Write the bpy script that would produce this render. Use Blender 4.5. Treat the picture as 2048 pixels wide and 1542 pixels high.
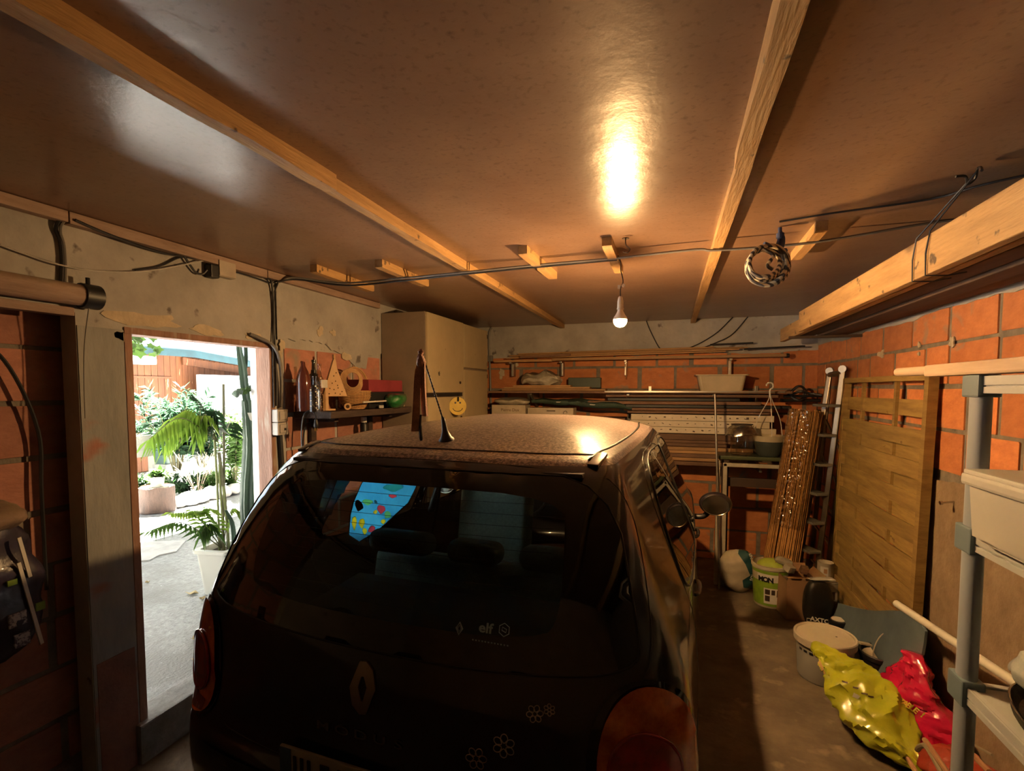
import bpy, bmesh, math, random
import numpy as np
from mathutils import Vector, Matrix, Euler, noise
from mathutils.bvhtree import BVHTree
from mathutils.geometry import delaunay_2d_cdt
random.seed(7)
PI = math.pi
scene = bpy.context.scene
for o in list(bpy.data.objects): bpy.data.objects.remove(o)
C = scene.collection
# ------------------------------------------------------------------ camera
CAM = Vector((0, 0, 1.72)); FPX = 1000.0; CX = 1020.0; CY = 834.0
PITCH = math.radians(-3.2); YAW = math.radians(17.75)
cam_d = bpy.data.cameras.new('camera'); cam = bpy.data.objects.new('camera', cam_d); C.objects.link(cam)
scene.camera = cam
cam.location = CAM; cam.rotation_euler = (PI/2+PITCH, 0, YAW)
cam_d.sensor_fit = 'HORIZONTAL'; cam_d.sensor_width = 36.0; cam_d.lens = 36.0*FPX/2048
cam_d.shift_x = (1024-CX)/2048; cam_d.shift_y = (CY-771)/2048
cam_d.clip_start = 0.02; cam_d.clip_end = 200
# ------------------------------------------------------------------ view
scene.view_settings.view_transform = 'Standard'; scene.view_settings.look = 'None'
scene.view_settings.exposure = 0.66; scene.view_settings.gamma = 1.0; scene.view_settings.use_curve_mapping = False
# ------------------------------------------------------------------ sky and sun
world = bpy.data.worlds.new('sky'); scene.world = world; world.use_nodes = True
bg = world.node_tree.nodes['Background']; bg.inputs[0].default_value = (0.74, 0.88, 1.0, 1); bg.inputs[1].default_value = 2.0
sun_d = bpy.data.lights.new('sun', 'SUN'); sun_d.energy = 270.0; sun_d.angle = math.radians(0.6); sun_d.color = (1.0, 0.95, 0.86)
sun = bpy.data.objects.new('sun', sun_d); C.objects.link(sun)
sun.rotation_euler = Vector((0.42, -0.38, -1.0)).to_track_quat('-Z', 'Y').to_euler()
BULB_STRENGTH = 2300.0
# ------------------------------------------------------------------ maths helpers
_F = Vector((-math.sin(YAW)*math.cos(PITCH), math.cos(YAW)*math.cos(PITCH), math.sin(PITCH)))
_R = Vector((math.cos(YAW), math.sin(YAW), 0)); _U = _R.cross(_F)
def ray(x, y): return _F + _R*((x-CX)/FPX) + _U*((CY-y)/FPX)
def at(x, y, ax, val):            # measured point of the photograph on a known plane of the room
    r = ray(x, y); return CAM + r*((val-CAM[ax])/r[ax])
def V(*a): return Vector(a)
# ------------------------------------------------------------------ materials
def mat(name, col, rough=0.6, metal=0.0, var=0.15, scale=6.0, col2=None, bump=0.0, bscale=None, coat=0.0, spec=0.5,
        streak=None, per=0.0, alpha=None, trans=0.0, emit=None, detail=5.0, contrast=None):
    m = bpy.data.materials.new(name); m.use_nodes = True
    nt = m.node_tree; N = nt.nodes; L = nt.links; b = N['Principled BSDF']
    b.inputs['Roughness'].default_value = rough; b.inputs['Metallic'].default_value = metal
    b.inputs['Coat Weight'].default_value = coat; b.inputs['Coat Roughness'].default_value = 0.05
    b.inputs['Specular IOR Level'].default_value = spec
    c1 = (*col, 1)
    c2 = (*(col2 if col2 else [max(0, c*(1-2.2*var)) for c in col]), 1)
    tc = N.new('ShaderNodeTexCoord'); mp = N.new('ShaderNodeMapping'); L.new(tc.outputs['Object'], mp.inputs[0])
    if streak: mp.inputs['Scale'].default_value = streak
    if per:
        oi0 = N.new('ShaderNodeObjectInfo'); L.new(oi0.outputs['Location'], mp.inputs['Location'])
    nz = N.new('ShaderNodeTexNoise'); nz.inputs['Scale'].default_value = scale; nz.inputs['Detail'].default_value = detail
    nz.inputs['Roughness'].default_value = 0.65
    L.new(mp.outputs[0], nz.inputs['Vector'])
    rp = N.new('ShaderNodeValToRGB'); rp.color_ramp.elements[0].position = contrast[0] if contrast else 0.3
    rp.color_ramp.elements[1].position = contrast[1] if contrast else 0.7
    rp.color_ramp.elements[0].color = c2; rp.color_ramp.elements[1].color = c1
    L.new(nz.outputs[0], rp.inputs[0])
    out = rp.outputs[0]
    if per:
        oi = N.new('ShaderNodeObjectInfo'); hs = N.new('ShaderNodeHueSaturation'); mr = N.new('ShaderNodeMapRange')
        mr.inputs[3].default_value = 1-per; mr.inputs[4].default_value = 1+per
        L.new(oi.outputs['Random'], mr.inputs[0]); L.new(mr.outputs[0], hs.inputs['Value']); L.new(out, hs.inputs['Color']); out = hs.outputs[0]
    L.new(out, b.inputs['Base Color'])
    if bump:
        nb = N.new('ShaderNodeTexNoise'); nb.inputs['Scale'].default_value = bscale or scale*6; nb.inputs['Detail'].default_value = 6
        L.new(mp.outputs[0], nb.inputs['Vector'])
        bp = N.new('ShaderNodeBump'); bp.inputs['Strength'].default_value = bump; bp.inputs['Distance'].default_value = 0.01
        L.new(nb.outputs[0], bp.inputs['Height']); L.new(bp.outputs[0], b.inputs['Normal'])
    if emit: b.inputs['Emission Color'].default_value = (*emit[:3], 1); b.inputs['Emission Strength'].default_value = emit[3]
    if trans: b.inputs['Transmission Weight'].default_value = trans
    m.diffuse_color = c1
    return m
def overlay(m, col, scale, lo, hi, axis=None, rough=None, world_pos=False, detail=4, distort=0.0, vscale=None):
    """a second colour showing in noise-shaped patches (stains, plaster, chips)"""
    nt = m.node_tree; N = nt.nodes; L = nt.links; b = N['Principled BSDF']
    src = b.inputs['Base Color'].links[0].from_socket
    if world_pos:
        g = N.new('ShaderNodeNewGeometry'); vec = g.outputs['Position']
    else:
        tc = N.new('ShaderNodeTexCoord'); vec = tc.outputs['Object']
    if vscale:
        mp = N.new('ShaderNodeMapping'); mp.inputs['Scale'].default_value = vscale; L.new(vec, mp.inputs[0]); vec = mp.outputs[0]
    nz = N.new('ShaderNodeTexNoise'); nz.inputs['Scale'].default_value = scale; nz.inputs['Detail'].default_value = detail
    nz.inputs['Distortion'].default_value = distort
    L.new(vec, nz.inputs['Vector'])
    mr = N.new('ShaderNodeMapRange'); mr.inputs[1].default_value = lo; mr.inputs[2].default_value = hi
    L.new(nz.outputs[0], mr.inputs[0])
    mx = N.new('ShaderNodeMix'); mx.data_type = 'RGBA'; L.new(mr.outputs[0], mx.inputs[0]); L.new(src, mx.inputs[6]); mx.inputs[7].default_value = (*col, 1)
    L.new(mx.outputs[2], b.inputs['Base Color'])
    return m
def glassmat(name, tint, rough=0.02, ior=1.5, base=0.0):
    """thin pane: tinted see-through plus mirror-like reflection"""
    m = bpy.data.materials.new(name); m.use_nodes = True; nt = m.node_tree; N = nt.nodes; L = nt.links
    for n in list(N): N.remove(n)
    o = N.new('ShaderNodeOutputMaterial'); mx = N.new('ShaderNodeMixShader'); t = N.new('ShaderNodeBsdfTransparent'); g = N.new('ShaderNodeBsdfGlossy')
    t.inputs[0].default_value = (*tint, 1); g.inputs['Roughness'].default_value = rough
    lw_ = N.new('ShaderNodeLayerWeight'); lw_.inputs[0].default_value = .5
    pw = N.new('ShaderNodeMath'); pw.operation = 'POWER'; pw.inputs[1].default_value = 4.0; L.new(lw_.outputs['Facing'], pw.inputs[0])
    mr = N.new('ShaderNodeMapRange'); mr.inputs[3].default_value = .04+base; mr.inputs[4].default_value = 1.0; L.new(pw.outputs[0], mr.inputs[0]); L.new(mr.outputs[0], mx.inputs[0])
    L.new(t.outputs[0], mx.inputs[1]); L.new(g.outputs[0], mx.inputs[2]); L.new(mx.outputs[0], o.inputs[0])
    return m
def leafmat(name, col, col2, tl=0.5):
    m = mat(name, col, rough=0.45, col2=col2, scale=3.0, per=0.0)
    nt = m.node_tree; N = nt.nodes; L = nt.links; b = N['Principled BSDF']; o = N['Material Output']
    t = N.new('ShaderNodeBsdfTranslucent'); mx = N.new('ShaderNodeMixShader'); mx.inputs[0].default_value = tl
    L.new(b.inputs['Base Color'].links[0].from_socket, t.inputs[0])
    L.new(b.outputs[0], mx.inputs[1]); L.new(t.outputs[0], mx.inputs[2]); L.new(mx.outputs[0], o.inputs[0])
    return m
# ------------------------------------------------------------------ mesh helpers
def BM(): return bmesh.new()
def add_box(bm, c, s, rot=None, bev=0.0):
    """box of centre c, size s, optional Euler rotation"""
    r = bmesh.ops.create_cube(bm, size=1.0)
    vs = r['verts']
    M = Matrix.Translation(Vector(c)) @ ((Euler(rot).to_matrix().to_4x4()) if rot is not None and not isinstance(rot, Matrix) else (rot.to_4x4() if rot is not None else Matrix()))
    M = M @ Matrix.Diagonal((s[0], s[1], s[2], 1))
    bmesh.ops.transform(bm, matrix=M, verts=vs)
    if bev:
        es = list({e for v in vs for e in v.link_edges})
        bmesh.ops.bevel(bm, geom=es, offset=bev, segments=2, affect='EDGES', profile=0.6)
    return vs
def bb(bm, p0, p1, bev=0.0):
    p0 = Vector(p0); p1 = Vector(p1)
    return add_box(bm, (p0+p1)/2, [abs(a) for a in (p1-p0)], None, bev)
def smooth_path(pts, n=6):
    pts = [Vector(p) for p in pts]
    if len(pts) < 3: return pts
    P = [pts[0]*2-pts[1]] + pts + [pts[-1]*2-pts[-2]]; out = []
    for i in range(1, len(P)-2):
        a, b, c, d = P[i-1:i+3]
        for k in range(n):
            t = k/n
            out.append(0.5*((2*b)+(c-a)*t+(2*a-5*b+4*c-d)*t*t+(3*b-a-3*c+d)*t**3))
    out.append(pts[-1]); return out
def add_tube(bm, pts, r, seg=8, cap=True, closed=False, flat=None):
    pts = [Vector(p) for p in pts]; rings = []; n = len(pts)
    up = None
    for i, p in enumerate(pts):
        a = pts[(i-1) % n] if (closed or i > 0) else p; b = pts[(i+1) % n] if (closed or i < n-1) else p
        d = (b-a)
        if d.length < 1e-9: d = Vector((0, 0, 1))
        d.normalize()
        if up is None:
            up = Vector((0, 0, 1)) if abs(d.z) < 0.9 else Vector((1, 0, 0))
        u = d.cross(up)
        if u.length < 1e-6: u = d.orthogonal()
        u.normalize(); w = u.cross(d).normalized(); up = w
        rr = r[i] if isinstance(r, (list, tuple)) else r
        ra, rb = (rr, rr) if flat is None else (rr, rr*flat)
        rings.append([bm.verts.new(p + u*math.cos(2*PI*k/seg)*ra + w*math.sin(2*PI*k/seg)*rb) for k in range(seg)])
    m = n if closed else n-1
    for i in range(m):
        A = rings[i]; B = rings[(i+1) % n]
        for k in range(seg): bm.faces.new((A[k], A[(k+1) % seg], B[(k+1) % seg], B[k]))
    if cap and not closed:
        bm.faces.new(rings[0][::-1]); bm.faces.new(rings[-1])
def add_lathe(bm, prof, c, seg=24, axis=None, sx=1.0, sy=1.0):
    """profile of (radius, height) turned about the z axis at c (or about the given rotation matrix)"""
    c = Vector(c); M = axis if axis is not None else Matrix.Identity(3); rings = []
    for r, h in prof:
        if r < 1e-5: rings.append([bm.verts.new(c + M @ Vector((0, 0, h)))])
        else: rings.append([bm.verts.new(c + M @ Vector((r*sx*math.cos(2*PI*k/seg), r*sy*math.sin(2*PI*k/seg), h))) for k in range(seg)])
    for A, B in zip(rings[:-1], rings[1:]):
        for k in range(seg):
            if len(A) == 1 and len(B) == 1: continue
            if len(A) == 1: bm.faces.new((A[0], B[(k+1) % seg], B[k]))
            elif len(B) == 1: bm.faces.new((A[k], A[(k+1) % seg], B[0]))
            else: bm.faces.new((A[k], A[(k+1) % seg], B[(k+1) % seg], B[k]))
def add_prism(bm, poly, origin, ex, ey, depth):
    """2-D polygon on axes ex, ey through origin, extruded by the vector depth"""
    origin = Vector(origin); ex = Vector(ex); ey = Vector(ey); depth = Vector(depth)
    a = [bm.verts.new(origin+ex*p[0]+ey*p[1]) for p in poly]; b = [bm.verts.new(v.co+depth) for v in a]
    bm.faces.new(a); bm.faces.new(b[::-1]); n = len(a)
    for i in range(n): bm.faces.new((a[i], b[i], b[(i+1) % n], a[(i+1) % n]))
def grid_surface(bm, nu, nv, fn, thick=0.0):
    vs = [[bm.verts.new(fn(i/nu, j/nv)) for j in range(nv+1)] for i in range(nu+1)]
    for i in range(nu):
        for j in range(nv): bm.faces.new((vs[i][j], vs[i+1][j], vs[i+1][j+1], vs[i][j+1]))
    return vs
def rot_to(d, up=(0, 0, 1)):
    """rotation matrix whose z axis is d"""
    return Vector(d).normalized().to_track_quat('Z', 'Y').to_matrix()
ORG = {}
def obj(name, bm, m, parent=None, smooth=False, local=False, recalc=True, origin=None, double=None):
    if double: bmesh.ops.remove_doubles(bm, verts=bm.verts, dist=double)
    if recalc: bmesh.ops.recalc_face_normals(bm, faces=bm.faces)
    me = bpy.data.meshes.new(name); o = bpy.data.objects.new(name, me)
    off = Vector((0, 0, 0))
    if parent is not None:
        o.parent = parent
        if not local: off = ORG.get(parent.name, Vector((0, 0, 0)))
        ORG[o.name] = off
    elif origin is not None:
        off = Vector(origin); o.location = off; ORG[o.name] = off
    elif len(bm.verts):
        xs = [v.co for v in bm.verts]
        off = Vector((sum(v.x for v in xs)/len(xs), sum(v.y for v in xs)/len(xs), min(v.z for v in xs))); o.location = off; ORG[o.name] = off
    if off.length: bmesh.ops.translate(bm, vec=-off, verts=bm.verts)
    for f in bm.faces: f.smooth = smooth
    if smooth:
        for e in bm.edges:
            if len(e.link_faces) == 2 and e.calc_face_angle(0) > 0.6: e.smooth = False
    bm.to_mesh(me); bm.free()
    if isinstance(m, (list, tuple)):
        for q in m: me.materials.append(q)
    elif m: me.materials.append(m)
    C.objects.link(o); return o
def thing(name, label, cat, loc=(0, 0, 0), group=None):
    o = bpy.data.objects.new(name, None); C.objects.link(o); o.location = loc; o.empty_display_size = 0.05
    o['label'] = label; o['category'] = cat
    if group: o['group'] = group
    ORG[o.name] = Vector(loc); return o
def tag(o, label, cat, group=None):
    o['label'] = label; o['category'] = cat
    if group: o['group'] = group
    return o
def struct(name, bm, m, smooth=False, parent=None):
    o = obj(name, bm, m, parent, smooth, origin=(0, 0, 0) if parent is None else None)
    if parent is None: o['kind'] = 'structure'
    return o
def text_bm(s, size, depth=0.001, M=None, bold=0.0, space=1.0, bm=None):
    cu = bpy.data.curves.new('t', 'FONT'); cu.body = s; cu.size = size; cu.extrude = depth; cu.align_x = 'CENTER'; cu.align_y = 'CENTER'
    cu.offset = bold; cu.space_character = space; cu.resolution_u = 3
    o = bpy.data.objects.new('t', cu); C.objects.link(o)
    dg = bpy.context.evaluated_depsgraph_get(); me = bpy.data.meshes.new_from_object(o.evaluated_get(dg))
    nb = bm or BM(); k = len(nb.verts); nb.from_mesh(me); nb.verts.ensure_lookup_table()
    if M is not None: bmesh.ops.transform(nb, matrix=M, verts=nb.verts[k:])
    bpy.data.objects.remove(o); bpy.data.curves.remove(cu); bpy.data.meshes.remove(me)
    return nb
def frame_mat(origin, ex, ey):
    ex = Vector(ex).normalized(); ey = Vector(ey).normalized(); ez = ex.cross(ey).normalized(); ey = ez.cross(ex)
    M = Matrix((ex, ey, ez)).transposed().to_4x4(); M.translation = Vector(origin); return M
def jitter(bm, amp, sc=8.0, seed=0):
    for v in bm.verts:
        n = noise.noise_vector(v.co*sc+Vector((seed, seed*2, 0))); v.co += n*amp
def subdiv(bm, cuts=2, faces=None):
    bmesh.ops.subdivide_edges(bm, edges=bm.edges[:], cuts=cuts, use_grid_fill=True)
# ================================================================== THE ROOM
XL = -2.307; XR = 1.326; YB = 5.4; YF = -1.7; ZC = 2.42; WT = 0.09; GZ = 0.12
m_ceil = mat('ceiling_hardboard', (0.30, 0.185, 0.12), rough=0.28, scale=2.2, col2=(0.22, 0.13, 0.085), bump=0.05, bscale=70, spec=0.33)
overlay(m_ceil, (0.15, 0.085, 0.05), 60, 0.55, 0.8)
_nt = m_ceil.node_tree; _b2 = _nt.nodes.new('ShaderNodeBump'); _b2.inputs['Strength'].default_value = .16; _b2.inputs['Distance'].default_value = .05
_n2 = _nt.nodes.new('ShaderNodeTexNoise'); _n2.inputs['Scale'].default_value = 2.6; _n2.inputs['Detail'].default_value = 3; _tc = [n for n in _nt.nodes if n.type == 'TEX_COORD'][0]
_nt.links.new(_tc.outputs['Object'], _n2.inputs['Vector']); _nt.links.new(_n2.outputs[0], _b2.inputs['Height']); _ob = [n for n in _nt.nodes if n.type == 'BUMP' and n != _b2][0]; _nt.links.new(_b2.outputs[0], _ob.inputs['Normal'])
overlay(m_ceil, (0.16, 0.09, 0.05), 24, 0.72, 0.80)
m_conc = mat('grey_render', (0.46, 0.445, 0.42), rough=0.9, scale=3, col2=(0.31, 0.295, 0.275), bump=0.5, bscale=24)
overlay(m_conc, (0.15, 0.13, 0.12), 9, 0.66, 0.72)
m_mortar = mat('mortar', (0.27, 0.235, 0.19), rough=0.95, scale=9, col2=(0.14, 0.12, 0.10), bump=0.9, bscale=30)
m_tan = mat('rough_render', (0.34, 0.25, 0.16), rough=0.95, scale=5, col2=(0.20, 0.14, 0.085), bump=0.9, bscale=22)
m_brick = mat('hollow_brick', (0.62, 0.235, 0.085), rough=0.8, scale=4, col2=(0.46, 0.155, 0.055), bump=0.25, bscale=18, per=0.28, streak=(1, 1, 1))
overlay(m_brick, (0.30, 0.24, 0.18), 5.5, 0.62, 0.74, world_pos=True, distort=0.6)
overlay(m_brick, (0.66, 0.50, 0.38), 4.0, 0.72, 0.80, world_pos=True, vscale=(1, 1, 3))
m_brickL = mat('hollow_brick_pink', (0.44, 0.20, 0.14), rough=0.85, scale=4, col2=(0.32, 0.135, 0.095), bump=0.25, bscale=18, per=0.2)
overlay(m_brickL, (0.30, 0.24, 0.18), 5.0, 0.60, 0.72, world_pos=True, distort=0.6)
m_floor = mat('garage_floor', (0.20, 0.15, 0.10), rough=0.8, scale=3.2, col2=(0.085, 0.06, 0.04), bump=0.5, bscale=30)
overlay(m_floor, (0.34, 0.26, 0.18), 7, 0.60, 0.8)
m_wood = mat('rough_timber', (0.55, 0.33, 0.13), rough=0.7, scale=5, col2=(0.36, 0.20, 0.075), bump=0.35, bscale=20, streak=(6, 0.7, 6), per=0.1)
overlay(m_wood, (0.10, 0.06, 0.03), 14, 0.66, 0.72)
m_woodtrim = mat('grey_pink_timber', (0.42, 0.30, 0.24), rough=0.8, scale=5, col2=(0.26, 0.17, 0.13), bump=0.4, bscale=20, streak=(5, 0.7, 5))
m_dark = mat('near_black_plastic', (0.015, 0.015, 0.017), rough=0.45)
m_cable = mat('black_cable', (0.03, 0.03, 0.035), rough=0.5)
m_cablew = mat('white_cable', (0.55, 0.53, 0.5), rough=0.5)
m_cablegrey = mat('grey_cable', (0.22, 0.21, 0.2), rough=0.5)
m_plas = mat('cream_plaster', (0.62, 0.52, 0.37), rough=0.9, scale=10, bump=0.5)
# floor and ceiling
bm = BM(); bb(bm, (XL-0.001, YF, -0.12), (XR+0.001, YB+0.001, 0)); struct('floor', bm, m_floor)
bm = BM()
def ceil_fn(u, v):
    return V(XL-WT + (XR-XL+2*WT)*u, YF-0.1 + (YB-YF+0.3)*v, ZC)
bb(bm, (XL-WT, YF-0.1, ZC), (XR+WT, YB+0.2, ZC+0.12)); struct('ceiling', bm, m_ceil)
# walls
bm = BM()
bb(bm, (XL-WT, 1.414, 0), (XL, 1.623, ZC)); bb(bm, (XL-WT, 1.623, 1.985), (XL, 2.46, ZC)); bb(bm, (XL-WT, 2.46, 0), (XL, 2.50, ZC))
bb(bm, (XL-WT, YF, 2.03), (XL, 1.414, ZC)); bb(bm, (XL-WT, YF, 0), (XL, 0.25, 2.03))
bb(bm, (XL-WT, 2.50, 0), (XL, YB+0.2, ZC)); bb(bm, (XL-WT, 1.623, -0.1), (XL-0.02, 2.46, GZ+0.02))
w_left = struct('wall_left', bm, m_conc)
bm = BM(); bb(bm, (XL-WT, YB, -0.1), (XR+WT, YB+0.2, ZC)); w_back = struct('wall_back', bm, m_mortar)
bm = BM(); bb(bm, (XR, YF, -0.1), (XR+WT, YB+0.01, ZC)); w_right = struct('wall_right', bm, m_mortar)
bm = BM(); bb(bm, (XL-WT, YF-0.2, -0.1), (XR+WT, YF, ZC)); w_front = struct('wall_front', bm, m_tan)
# niche on the left of the pillar: its own back and ends, in brick
bm = BM(); bb(bm, (XL-0.26, 0.05, -0.1), (XL-0.16, 1.60, ZC)); bb(bm, (XL-0.16, 1.50, -0.1), (XL-WT, 1.60, ZC)); bb(bm, (XL-0.16, 0.05, -0.1), (XL-WT, 0.15, ZC))
bb(bm, (XL-0.26, 0.05, 2.30), (XL-WT, 1.56, ZC)); bb(bm, (XL-0.26, 0.05, -0.1), (XL-0.001, 1.60, 0.0)); w_niche = struct('wall_niche', bm, m_mortar)
# render bands (uneven lower edge) over the bricks, on the back and the right wall
def band(parent, fn_pt, n, name, m, thick):
    """strip with a ragged lower edge; fn_pt(t, side) -> point, side 0 top, 1 bottom; thick = offset vector"""
    bm = BM(); a = []; b = []
    for i in range(n+1):
        t = i/n; a.append(fn_pt(t, 0)); b.append(fn_pt(t, 1))
    A = [bm.verts.new(p+thick) for p in a]; B = [bm.verts.new(p+thick) for p in b]; B2 = [bm.verts.new(p) for p in b]
    for i in range(n):
        bm.faces.new((A[i], A[i+1], B[i+1], B[i])); bm.faces.new((B[i], B[i+1], B2[i+1], B2[i]))
    return obj(name, bm, m, parent, smooth=False)
def rag(t, s, a): return a*noise.noise(Vector((t*s, s*1.7, 0.3)))+0.4*a*noise.noise(Vector((t*s*4, 7, s)))
band(w_back, lambda t, s: V(XL+(XR-XL)*t, YB, ZC if s == 0 else 2.075+rag(t, 9, 0.035)), 90, 'render_band', m_conc, V(0, -0.013, 0))
band(w_right, lambda t, s: V(XR, YF+(YB-YF)*t, ZC if s == 0 else 2.135-0.02*t+rag(t, 14, 0.03)), 160, 'render_band', m_conc, V(-0.013, 0, 0))
band(w_left, lambda t, s: V(XL, 2.50+(YB-2.50)*t, ZC if s == 0 else 2.03-0.14*min(1, max(0, (t-0.17)*9))*(1 if t < 0.33 else 0.2)+rag(t, 12, 0.05)), 90, 'render_band', m_conc, V(0.013, 0, 0))
band(w_right, lambda t, s: V(XR, YF+(3.17-YF)*t, 1.27+rag(t, 11, 0.05) if s == 0 else 0.0), 120, 'render_patch', m_tan, V(-0.016, 0, 0))
# bricks: five rough brick shapes that every wall shares
def brick_shape(seed):
    bm = BM(); add_box(bm, (0, 0, 0), (1, 1, 1))
    bmesh.ops.bevel(bm, geom=[e for e in bm.edges], offset=0.018, segments=1, affect='EDGES')
    rnd = random.Random(seed)
    for v in bm.verts: v.co.x += rnd.uniform(-.006, .006); v.co.z += rnd.uniform(-.012, .012)
    me = bpy.data.meshes.new('brick'); bm.to_mesh(me); bm.free(); return me
BR = [brick_shape(i) for i in range(5)]; BRL = [brick_shape(i+9) for i in range(5)]
for me in BR: me.materials.append(m_brick)
for me in BRL: me.materials.append(m_brickL)
def lay(parent, p0, u, length, z_top, rows, rh, bl, meshes, nrm, proud=0.007, skip=None, seed=1, joint=0.022, first=None):
    rnd = random.Random(seed); u = Vector(u); nrm = Vector(nrm); rotz = math.atan2(u.y, u.x)
    for r in range(rows):
        z1 = z_top - r*rh; z0 = z1 - rh + joint
        s = -rnd.random()*bl if first is None else -first[r % len(first)]*bl
        while s < length:
            L = bl*rnd.choice((0.62, 0.8, 1.0, 1.0, 1.0, 1.08))
            a = max(0.004, s); b = min(length-0.004, s+L-joint-rnd.random()*0.022)
            s += L
            if b-a < 0.05: continue
            c = Vector(p0)+u*((a+b)/2); zc = (z0+z1)/2 + rnd.uniform(-.004, .004)
            if skip and skip(c, zc, b-a): continue
            o = bpy.data.objects.new('brick', rnd.choice(meshes)); C.objects.link(o); o.parent = parent
            o.location = (c.x+nrm.x*(proud-0.02), c.y+nrm.y*(proud-0.02), zc)
            o.scale = (b-a, 0.04, z1-z0); o.rotation_euler = (rnd.uniform(-.006, .006), 0, rotz)
lay(w_right, (XR, 1.4, 0), (0, 1, 0), YB-1.4, 2.155, 10, 0.2165, 0.40, BR, (-1, 0, 0), seed=3,
    skip=lambda c, z, w: z < 1.22 and c.y-w/2 < 3.30)
lay(w_back, (XL, YB, 0), (1, 0, 0), XR-XL, 2.175, 10, 0.235, 0.43, BR, (0, -1, 0), seed=5)
lay(w_left, (XL, 2.56, 0), (0, 1, 0), YB-2.56, 1.975, 9, 0.215, 0.40, BRL, (1, 0, 0), seed=8)
lay(w_niche, (XL-0.16, 0.15, 0), (0, 1, 0), 1.35, 2.10, 9, 0.225, 0.42, BRL, (1, 0, 0), seed=2)
# cream plaster smears
def blot(parent, name, c, ex, ey, r, m, seed, n=18, th=0.004, asp=1.0):
    ex = Vector(ex); ey = Vector(ey); nr = ex.cross(ey); bm = BM()
    pts = []
    for k in range(n):
        a = 2*PI*k/n; q = r*(0.75+0.55*noise.noise(Vector((math.cos(a)*1.6+seed, math.sin(a)*1.6, seed*3.1))))
        pts.append((math.cos(a)*q*asp, math.sin(a)*q))
    add_prism(bm, pts, Vector(c)-nr*0.002, ex, ey, nr*(th+0.002)); return obj(name, bm, m, parent)
def on_left(x, y): return at(x, y, 0, XL)
def on_right(x, y): return at(x, y, 0, XR)
def on_back(x, y): return at(x, y, 1, YB)
EYL = ((0, 1, 0), (0, 0, 1)); EYR = ((0, -1, 0), (0, 0, 1)); EYB = ((1, 0, 0), (0, 0, 1))
for x, y, r, asp, sd in [(300, 640, .045, 5.0, 3), (415, 662, .035, 3.2, 5), (505, 672, .03, 2.6, 8), (245, 672, .03, 1.2, 9)]:
    blot(w_left, 'plaster_smear', on_left(x, y), *EYL, r, m_plas, sd, asp=asp)
for x, y, r, asp, sd in [(560, 690, .05, .7, 1), (636, 662, .04, 1.2, 4), (662, 666, .03, 1.2, 6), (690, 713, .035, 2.2, 7), (556, 715, .05, .5, 11)]:
    blot(w_left, 'plaster_smear', on_left(x, y)+V(.013, 0, 0), *EYL, r, m_plas, sd, asp=asp)
for x, y, r, asp, sd in [(1004, 746, .07, .7, 1), (1033, 728, .05, .9, 3)]:
    blot(w_back, 'plaster_smear', on_back(x, y)+V(0, -.012, 0), *EYB, r, m_plas, sd, asp=asp)
for x, y, r, asp, sd in [(1911, 684, .035, 1.0, 2), (1844, 690, .022, .8, 5), (1843, 708, .014, 1, 6), (1768, 708, .03, 2.2, 9)]:
    blot(w_right, 'plaster_smear', on_right(x, y)+V(-.012, 0, 0), *EYR, r, m_plas, sd, asp=asp)
# door opening: weathered timber frame, sill and lintel
m_jamb = mat('weathered_red_timber', (0.40, 0.23, 0.17), rough=0.8, scale=4, col2=(0.24, 0.13, 0.09), bump=0.4, streak=(5, 5, 0.8))
overlay(m_jamb, (0.40, 0.32, 0.26), 7, 0.60, 0.70, vscale=(4, 4, .7))
bm = BM(); bb(bm, (XL-WT-0.01, 2.440, 0.0), (XL+0.006, 2.475, 1.99), 0.004); bb(bm, (XL-0.06, 1.600, 0.0), (XL+0.006, 1.634, 1.985), 0.003)
bb(bm, (XL-WT, 1.60, 1.965), (XL+0.008, 2.475, 1.995), 0.003)
jamb = struct('door_1', bm, m_jamb)
m_sill = mat('sill_concrete', (0.30, 0.29, 0.27), rough=0.75, scale=6, col2=(0.13, 0.12, 0.11), bump=0.7)
bm = BM(); bb(bm, (XL-WT-0.03, 1.58, -0.02), (XL+0.035, 2.48, 0.185), 0.01); subdiv(bm, 1); jitter(bm, 0.006, 9)
struct('trim_1', bm, m_sill)
# timber strip along the top of the left wall
bm = BM()
for y0, y1, dz in [(-1.6, 1.38, 0), (1.385, 2.4, -0.004), (2.405, 3.6, 0.0)]:
    bb(bm, (XL+0.001, y0, 2.375+dz), (XL+0.045, y1, 2.418), 0.003)
struct('trim_2', bm, m_woodtrim)
# pillar paint: greenish grey above, bare brick red at the foot
m_pill = mat('pillar_paint', (0.33, 0.33, 0.31), rough=0.7, scale=3, col2=(0.21, 0.22, 0.215), bump=0.4, streak=(3, 3, .8))
overlay(m_pill, (0.33, 0.14, 0.10), 3.0, 0.56, 0.66, vscale=(1, 1, 1.6))
bm = BM(); bb(bm, (XL-0.001, 1.417, 0.0), (XL+0.004, 1.598, 1.98)); obj('painted_face', bm, m_pill, w_left)
bm = BM(); bb(bm, (XL-0.001, 1.43, 0.0), (XL+0.007, 1.59, 0.55)); subdiv(bm, 3); jitter(bm, 0.004, 11)
m_red = mat('bare_red_render', (0.33, 0.15, 0.11), rough=0.9, scale=5, col2=(0.20, 0.10, 0.08), bump=0.6)
obj('bare_foot', bm, m_red, w_left)
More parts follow.
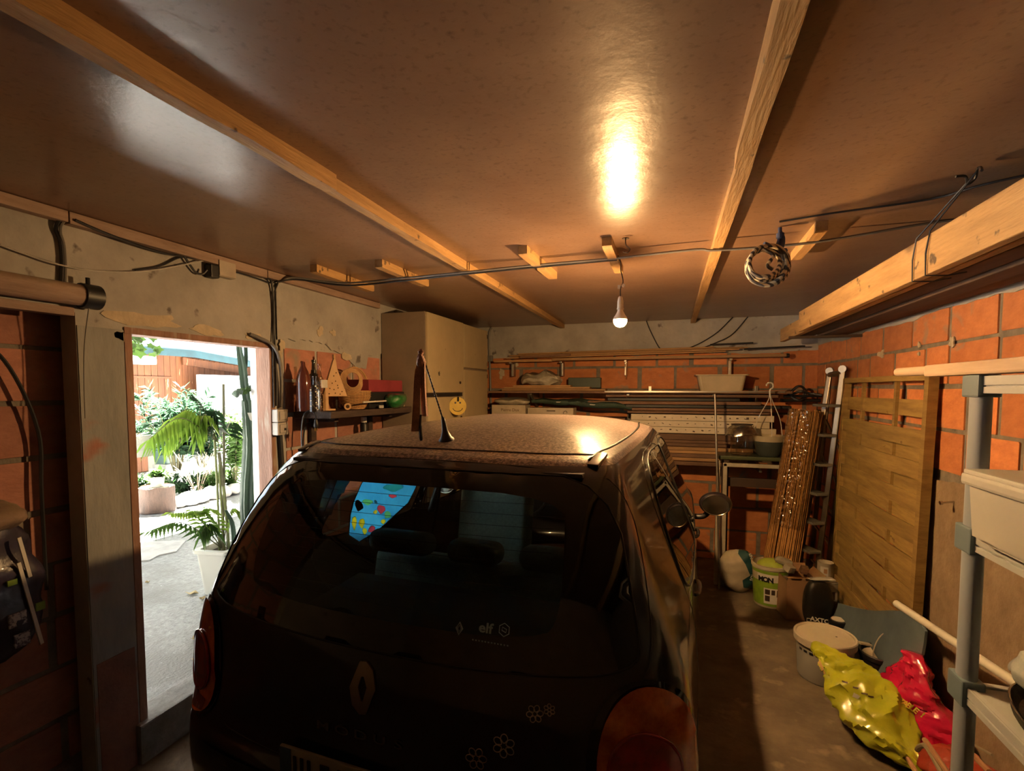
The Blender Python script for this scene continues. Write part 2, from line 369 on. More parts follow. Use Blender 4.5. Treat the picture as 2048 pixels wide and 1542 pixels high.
# ------------------------------------------------------------------ ceiling battens
def batten(y0, y1, x0, x1, w, h, seed, label, nm='ceiling_batten'):
    bm = BM(); n = max(2, int((y1-y0)/0.12))
    def pt(t, k):
        cx = x0+(x1-x0)*t + 0.004*noise.noise(Vector((t*9, seed, k))); y = y0+(y1-y0)*t
        dx = (-w/2, w/2, w/2, -w/2)[k]; z = (ZC+0.001, ZC+0.001, ZC-h, ZC-h)[k]
        j = 0.0035*noise.noise(Vector((t*14, seed*3, k*5)))
        return V(cx+dx+j, y, z+(j if k > 1 else 0))
    rings = [[bm.verts.new(pt(i/n, k)) for k in range(4)] for i in range(n+1)]
    for A, B in zip(rings[:-1], rings[1:]):
        for k in range(4): bm.faces.new((A[k], A[(k+1) % 4], B[(k+1) % 4], B[k]))
    bm.faces.new(rings[0]); bm.faces.new(rings[-1][::-1])
    return tag(obj(nm, bm, m_wood), label, 'batten')
batten(-1.6, 1.425, -1.10, -1.075, 0.045, 0.05, 1, 'near length of the long timber batten on the ceiling, left of the bulb')
batten(1.432, YB-0.01, -1.092, -1.125, 0.045, 0.042, 2, 'far length of the left ceiling batten running to the back wall')
batten(-1.6, 1.66, 0.165, 0.195, 0.048, 0.045, 3, 'near length of the long timber batten on the ceiling, right of the bulb')
batten(1.667, YB-0.01, 0.20, 0.205, 0.044, 0.04, 4, 'far length of the right ceiling batten running to the back wall')
# notched blocks that carry the cable
def block(px, lab, notch=True, x0=None, yr=(2.385, 2.985), tilt=0.0):
    bm = BM(); w = 0.045; h = 0.045
    y0, y1 = yr; ym = (y0+y1)/2
    poly = [(y0, 0), (y1, 0), (y1, -h+.006), (y1-.02, -h)] + ([(ym+.03, -h), (ym+.02, -h+.012), (ym-.03, -h+.010), (ym-.04, -h)] if notch else []) + [(y0+.01, -h), (y0, -h+.004)]
    add_prism(bm, poly, (x0-w/2, 0, ZC+0.001), (0, 1, 0), (0, 0, 1), (w, 0, 0))
    if tilt: bmesh.ops.rotate(bm, cent=(x0, ym, ZC), matrix=Matrix.Rotation(tilt, 3, 'Z'), verts=bm.verts)
    return tag(obj('cable_block', bm, m_wood), lab, 'wood block', 'notched wood blocks holding the ceiling cable')
block(0, 'short notched wood block on the ceiling, nearest the left wall', x0=-1.935, tilt=.03)
block(0, 'short notched wood block on the ceiling, second from the left wall', x0=-1.515, yr=(2.40, 2.95))
block(0, 'short wood block on the ceiling just right of the left batten', x0=-0.69, tilt=-.03)
block(0, 'short wood block on the ceiling directly above the light bulb', x0=-0.29, yr=(2.37, 2.95))
block(0, 'short wood block on the ceiling between the rope coil and the hung timbers', x0=0.595, yr=(2.42, 2.93), notch=False, tilt=-.02)
# cable runs across the ceiling
def cable(name, pts, r, m, label, cat='cable', n=6, group=None, parent=None, seg=6):
    bm = BM(); add_tube(bm, smooth_path(pts, n), r, seg)
    o = obj(name, bm, m, parent, smooth=True)
    return tag(o, label, cat, group) if parent is None else o
zc = ZC-0.006
cable('ceiling_cable', [(XL+.05, 2.50, 2.37), (-2.20, 2.56, zc-.012), (-1.93, 2.66, zc-.042), (-1.52, 2.66, zc-.04), (-1.10, 2.60, zc-.048), (-.69, 2.62, zc-.034), (-.29, 2.60, zc-.036), (0.1, 2.58, zc-.03), (0.2, 2.575, zc-.042), (.6, 2.57, zc-.042), (1.05, 2.56, zc), (1.32, 2.56, zc)],
      0.0065, m_cablegrey, 'grey cable clipped across the whole ceiling over the wood blocks')
cable('ceiling_cable', [(XL+.05, 2.47, 2.36), (-2.2, 2.575, zc-.02), (-1.93, 2.69, zc-.05), (-1.52, 2.69, zc-.047), (-1.10, 2.63, zc-.05), (-.69, 2.64, zc-.04), (-.27, 2.63, zc-.036)],
      0.006, m_cable, 'black cable beside the grey one, ending above the light bulb')
cable('ceiling_cable', [(.42, 2.36, zc), (.60, 2.30, zc-.003), (.88, 2.22, zc-.01), (1.0, 2.11, zc-.01), (1.31, 1.98, zc)], 0.004, m_cable, 'thin black cable from the rope hook towards the hung timbers')
# bulb with cord, connector, socket
BX, BY = -0.252, 2.65
t = thing('pendant_bulb', 'bare lit light bulb hanging from the ceiling on a thin cord', 'light bulb', (BX, BY, 2.05))
bm = BM(); add_tube(bm, smooth_path([(BX-.01, BY-.05, ZC-.03), (BX, BY, ZC-.06), (BX, BY, 2.33), (BX+.012, BY, 2.27), (BX, BY, 2.235), (BX, BY, 2.175)]), 0.0028, 6); obj('cord', bm, m_cable, t)
m_white = mat('white_plastic', (0.75, 0.72, 0.66), rough=0.4)
bm = BM(); add_box(bm, (BX-.008, BY, 2.243), (.012, .012, .020), None, .002); add_box(bm, (BX+.014, BY, 2.25), (.014, .012, .016), (0, .5, 0), .002); obj('connector', bm, m_white, t)
bm = BM(); add_lathe(bm, [(0, .145), (.008, .145), (.012, .138), (.0155, .12), (.0155, .085), (.018, .084), (.018, .078), (0, .078)], (BX, BY, 2.05), 20); obj('socket', bm, m_white, t, True)
bm = BM(); add_lathe(bm, [(0, .080), (.0145, .079), (.015, .07), (.024, .052), (.0335, .038), (.0350, .028), (.0345, .027), (0, .027)], (BX, BY, 2.05), 24); obj('bulb_cutoff_collar', bm, m_white, t, True)  # opaque collar, added and extended to keep bulb light off the ceiling
m_bulb = bpy.data.materials.new('lit_bulb'); m_bulb.use_nodes = True; b = m_bulb.node_tree.nodes['Principled BSDF']
b.inputs['Base Color'].default_value = (1, .9, .7, 1); b.inputs['Emission Color'].default_value = (1.0, 0.58, 0.23, 1); b.inputs['Emission Strength'].default_value = BULB_STRENGTH
bm = BM(); add_lathe(bm, [(.0335, .0268), (.0340, .024), (.034, .018), (.030, .006), (.021, -.005), (.010, -.010), (0, -.0115)], (BX, BY, 2.05), 24); obj('bulb_dome', bm, m_bulb, t, True)
# ceiling hook
m_iron = mat('rusty_iron', (0.10, 0.07, 0.05), rough=0.6, metal=0.6)
bm = BM(); add_tube(bm, smooth_path([(-.21, 2.42, ZC), (-.21, 2.42, ZC-.02), (-.205, 2.42, ZC-.035), (-.19, 2.42, ZC-.05), (-.20, 2.42, ZC-.066), (-.22, 2.42, ZC-.06)]), .003, 6); add_lathe(bm, [(0, 0), (.016, 0), (.016, -.003), (0, -.003)], (-.21, 2.42, ZC), 12)
tag(obj('ceiling_hook', bm, m_iron, smooth=True), 'small dark iron hook screwed into the ceiling above the bulb', 'hook')
# ================================================================== THE CAR
CARO = V(-0.775, 1.085, 0); CARR = math.radians(-2.6)
CM = Matrix.Translation(CARO) @ Matrix.Rotation(CARR, 4, 'Z'); CMI = CM.inverted()
# local axes: x to the right, y forward from the rear bumper, z up
def curve(tab):
    zs = np.array([t[0] for t in tab], float); v = np.array([t[1:] for t in tab], float)
    d = np.zeros_like(v)
    for i in range(len(zs)):
        if i == 0: d[i] = (v[1]-v[0])/(zs[1]-zs[0])
        elif i == len(zs)-1: d[i] = (v[-1]-v[-2])/(zs[-1]-zs[-2])
        else:
            a = (v[i]-v[i-1])/(zs[i]-zs[i-1]); b = (v[i+1]-v[i])/(zs[i+1]-zs[i])
            d[i] = np.where(a*b > 0, 2*a*b/(a+b+1e-12), 0)
    def f(z):
        z = min(max(z, zs[0]), zs[-1]); i = min(int(np.searchsorted(zs, z, side='right'))-1, len(zs)-2)
        h = zs[i+1]-zs[i]; t = (z-zs[i])/h
        return (2*t**3-3*t**2+1)*v[i]+(t**3-2*t*t+t)*h*d[i]+(-2*t**3+3*t*t)*v[i+1]+(t**3-t*t)*h*d[i+1]
    return f
#            z     rear   halfw  front  dR    dF
car_f = curve([(0.20, .12, .770, 3.70, .26, .50), (0.30, .03, .825, 3.78, .26, .50), (0.50, .00, .845, 3.80, .27, .50), (0.60, .01, .848, 3.79, .27, .50),
       (0.645, .035, .846, 3.77, .27, .50), (0.70, .045, .843, 3.72, .27, .50), (0.85, .055, .835, 3.55, .26, .50), (0.95, .070, .822, 3.20, .25, .45), (1.02, .085, .800, 2.95, .24, .40),
       (1.10, .110, .768, 2.82, .23, .34), (1.20, .145, .728, 2.68, .22, .30), (1.32, .205, .682, 2.50, .21, .26), (1.42, .270, .642, 2.34, .20, .22), (1.475, .325, .612, 2.22, .19, .20), (1.505, .375, .585, 2.12, .18, .18)])
NR, NS, NF = 26, 44, 14
def outline(z):
    sr, w, sf, dr, df = car_f(z); P = []
    for i in range(NR+1):
        a = (PI/2)*i/NR; x = w*math.sin(a)**0.86; y = sr+dr*(1-max(0, math.cos(a))**0.62)
        P.append((x, y))
    y0 = P[-1][1]; y1 = sf-df
    for i in range(1, NS): t = i/NS; P.append((w*(1+.012*math.sin(PI*t)-.03*max(0, t-.6)), y0+(y1-y0)*t))
    wf = w*(1-.03*.4)
    for i in range(NF+1):
        a = (PI/2)*(1-i/NF); P.append((wf*math.sin(a)**0.8, sf-df*(1-math.cos(a)**0.7 if i < NF else 0)))
    R = P + [(-x, y) for x, y in P[-2:0:-1]]
    return R
NP = len(outline(1.0))
levels = list(np.linspace(0.20, 1.505, 96))
RZ = 0.085
def roof_ring(k):   # k 0..1 towards the centre of the roof
    base = outline(1.505); cy = 1.24; out = []
    s = 1-k
    for x, y in base:
        xx = x*s; yy = cy+(y-cy)*s
        z = 1.505+RZ*(1-(s**2.6))-0.012*(abs(yy-1.5)/1.1)**2*0
        out.append((xx, yy, z))
    return out
bm = BM(); rings = []
for z in levels: rings.append([bm.verts.new((x, y, z)) for x, y in outline(z)])
for k in (0.012, 0.03, 0.055, 0.09, 0.14, 0.2, 0.28, 0.37, 0.47, 0.58, 0.69, 0.8, 0.9, 0.96): rings.append([bm.verts.new(p) for p in roof_ring(k)])
for A, B in zip(rings[:-1], rings[1:]):
    for k in range(NP): bm.faces.new((A[k], A[(k+1) % NP], B[(k+1) % NP], B[k]))
bm.faces.new(rings[-1])
bmesh.ops.recalc_face_normals(bm, faces=bm.faces)
if sum(f.normal.z for f in bm.faces if f.calc_center_median().z > 1.55) < 0: bmesh.ops.reverse_faces(bm, faces=bm.faces)
bvh = BVHTree.FromBMesh(bm)
def hit(o, d):
    h = bvh.ray_cast(Vector(o), Vector(d).normalized()); return h[0], h[1]
def proj_rear(x, z): return hit((x, -2, z), (0, 1, 0))
def proj_right(y, z): return hit((2, y, z), (-1, 0, 0))
def proj_left(y, z): return hit((-2, y, z), (1, 0, 0))
def proj_roof(x, y): return hit((x, y, 3), (0, 0, -1))
def proj_front(x, z): return hit((x, 6, z), (0, -1, 0))
def proj_corner(sgn):
    def f(phi, z):
        d = V(sgn*math.sin(phi), -math.cos(phi), 0); return hit(V(sgn*.42, .45, z)+d*2, -d)
    return f
def cam_hit(px, py):
    o = CMI @ CAM; d = (CMI.to_3x3() @ ray(px, py)).normalized(); return hit(o, d)
def chaikin(poly, n=3, q=.25):
    for _ in range(n):
        out = []
        for i in range(len(poly)):
            a = Vector(poly[i]); b = Vector(poly[(i+1) % len(poly)]); out += [tuple(a.lerp(b, q)), tuple(a.lerp(b, 1-q))]
        poly = out
    return poly
def inside(p, poly):
    x, y = p; c = False; n = len(poly)
    for i in range(n):
        x1, y1 = poly[i]; x2, y2 = poly[i-1]
        if (y1 > y) != (y2 > y) and x < (x2-x1)*(y-y1)/(y2-y1)+x1: c = not c
    return c
def panel(poly, proj, off=0.004, step=0.03, holes=(), sub=None, bm=None):
    """a sheet with a clean outline laid on the body"""
    def dens(pl):
        out = []
        for i in range(len(pl)):
            a = Vector(pl[i]); b = Vector(pl[(i+1) % len(pl)]); n = max(1, int((b-a).length/step))
            for k in range(n): out.append(a.lerp(b, k/n))
        return out
    pts = []; edges = []
    loops = [dens(poly)]+[dens(h) for h in holes]
    for lp in loops:
        s = len(pts); pts += lp; edges += [(s+i, s+(i+1) % len(lp)) for i in range(len(lp))]
    xs = [p[0] for p in poly]; ys = [p[1] for p in poly]
    x = min(xs)+step*.53
    while x < max(xs):
        y = min(ys)+step*.47
        while y < max(ys):
            if inside((x, y), poly) and not any(inside((x, y), h) for h in holes): pts.append(Vector((x, y)))
            y += step
        x += step
    r = delaunay_2d_cdt([Vector((p[0], p[1])) for p in pts], edges, [], 0, 1e-5)
    V2, F2 = r[0], r[2]; nb = bm or BM(); vs = []
    for p in V2:
        h, n = proj(p[0], p[1])
        vs.append(nb.verts.new(h+n*off) if h is not None else None)
    for f in F2:
        c = sum((V2[i] for i in f), Vector((0, 0)))/len(f)
        if not inside((c[0], c[1]), poly) or any(inside((c[0], c[1]), h) for h in holes): continue
        if any(vs[i] is None for i in f): continue
        try: nb.faces.new([vs[i] for i in f])
        except ValueError: pass
    for v in vs:
        if v is not None and not v.link_faces: nb.verts.remove(v)
    return nb
def seam(pts, proj, r=0.003, off=0.001, closed=False, bm=None, n=6, seg=6):
    P = [Vector((p[0], p[1], 0)) for p in pts]
    if n > 1 and not closed: P = smooth_path(P, n)
    out = []
    for p in P:
        h, nn = proj(p[0], p[1])
        if h is not None: out.append(h+nn*off)
    nb = bm or BM(); add_tube(nb, out, r, seg, closed=closed); return nb
# --- materials
m_paint = mat('plum_black_paint', (0.016, 0.013, 0.018), rough=0.30, metal=0.35, scale=220, col2=(0.008, 0.007, 0.010), coat=1.0)
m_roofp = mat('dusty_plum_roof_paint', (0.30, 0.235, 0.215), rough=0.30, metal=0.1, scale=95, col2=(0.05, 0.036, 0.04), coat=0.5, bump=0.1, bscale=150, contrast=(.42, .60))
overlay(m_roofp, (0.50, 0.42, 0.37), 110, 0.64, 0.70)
m_frit = mat('black_glass_border', (0.004, 0.004, 0.005), rough=0.06, coat=0.6)
m_rglass = glassmat('tinted_rear_glass', (0.72, 0.80, 0.77), 0.015, 1.45)
m_sglass = glassmat('side_glass', (0.80, 0.88, 0.84), 0.015, 1.5)
m_seal = mat('rubber_seal', (0.008, 0.008, 0.008), rough=0.5)
m_chrome = mat('chrome', (0.6, 0.58, 0.55), rough=0.18, metal=1.0, var=.02)
m_amber = mat('amber_lens', (0.85, 0.22, 0.04), rough=0.12, scale=16, col2=(0.40, 0.05, 0.015), coat=1.0)
m_redl = mat('red_lens', (0.42, 0.012, 0.02), rough=0.1, scale=20, col2=(0.2, 0.006, 0.01), coat=1.0)
m_seat = mat('dark_teal_seat_cloth', (0.20, 0.25, 0.225), rough=0.95, scale=60, bump=0.3)
m_seatd = mat('black_cabin_trim', (0.012, 0.013, 0.013), rough=0.8)
m_rim = mat('alloy_rim', (0.4, 0.4, 0.42), rough=0.35, metal=0.9)
m_tyre = mat('tyre_rubber', (0.012, 0.012, 0.012), rough=0.85)
# --- outlines of the panes
RG_OUT = chaikin([(-.60, 1.462), (-.25, 1.468), (.25, 1.468), (.60, 1.462), (.705, 1.10), (.70, 1.03), (.45, 1.005), (0, .995), (-.45, 1.005), (-.70, 1.03), (-.705, 1.10)], 2)
RG_IN = chaikin([(-.485, 1.415), (0, 1.424), (.485, 1.415), (.505, 1.30), (.512, 1.14), (.47, 1.085), (0, 1.075), (-.47, 1.085), (-.512, 1.14), (-.505, 1.30)], 2)
SW_R = chaikin([(.78, 1.05), (.83, 1.19), (.95, 1.37), (1.06, 1.425), (1.62, 1.425), (1.66, 1.40), (1.64, .985), (1.60, .965), (.90, 1.0)], 2, .2)
SW_F = chaikin([(1.74, 1.0), (1.75, 1.41), (1.80, 1.425), (2.12, 1.415), (2.50, 1.20), (2.72, 1.0), (2.66, .965), (1.78, .965)], 2, .2)
def grow(poly, k):
    cx = sum(p[0] for p in poly)/len(poly); cy = sum(p[1] for p in poly)/len(poly); out = []
    for p in poly:
        d = Vector((p[0]-cx, p[1]-cy)); out.append((p[0]+d.x/d.length*k, p[1]+d.y/d.length*k))
    return out
WS = chaikin([(-.56, 1.44), (.56, 1.44), (.66, 1.10), (.60, 1.06), (-.60, 1.06), (-.66, 1.10)], 2)
RI = grow(RG_IN, .018); SRI = grow(SW_R, .012); SFI = grow(SW_F, .012)
dele = []
for f in bm.faces:
    c = f.calc_center_median(); n = f.normal
    if c.y < .8 and n.y < -.15 and abs(c.x) < .60 and inside((c.x, c.z), RI): dele.append(f)
    elif abs(n.x) > .5 and (inside((c.y, c.z), SRI) or inside((c.y, c.z), SFI)) : dele.append(f)
    elif n.y > .15 and c.y > 1.9 and inside((c.x, c.z), WS): dele.append(f)
# roof panel faces get the dusty paint
for f in bm.faces: f.material_index = 0
roof_faces = [f for f in bm.faces if f.calc_center_median().z > 1.492]
rb = BM(); vm = {}
for f in roof_faces:
    vs = []
    for v in f.verts:
        if v not in vm: vm[v] = rb.verts.new(v.co)
        vs.append(vm[v])
    rb.faces.new(vs)
bmesh.ops.delete(bm, geom=list(set(dele+roof_faces)), context='FACES')
car = thing('hatchback_car', 'dark plum-black hatchback car parked in the garage, seen from its rear window', 'car', (0, 0, 0))
car.matrix_world = CM
def cpart(name, b, m, parent=None, smooth=True, label=None, recalc=False):
    o = obj(name, b, m, parent or car, smooth, local=True, recalc=recalc)
    if label: o['label'] = label
    return o
body = cpart('body', bm, m_paint)
roof = cpart('roof', rb, m_roofp, label='dusty speckled roof panel')
# rear glass
rgl = cpart('rear_window', panel(RG_OUT, proj_rear, .006, .035, [RG_IN]), m_frit)
cpart('glass_pane', panel(RG_IN, proj_rear, .0065, .04), m_rglass, rgl)
hb = BM()
for i in range(11):
    z = 1.115+i*.028
    seam([(-.47, z), (.47, z)], proj_rear, .0006, .004, bm=hb, n=1, seg=4) if False else None
    pts = []
    for k in range(25):
        h, n = proj_rear(-.47+.94*k/24, z)
        pts.append(h+n*.004)
    add_tube(hb, pts, .0007, 4)
cpart('heating_wire', hb, m_seal, rgl); C.objects[-1]['kind'] = 'stuff'
cpart('window_seal', seam(RG_OUT, proj_rear, .003, .006, closed=True), m_seal, rgl)
# tailgate and bumper seams
b = BM()
gate = chaikin([(-.55, 1.493), (.55, 1.493), (.66, 1.40), (.745, 1.08), (.70, .98), (.60, .66), (.50, .645), (-.50, .645), (-.60, .66), (-.70, .98), (-.745, 1.08), (-.66, 1.40)], 2)
seam(gate, proj_rear, .0032, -.001, closed=True, bm=b)
seam([(-.60, .655), (-.70, .66)], proj_rear, .003, -.001, bm=b, n=2)
seam([(.60, .655), (.70, .66)], proj_rear, .003, -.001, bm=b, n=2)
cpart('tailgate_seam', b, m_seal)
# crease under the window
cpart('bumper_strip', panel(chaikin([(-.66, .60), (.66, .60), (.68, .56), (-.68, .56)], 2), proj_rear, .008, .05), m_dark)
# roof seams: cross seam ahead of the tailgate and the two long ones, bright-edged
b = BM(); seam([(-.535, .50), (-.40, .455), (-.2, .438), (0, .434), (.2, .438), (.40, .455), (.535, .50)], proj_roof, .003, 0, bm=b); cpart('roof_seam', b, m_seal, roof)
for s in (-1, 1):
    b = BM(); seam([(s*.525, .44), (s*.545, .62), (s*.555, .9), (s*.555, 1.3), (s*.54, 1.7), (s*.50, 2.05)], proj_roof, .0055, -.001, bm=b); cpart('roof_channel', b, m_seal, roof)
    b = BM(); add_box(b, (0, 0, 0), (.035, .10, .012), None, .004)
    h, n = proj_roof(s*.548, .46)
    bmesh.ops.transform(b, matrix=Matrix.Translation(h+V(0, 0, -.001)) @ Matrix.Rotation(math.radians(14), 4, 'X') @ Matrix.Rotation(-s*.12, 4, 'Z'), verts=b.verts); cpart('roof_channel_cap', b, m_paint, roof)
# side windows
for s, pj in ((-1, proj_left), (1, proj_right)):
    for poly, nm in ((SW_R, 'rear_door_window'), (SW_F, 'front_door_window')):
        w = cpart(nm, panel(grow(poly, .022), pj, .003, .05, [poly]), m_frit)
        cpart('glass_pane', panel(poly, pj, .003, .06), m_sglass, w)
        cpart('window_seal', seam(grow(poly, .02), pj, .004, .003, closed=True), m_seal, w)
    # doors: seams, handles
    for poly in (chaikin([(.80, 1.46), (1.68, 1.462), (1.70, .95), (1.69, .42), (1.24, .42), (1.05, .60), (.86, .78), (.74, .98)], 2, .18), chaikin([(1.715, 1.462), (2.15, 1.45), (2.60, 1.18), (2.86, .98), (2.90, .75), (2.80, .42), (1.715, .42)], 2, .18)):
        d = cpart('door_seam', seam(poly, pj, .0032, -.001, closed=True), m_seal)
    for yy in (1.12, 1.95):
        b = BM(); h, n = pj(yy, .90)
        add_tube(b, smooth_path([h+V(0, -.075, 0)-n*.004, h+V(0, -.06, .002)+n*.010, h+V(0, 0, .004)+n*.014, h+V(0, .06, .002)+n*.010, h+V(0, .075, 0)-n*.004]), .011, 8, flat=.8); cpart('door_handle', b, m_paint)
    # wheels
    for yy in (.62, 3.10):
        b = BM(); M = rot_to((s, 0, 0)); add_lathe(b, [(.0, -.08), (.19, -.08), (.27, -.075), (.298, -.05), (.300, 0), (.298, .06), (.27, .088), (.20, .09), (.195, .07)], (s*.765, yy, .300), 36, M); wl = cpart('wheel', b, m_tyre)
        b = BM(); add_lathe(b, [(.195, .07), (.19, .085), (.16, .06), (.05, .075), (0, .08)], (s*.765, yy, .300), 30, M); cpart('rim', b, m_rim, wl)
        arc = [(yy+.34*math.cos(a), .300+.34*math.sin(a)) for a in np.linspace(-.25, PI+.25, 26)]
        cpart('wheel_arch', panel(arc+[(yy-.3, .21), (yy+.3, .21)], pj, .001, .06), m_seatd)
    # mirror on a stalk
    mo = V(s*.955, 2.36, .99)
    b = BM(); add_lathe(b, [(0, -.045), (.05, -.043), (.078, -.03), (.086, 0), (.080, .03), (.055, .055), (0, .066)], mo, 26, rot_to((0, 1, 0)), 1.15, .90); mr = cpart('door_mirror', b, m_paint)
    b = BM(); add_lathe(b, [(0, 0), (.066, 0), (.070, -.001), (.070, .004)], mo+V(0, -.0465, 0), 26, rot_to((0, -1, 0)), 1.17, .90); cpart('mirror_glass', b, m_chrome, mr)
    b = BM(); add_tube(b, smooth_path([mo+V(-s*.03, .01, -.045), mo+V(-s*.07, .02, -.09), mo+V(-s*.15, .03, -.10)]), [.026]*12+[.03], 10, flat=.7); cpart('mirror_arm', b, m_dark, mr)
# tail lamps
for s in (-1, 1):
    pc = proj_corner(s)
    lens = [(math.radians(47)+.33*math.cos(a)*(1.0 if math.sin(a) < 0 else .92), .815+.185*math.sin(a)) for a in np.linspace(0, 2*PI, 40, endpoint=False)]
    bz = [(math.radians(47)+.365*math.cos(a), .815+.197*math.sin(a)) for a in np.linspace(0, 2*PI, 40, endpoint=False)]
    tl = cpart('tail_lamp', panel(bz, pc, .004, .03), m_frit)
    cpart('amber_lens', panel(lens, pc, .012, .03), m_amber, tl)
    red = [(math.radians(44)+.19*math.cos(a), .81+.092*math.sin(a)) for a in np.linspace(0, 2*PI, 32, endpoint=False)]
    cpart('red_lens', panel(red, pc, .020, .03), m_redl, tl)
    b = BM()
    rr = [pc(p[0], p[1]) for p in red]; add_tube(b, [h+n*.018 for h, n in rr], .005, 6, closed=True); cpart('lens_rim', b, m_redl, tl)
    if s < 0:
        b = BM(); seam([(math.radians(36), .93), (math.radians(62), .905)], pc, .005, .014, bm=b, n=3); cpart('lamp_reflector', b, mat('bright_amber', (1, .42, .03), rough=.2), tl)
        b = panel([(math.radians(36), .70), (math.radians(62), .70), (math.radians(56), .655), (math.radians(47), .64), (math.radians(38), .655)], pc, .014, .02); cpart('red_lens', b, m_redl, tl)
# badge: open diamond
m_badge = mat('worn_chrome', (0.50, 0.38, 0.30), rough=0.28, metal=1.0)
hc, nc = cam_hit(727, 1375)
if hc is None: hc, nc = proj_rear(0, .86)
bx, bz_ = hc.x, hc.z
def on_rear(dx, dz, off=.004):
    h, n = proj_rear(bx+dx, bz_+dz); return h+n*off
outer = [(0.006, .070), (.030, .050), (.042, .004), (.016, -.066), (-.006, -.070), (-.030, -.050), (-.042, -.004), (-.016, .066)]
inner = [(0.002, .030), (.014, .004), (0.004, -.034), (-.002, -.034), (-.014, 0), (-.006, .030)]
b = panel(outer, lambda x, z: (lambda q: (q[0]+q[1]*.006, q[1]))(proj_rear(bx+x, bz_+z)), 0, .02, [inner])
ext = bmesh.ops.extrude_face_region(b, geom=b.faces[:]); bmesh.ops.translate(b, vec=(0, .010, 0), verts=[g for g in ext['geom'] if isinstance(g, bmesh.types.BMVert)])
cpart('diamond_badge', b, m_badge, smooth=False, recalc=True)
m_let = mat('dull_chrome_letter', (0.40, 0.40, 0.42), rough=0.25, metal=1.0)
for i, chh in enumerate('MODUS'):
    t_ = i/4; h, n = cam_hit(648+150*t_, 1450+38*t_)
    if h is None: continue
    ex = V(1, 0, 0)-n*n.x; ey = V(0, 0, 1)-n*n.z
    b = text_bm(chh, .040, .0025, frame_mat(h+n*.003, ex, ey) @ Matrix.Diagonal((1.55, .85, 1, 1)), bold=.0004)
    cpart('badge_letter', b, m_let, smooth=False)
# outlined daisies stuck on the tailgate
m_stk = mat('pale_flower_outline', (0.60, 0.45, 0.40), rough=0.6)
for px, py, r, npet, ph in [(1070, 1427, .021, 6, .2), (1099, 1419, .014, 6, .6), (1008, 1491, .029, 6, .5), (953, 1516, .028, 6, .1)]:
    h, n = cam_hit(px, py)
    if h is None: continue
    b = BM()
    for k in range(npet):
        a = ph+2*PI*k/npet; loop = []
        for q in range(14):
            tt = 2*PI*q/14; u_ = r*(.62+.38*math.cos(tt)); wv = r*.31*math.sin(tt)*(1 if math.cos(tt) > -.3 else .7)
            x = h.x+u_*math.cos(a)-wv*math.sin(a); z = h.z+u_*math.sin(a)+wv*math.cos(a)
            hh, nn = proj_rear(x, z); loop.append(hh+nn*.0025)
        add_tube(b, loop, .0013, 5, closed=True)
    cpart('flower_sticker', b, m_stk)
# sticker on the inside of the rear window
m_stkg = mat('faded_window_sticker', (0.45, 0.60, 0.60), rough=0.6)
def stick_text(s, px, py, size, bold=.001, sx=1.0):
    h, n = cam_hit(px, py)
    if h is None:
        h, n = proj_rear(.2, 1.1)
    ex = V(1, 0, 0)-n*n.x; ey = V(0, 0, 1)-n*n.z
    return text_bm(s, size, .0003, frame_mat(h+n*.0012, ex, ey) @ Matrix.Diagonal((sx, 1, 1, 1)), bold=bold)
def glass_cam(px, py):       # point of the rear glass seen at that place of the photograph
    return cam_hit(px, py)
def stick(name, shapes, m):
    b = BM()
    for s, px, py, size, sx in shapes:
        h, n = glass_cam(px, py)
        if h is None: continue
        ex = V(1, 0, 0)-n*n.x; ey = V(0, 0, 1)-n*n.z
        text_bm(s, size, .0003, frame_mat(h+n*.008, ex, ey) @ Matrix.Diagonal((sx, 1, 1, 1)), bold=.0009, bm=b)
    return b
b = stick('s', [('elf', 973, 1256, .034, 1.15)], m_stkg)
h, n = glass_cam(921, 1256)
def ringpoly(b, h, n, pts, r=.0012, off=.008):
    ex = (V(1, 0, 0)-n*n.x).normalized(); ey = n.cross(ex)*-1
    ey = (V(0, 0, 1)-n*n.z).normalized()
    add_tube(b, [h+n*off+ex*p[0]+ey*p[1] for p in pts], r, 4, closed=True)
ringpoly(b, h, n, [(0, .015), (.009, 0), (0, -.015), (-.009, 0)], .0022); ringpoly(b, h, n, [(0, .008), (.005, 0), (0, -.008), (-.005, 0)], .001)
h, n = glass_cam(1010, 1259)
ringpoly(b, h, n, [(.015*math.cos(a), .016*math.sin(a)) for a in np.linspace(PI/6, 2*PI+PI/6, 6, endpoint=False)], .0012); ringpoly(b, h, n, [(-.005, .006), (.006, .002), (.005, -.006), (-.006, -.002)], .0012)
h, n = glass_cam(985, 1285)
ex = (V(1, 0, 0)-n*n.x).normalized()
for k in range(12):
    add_box(b, h+n*.008+ex*((k-6)*.0085), (.004, .0006, .0035))
cpart('window_sticker', b, m_stkg, smooth=False, label='faded oil maker sticker with a diamond and a hexagon')['kind'] = 'stuff'
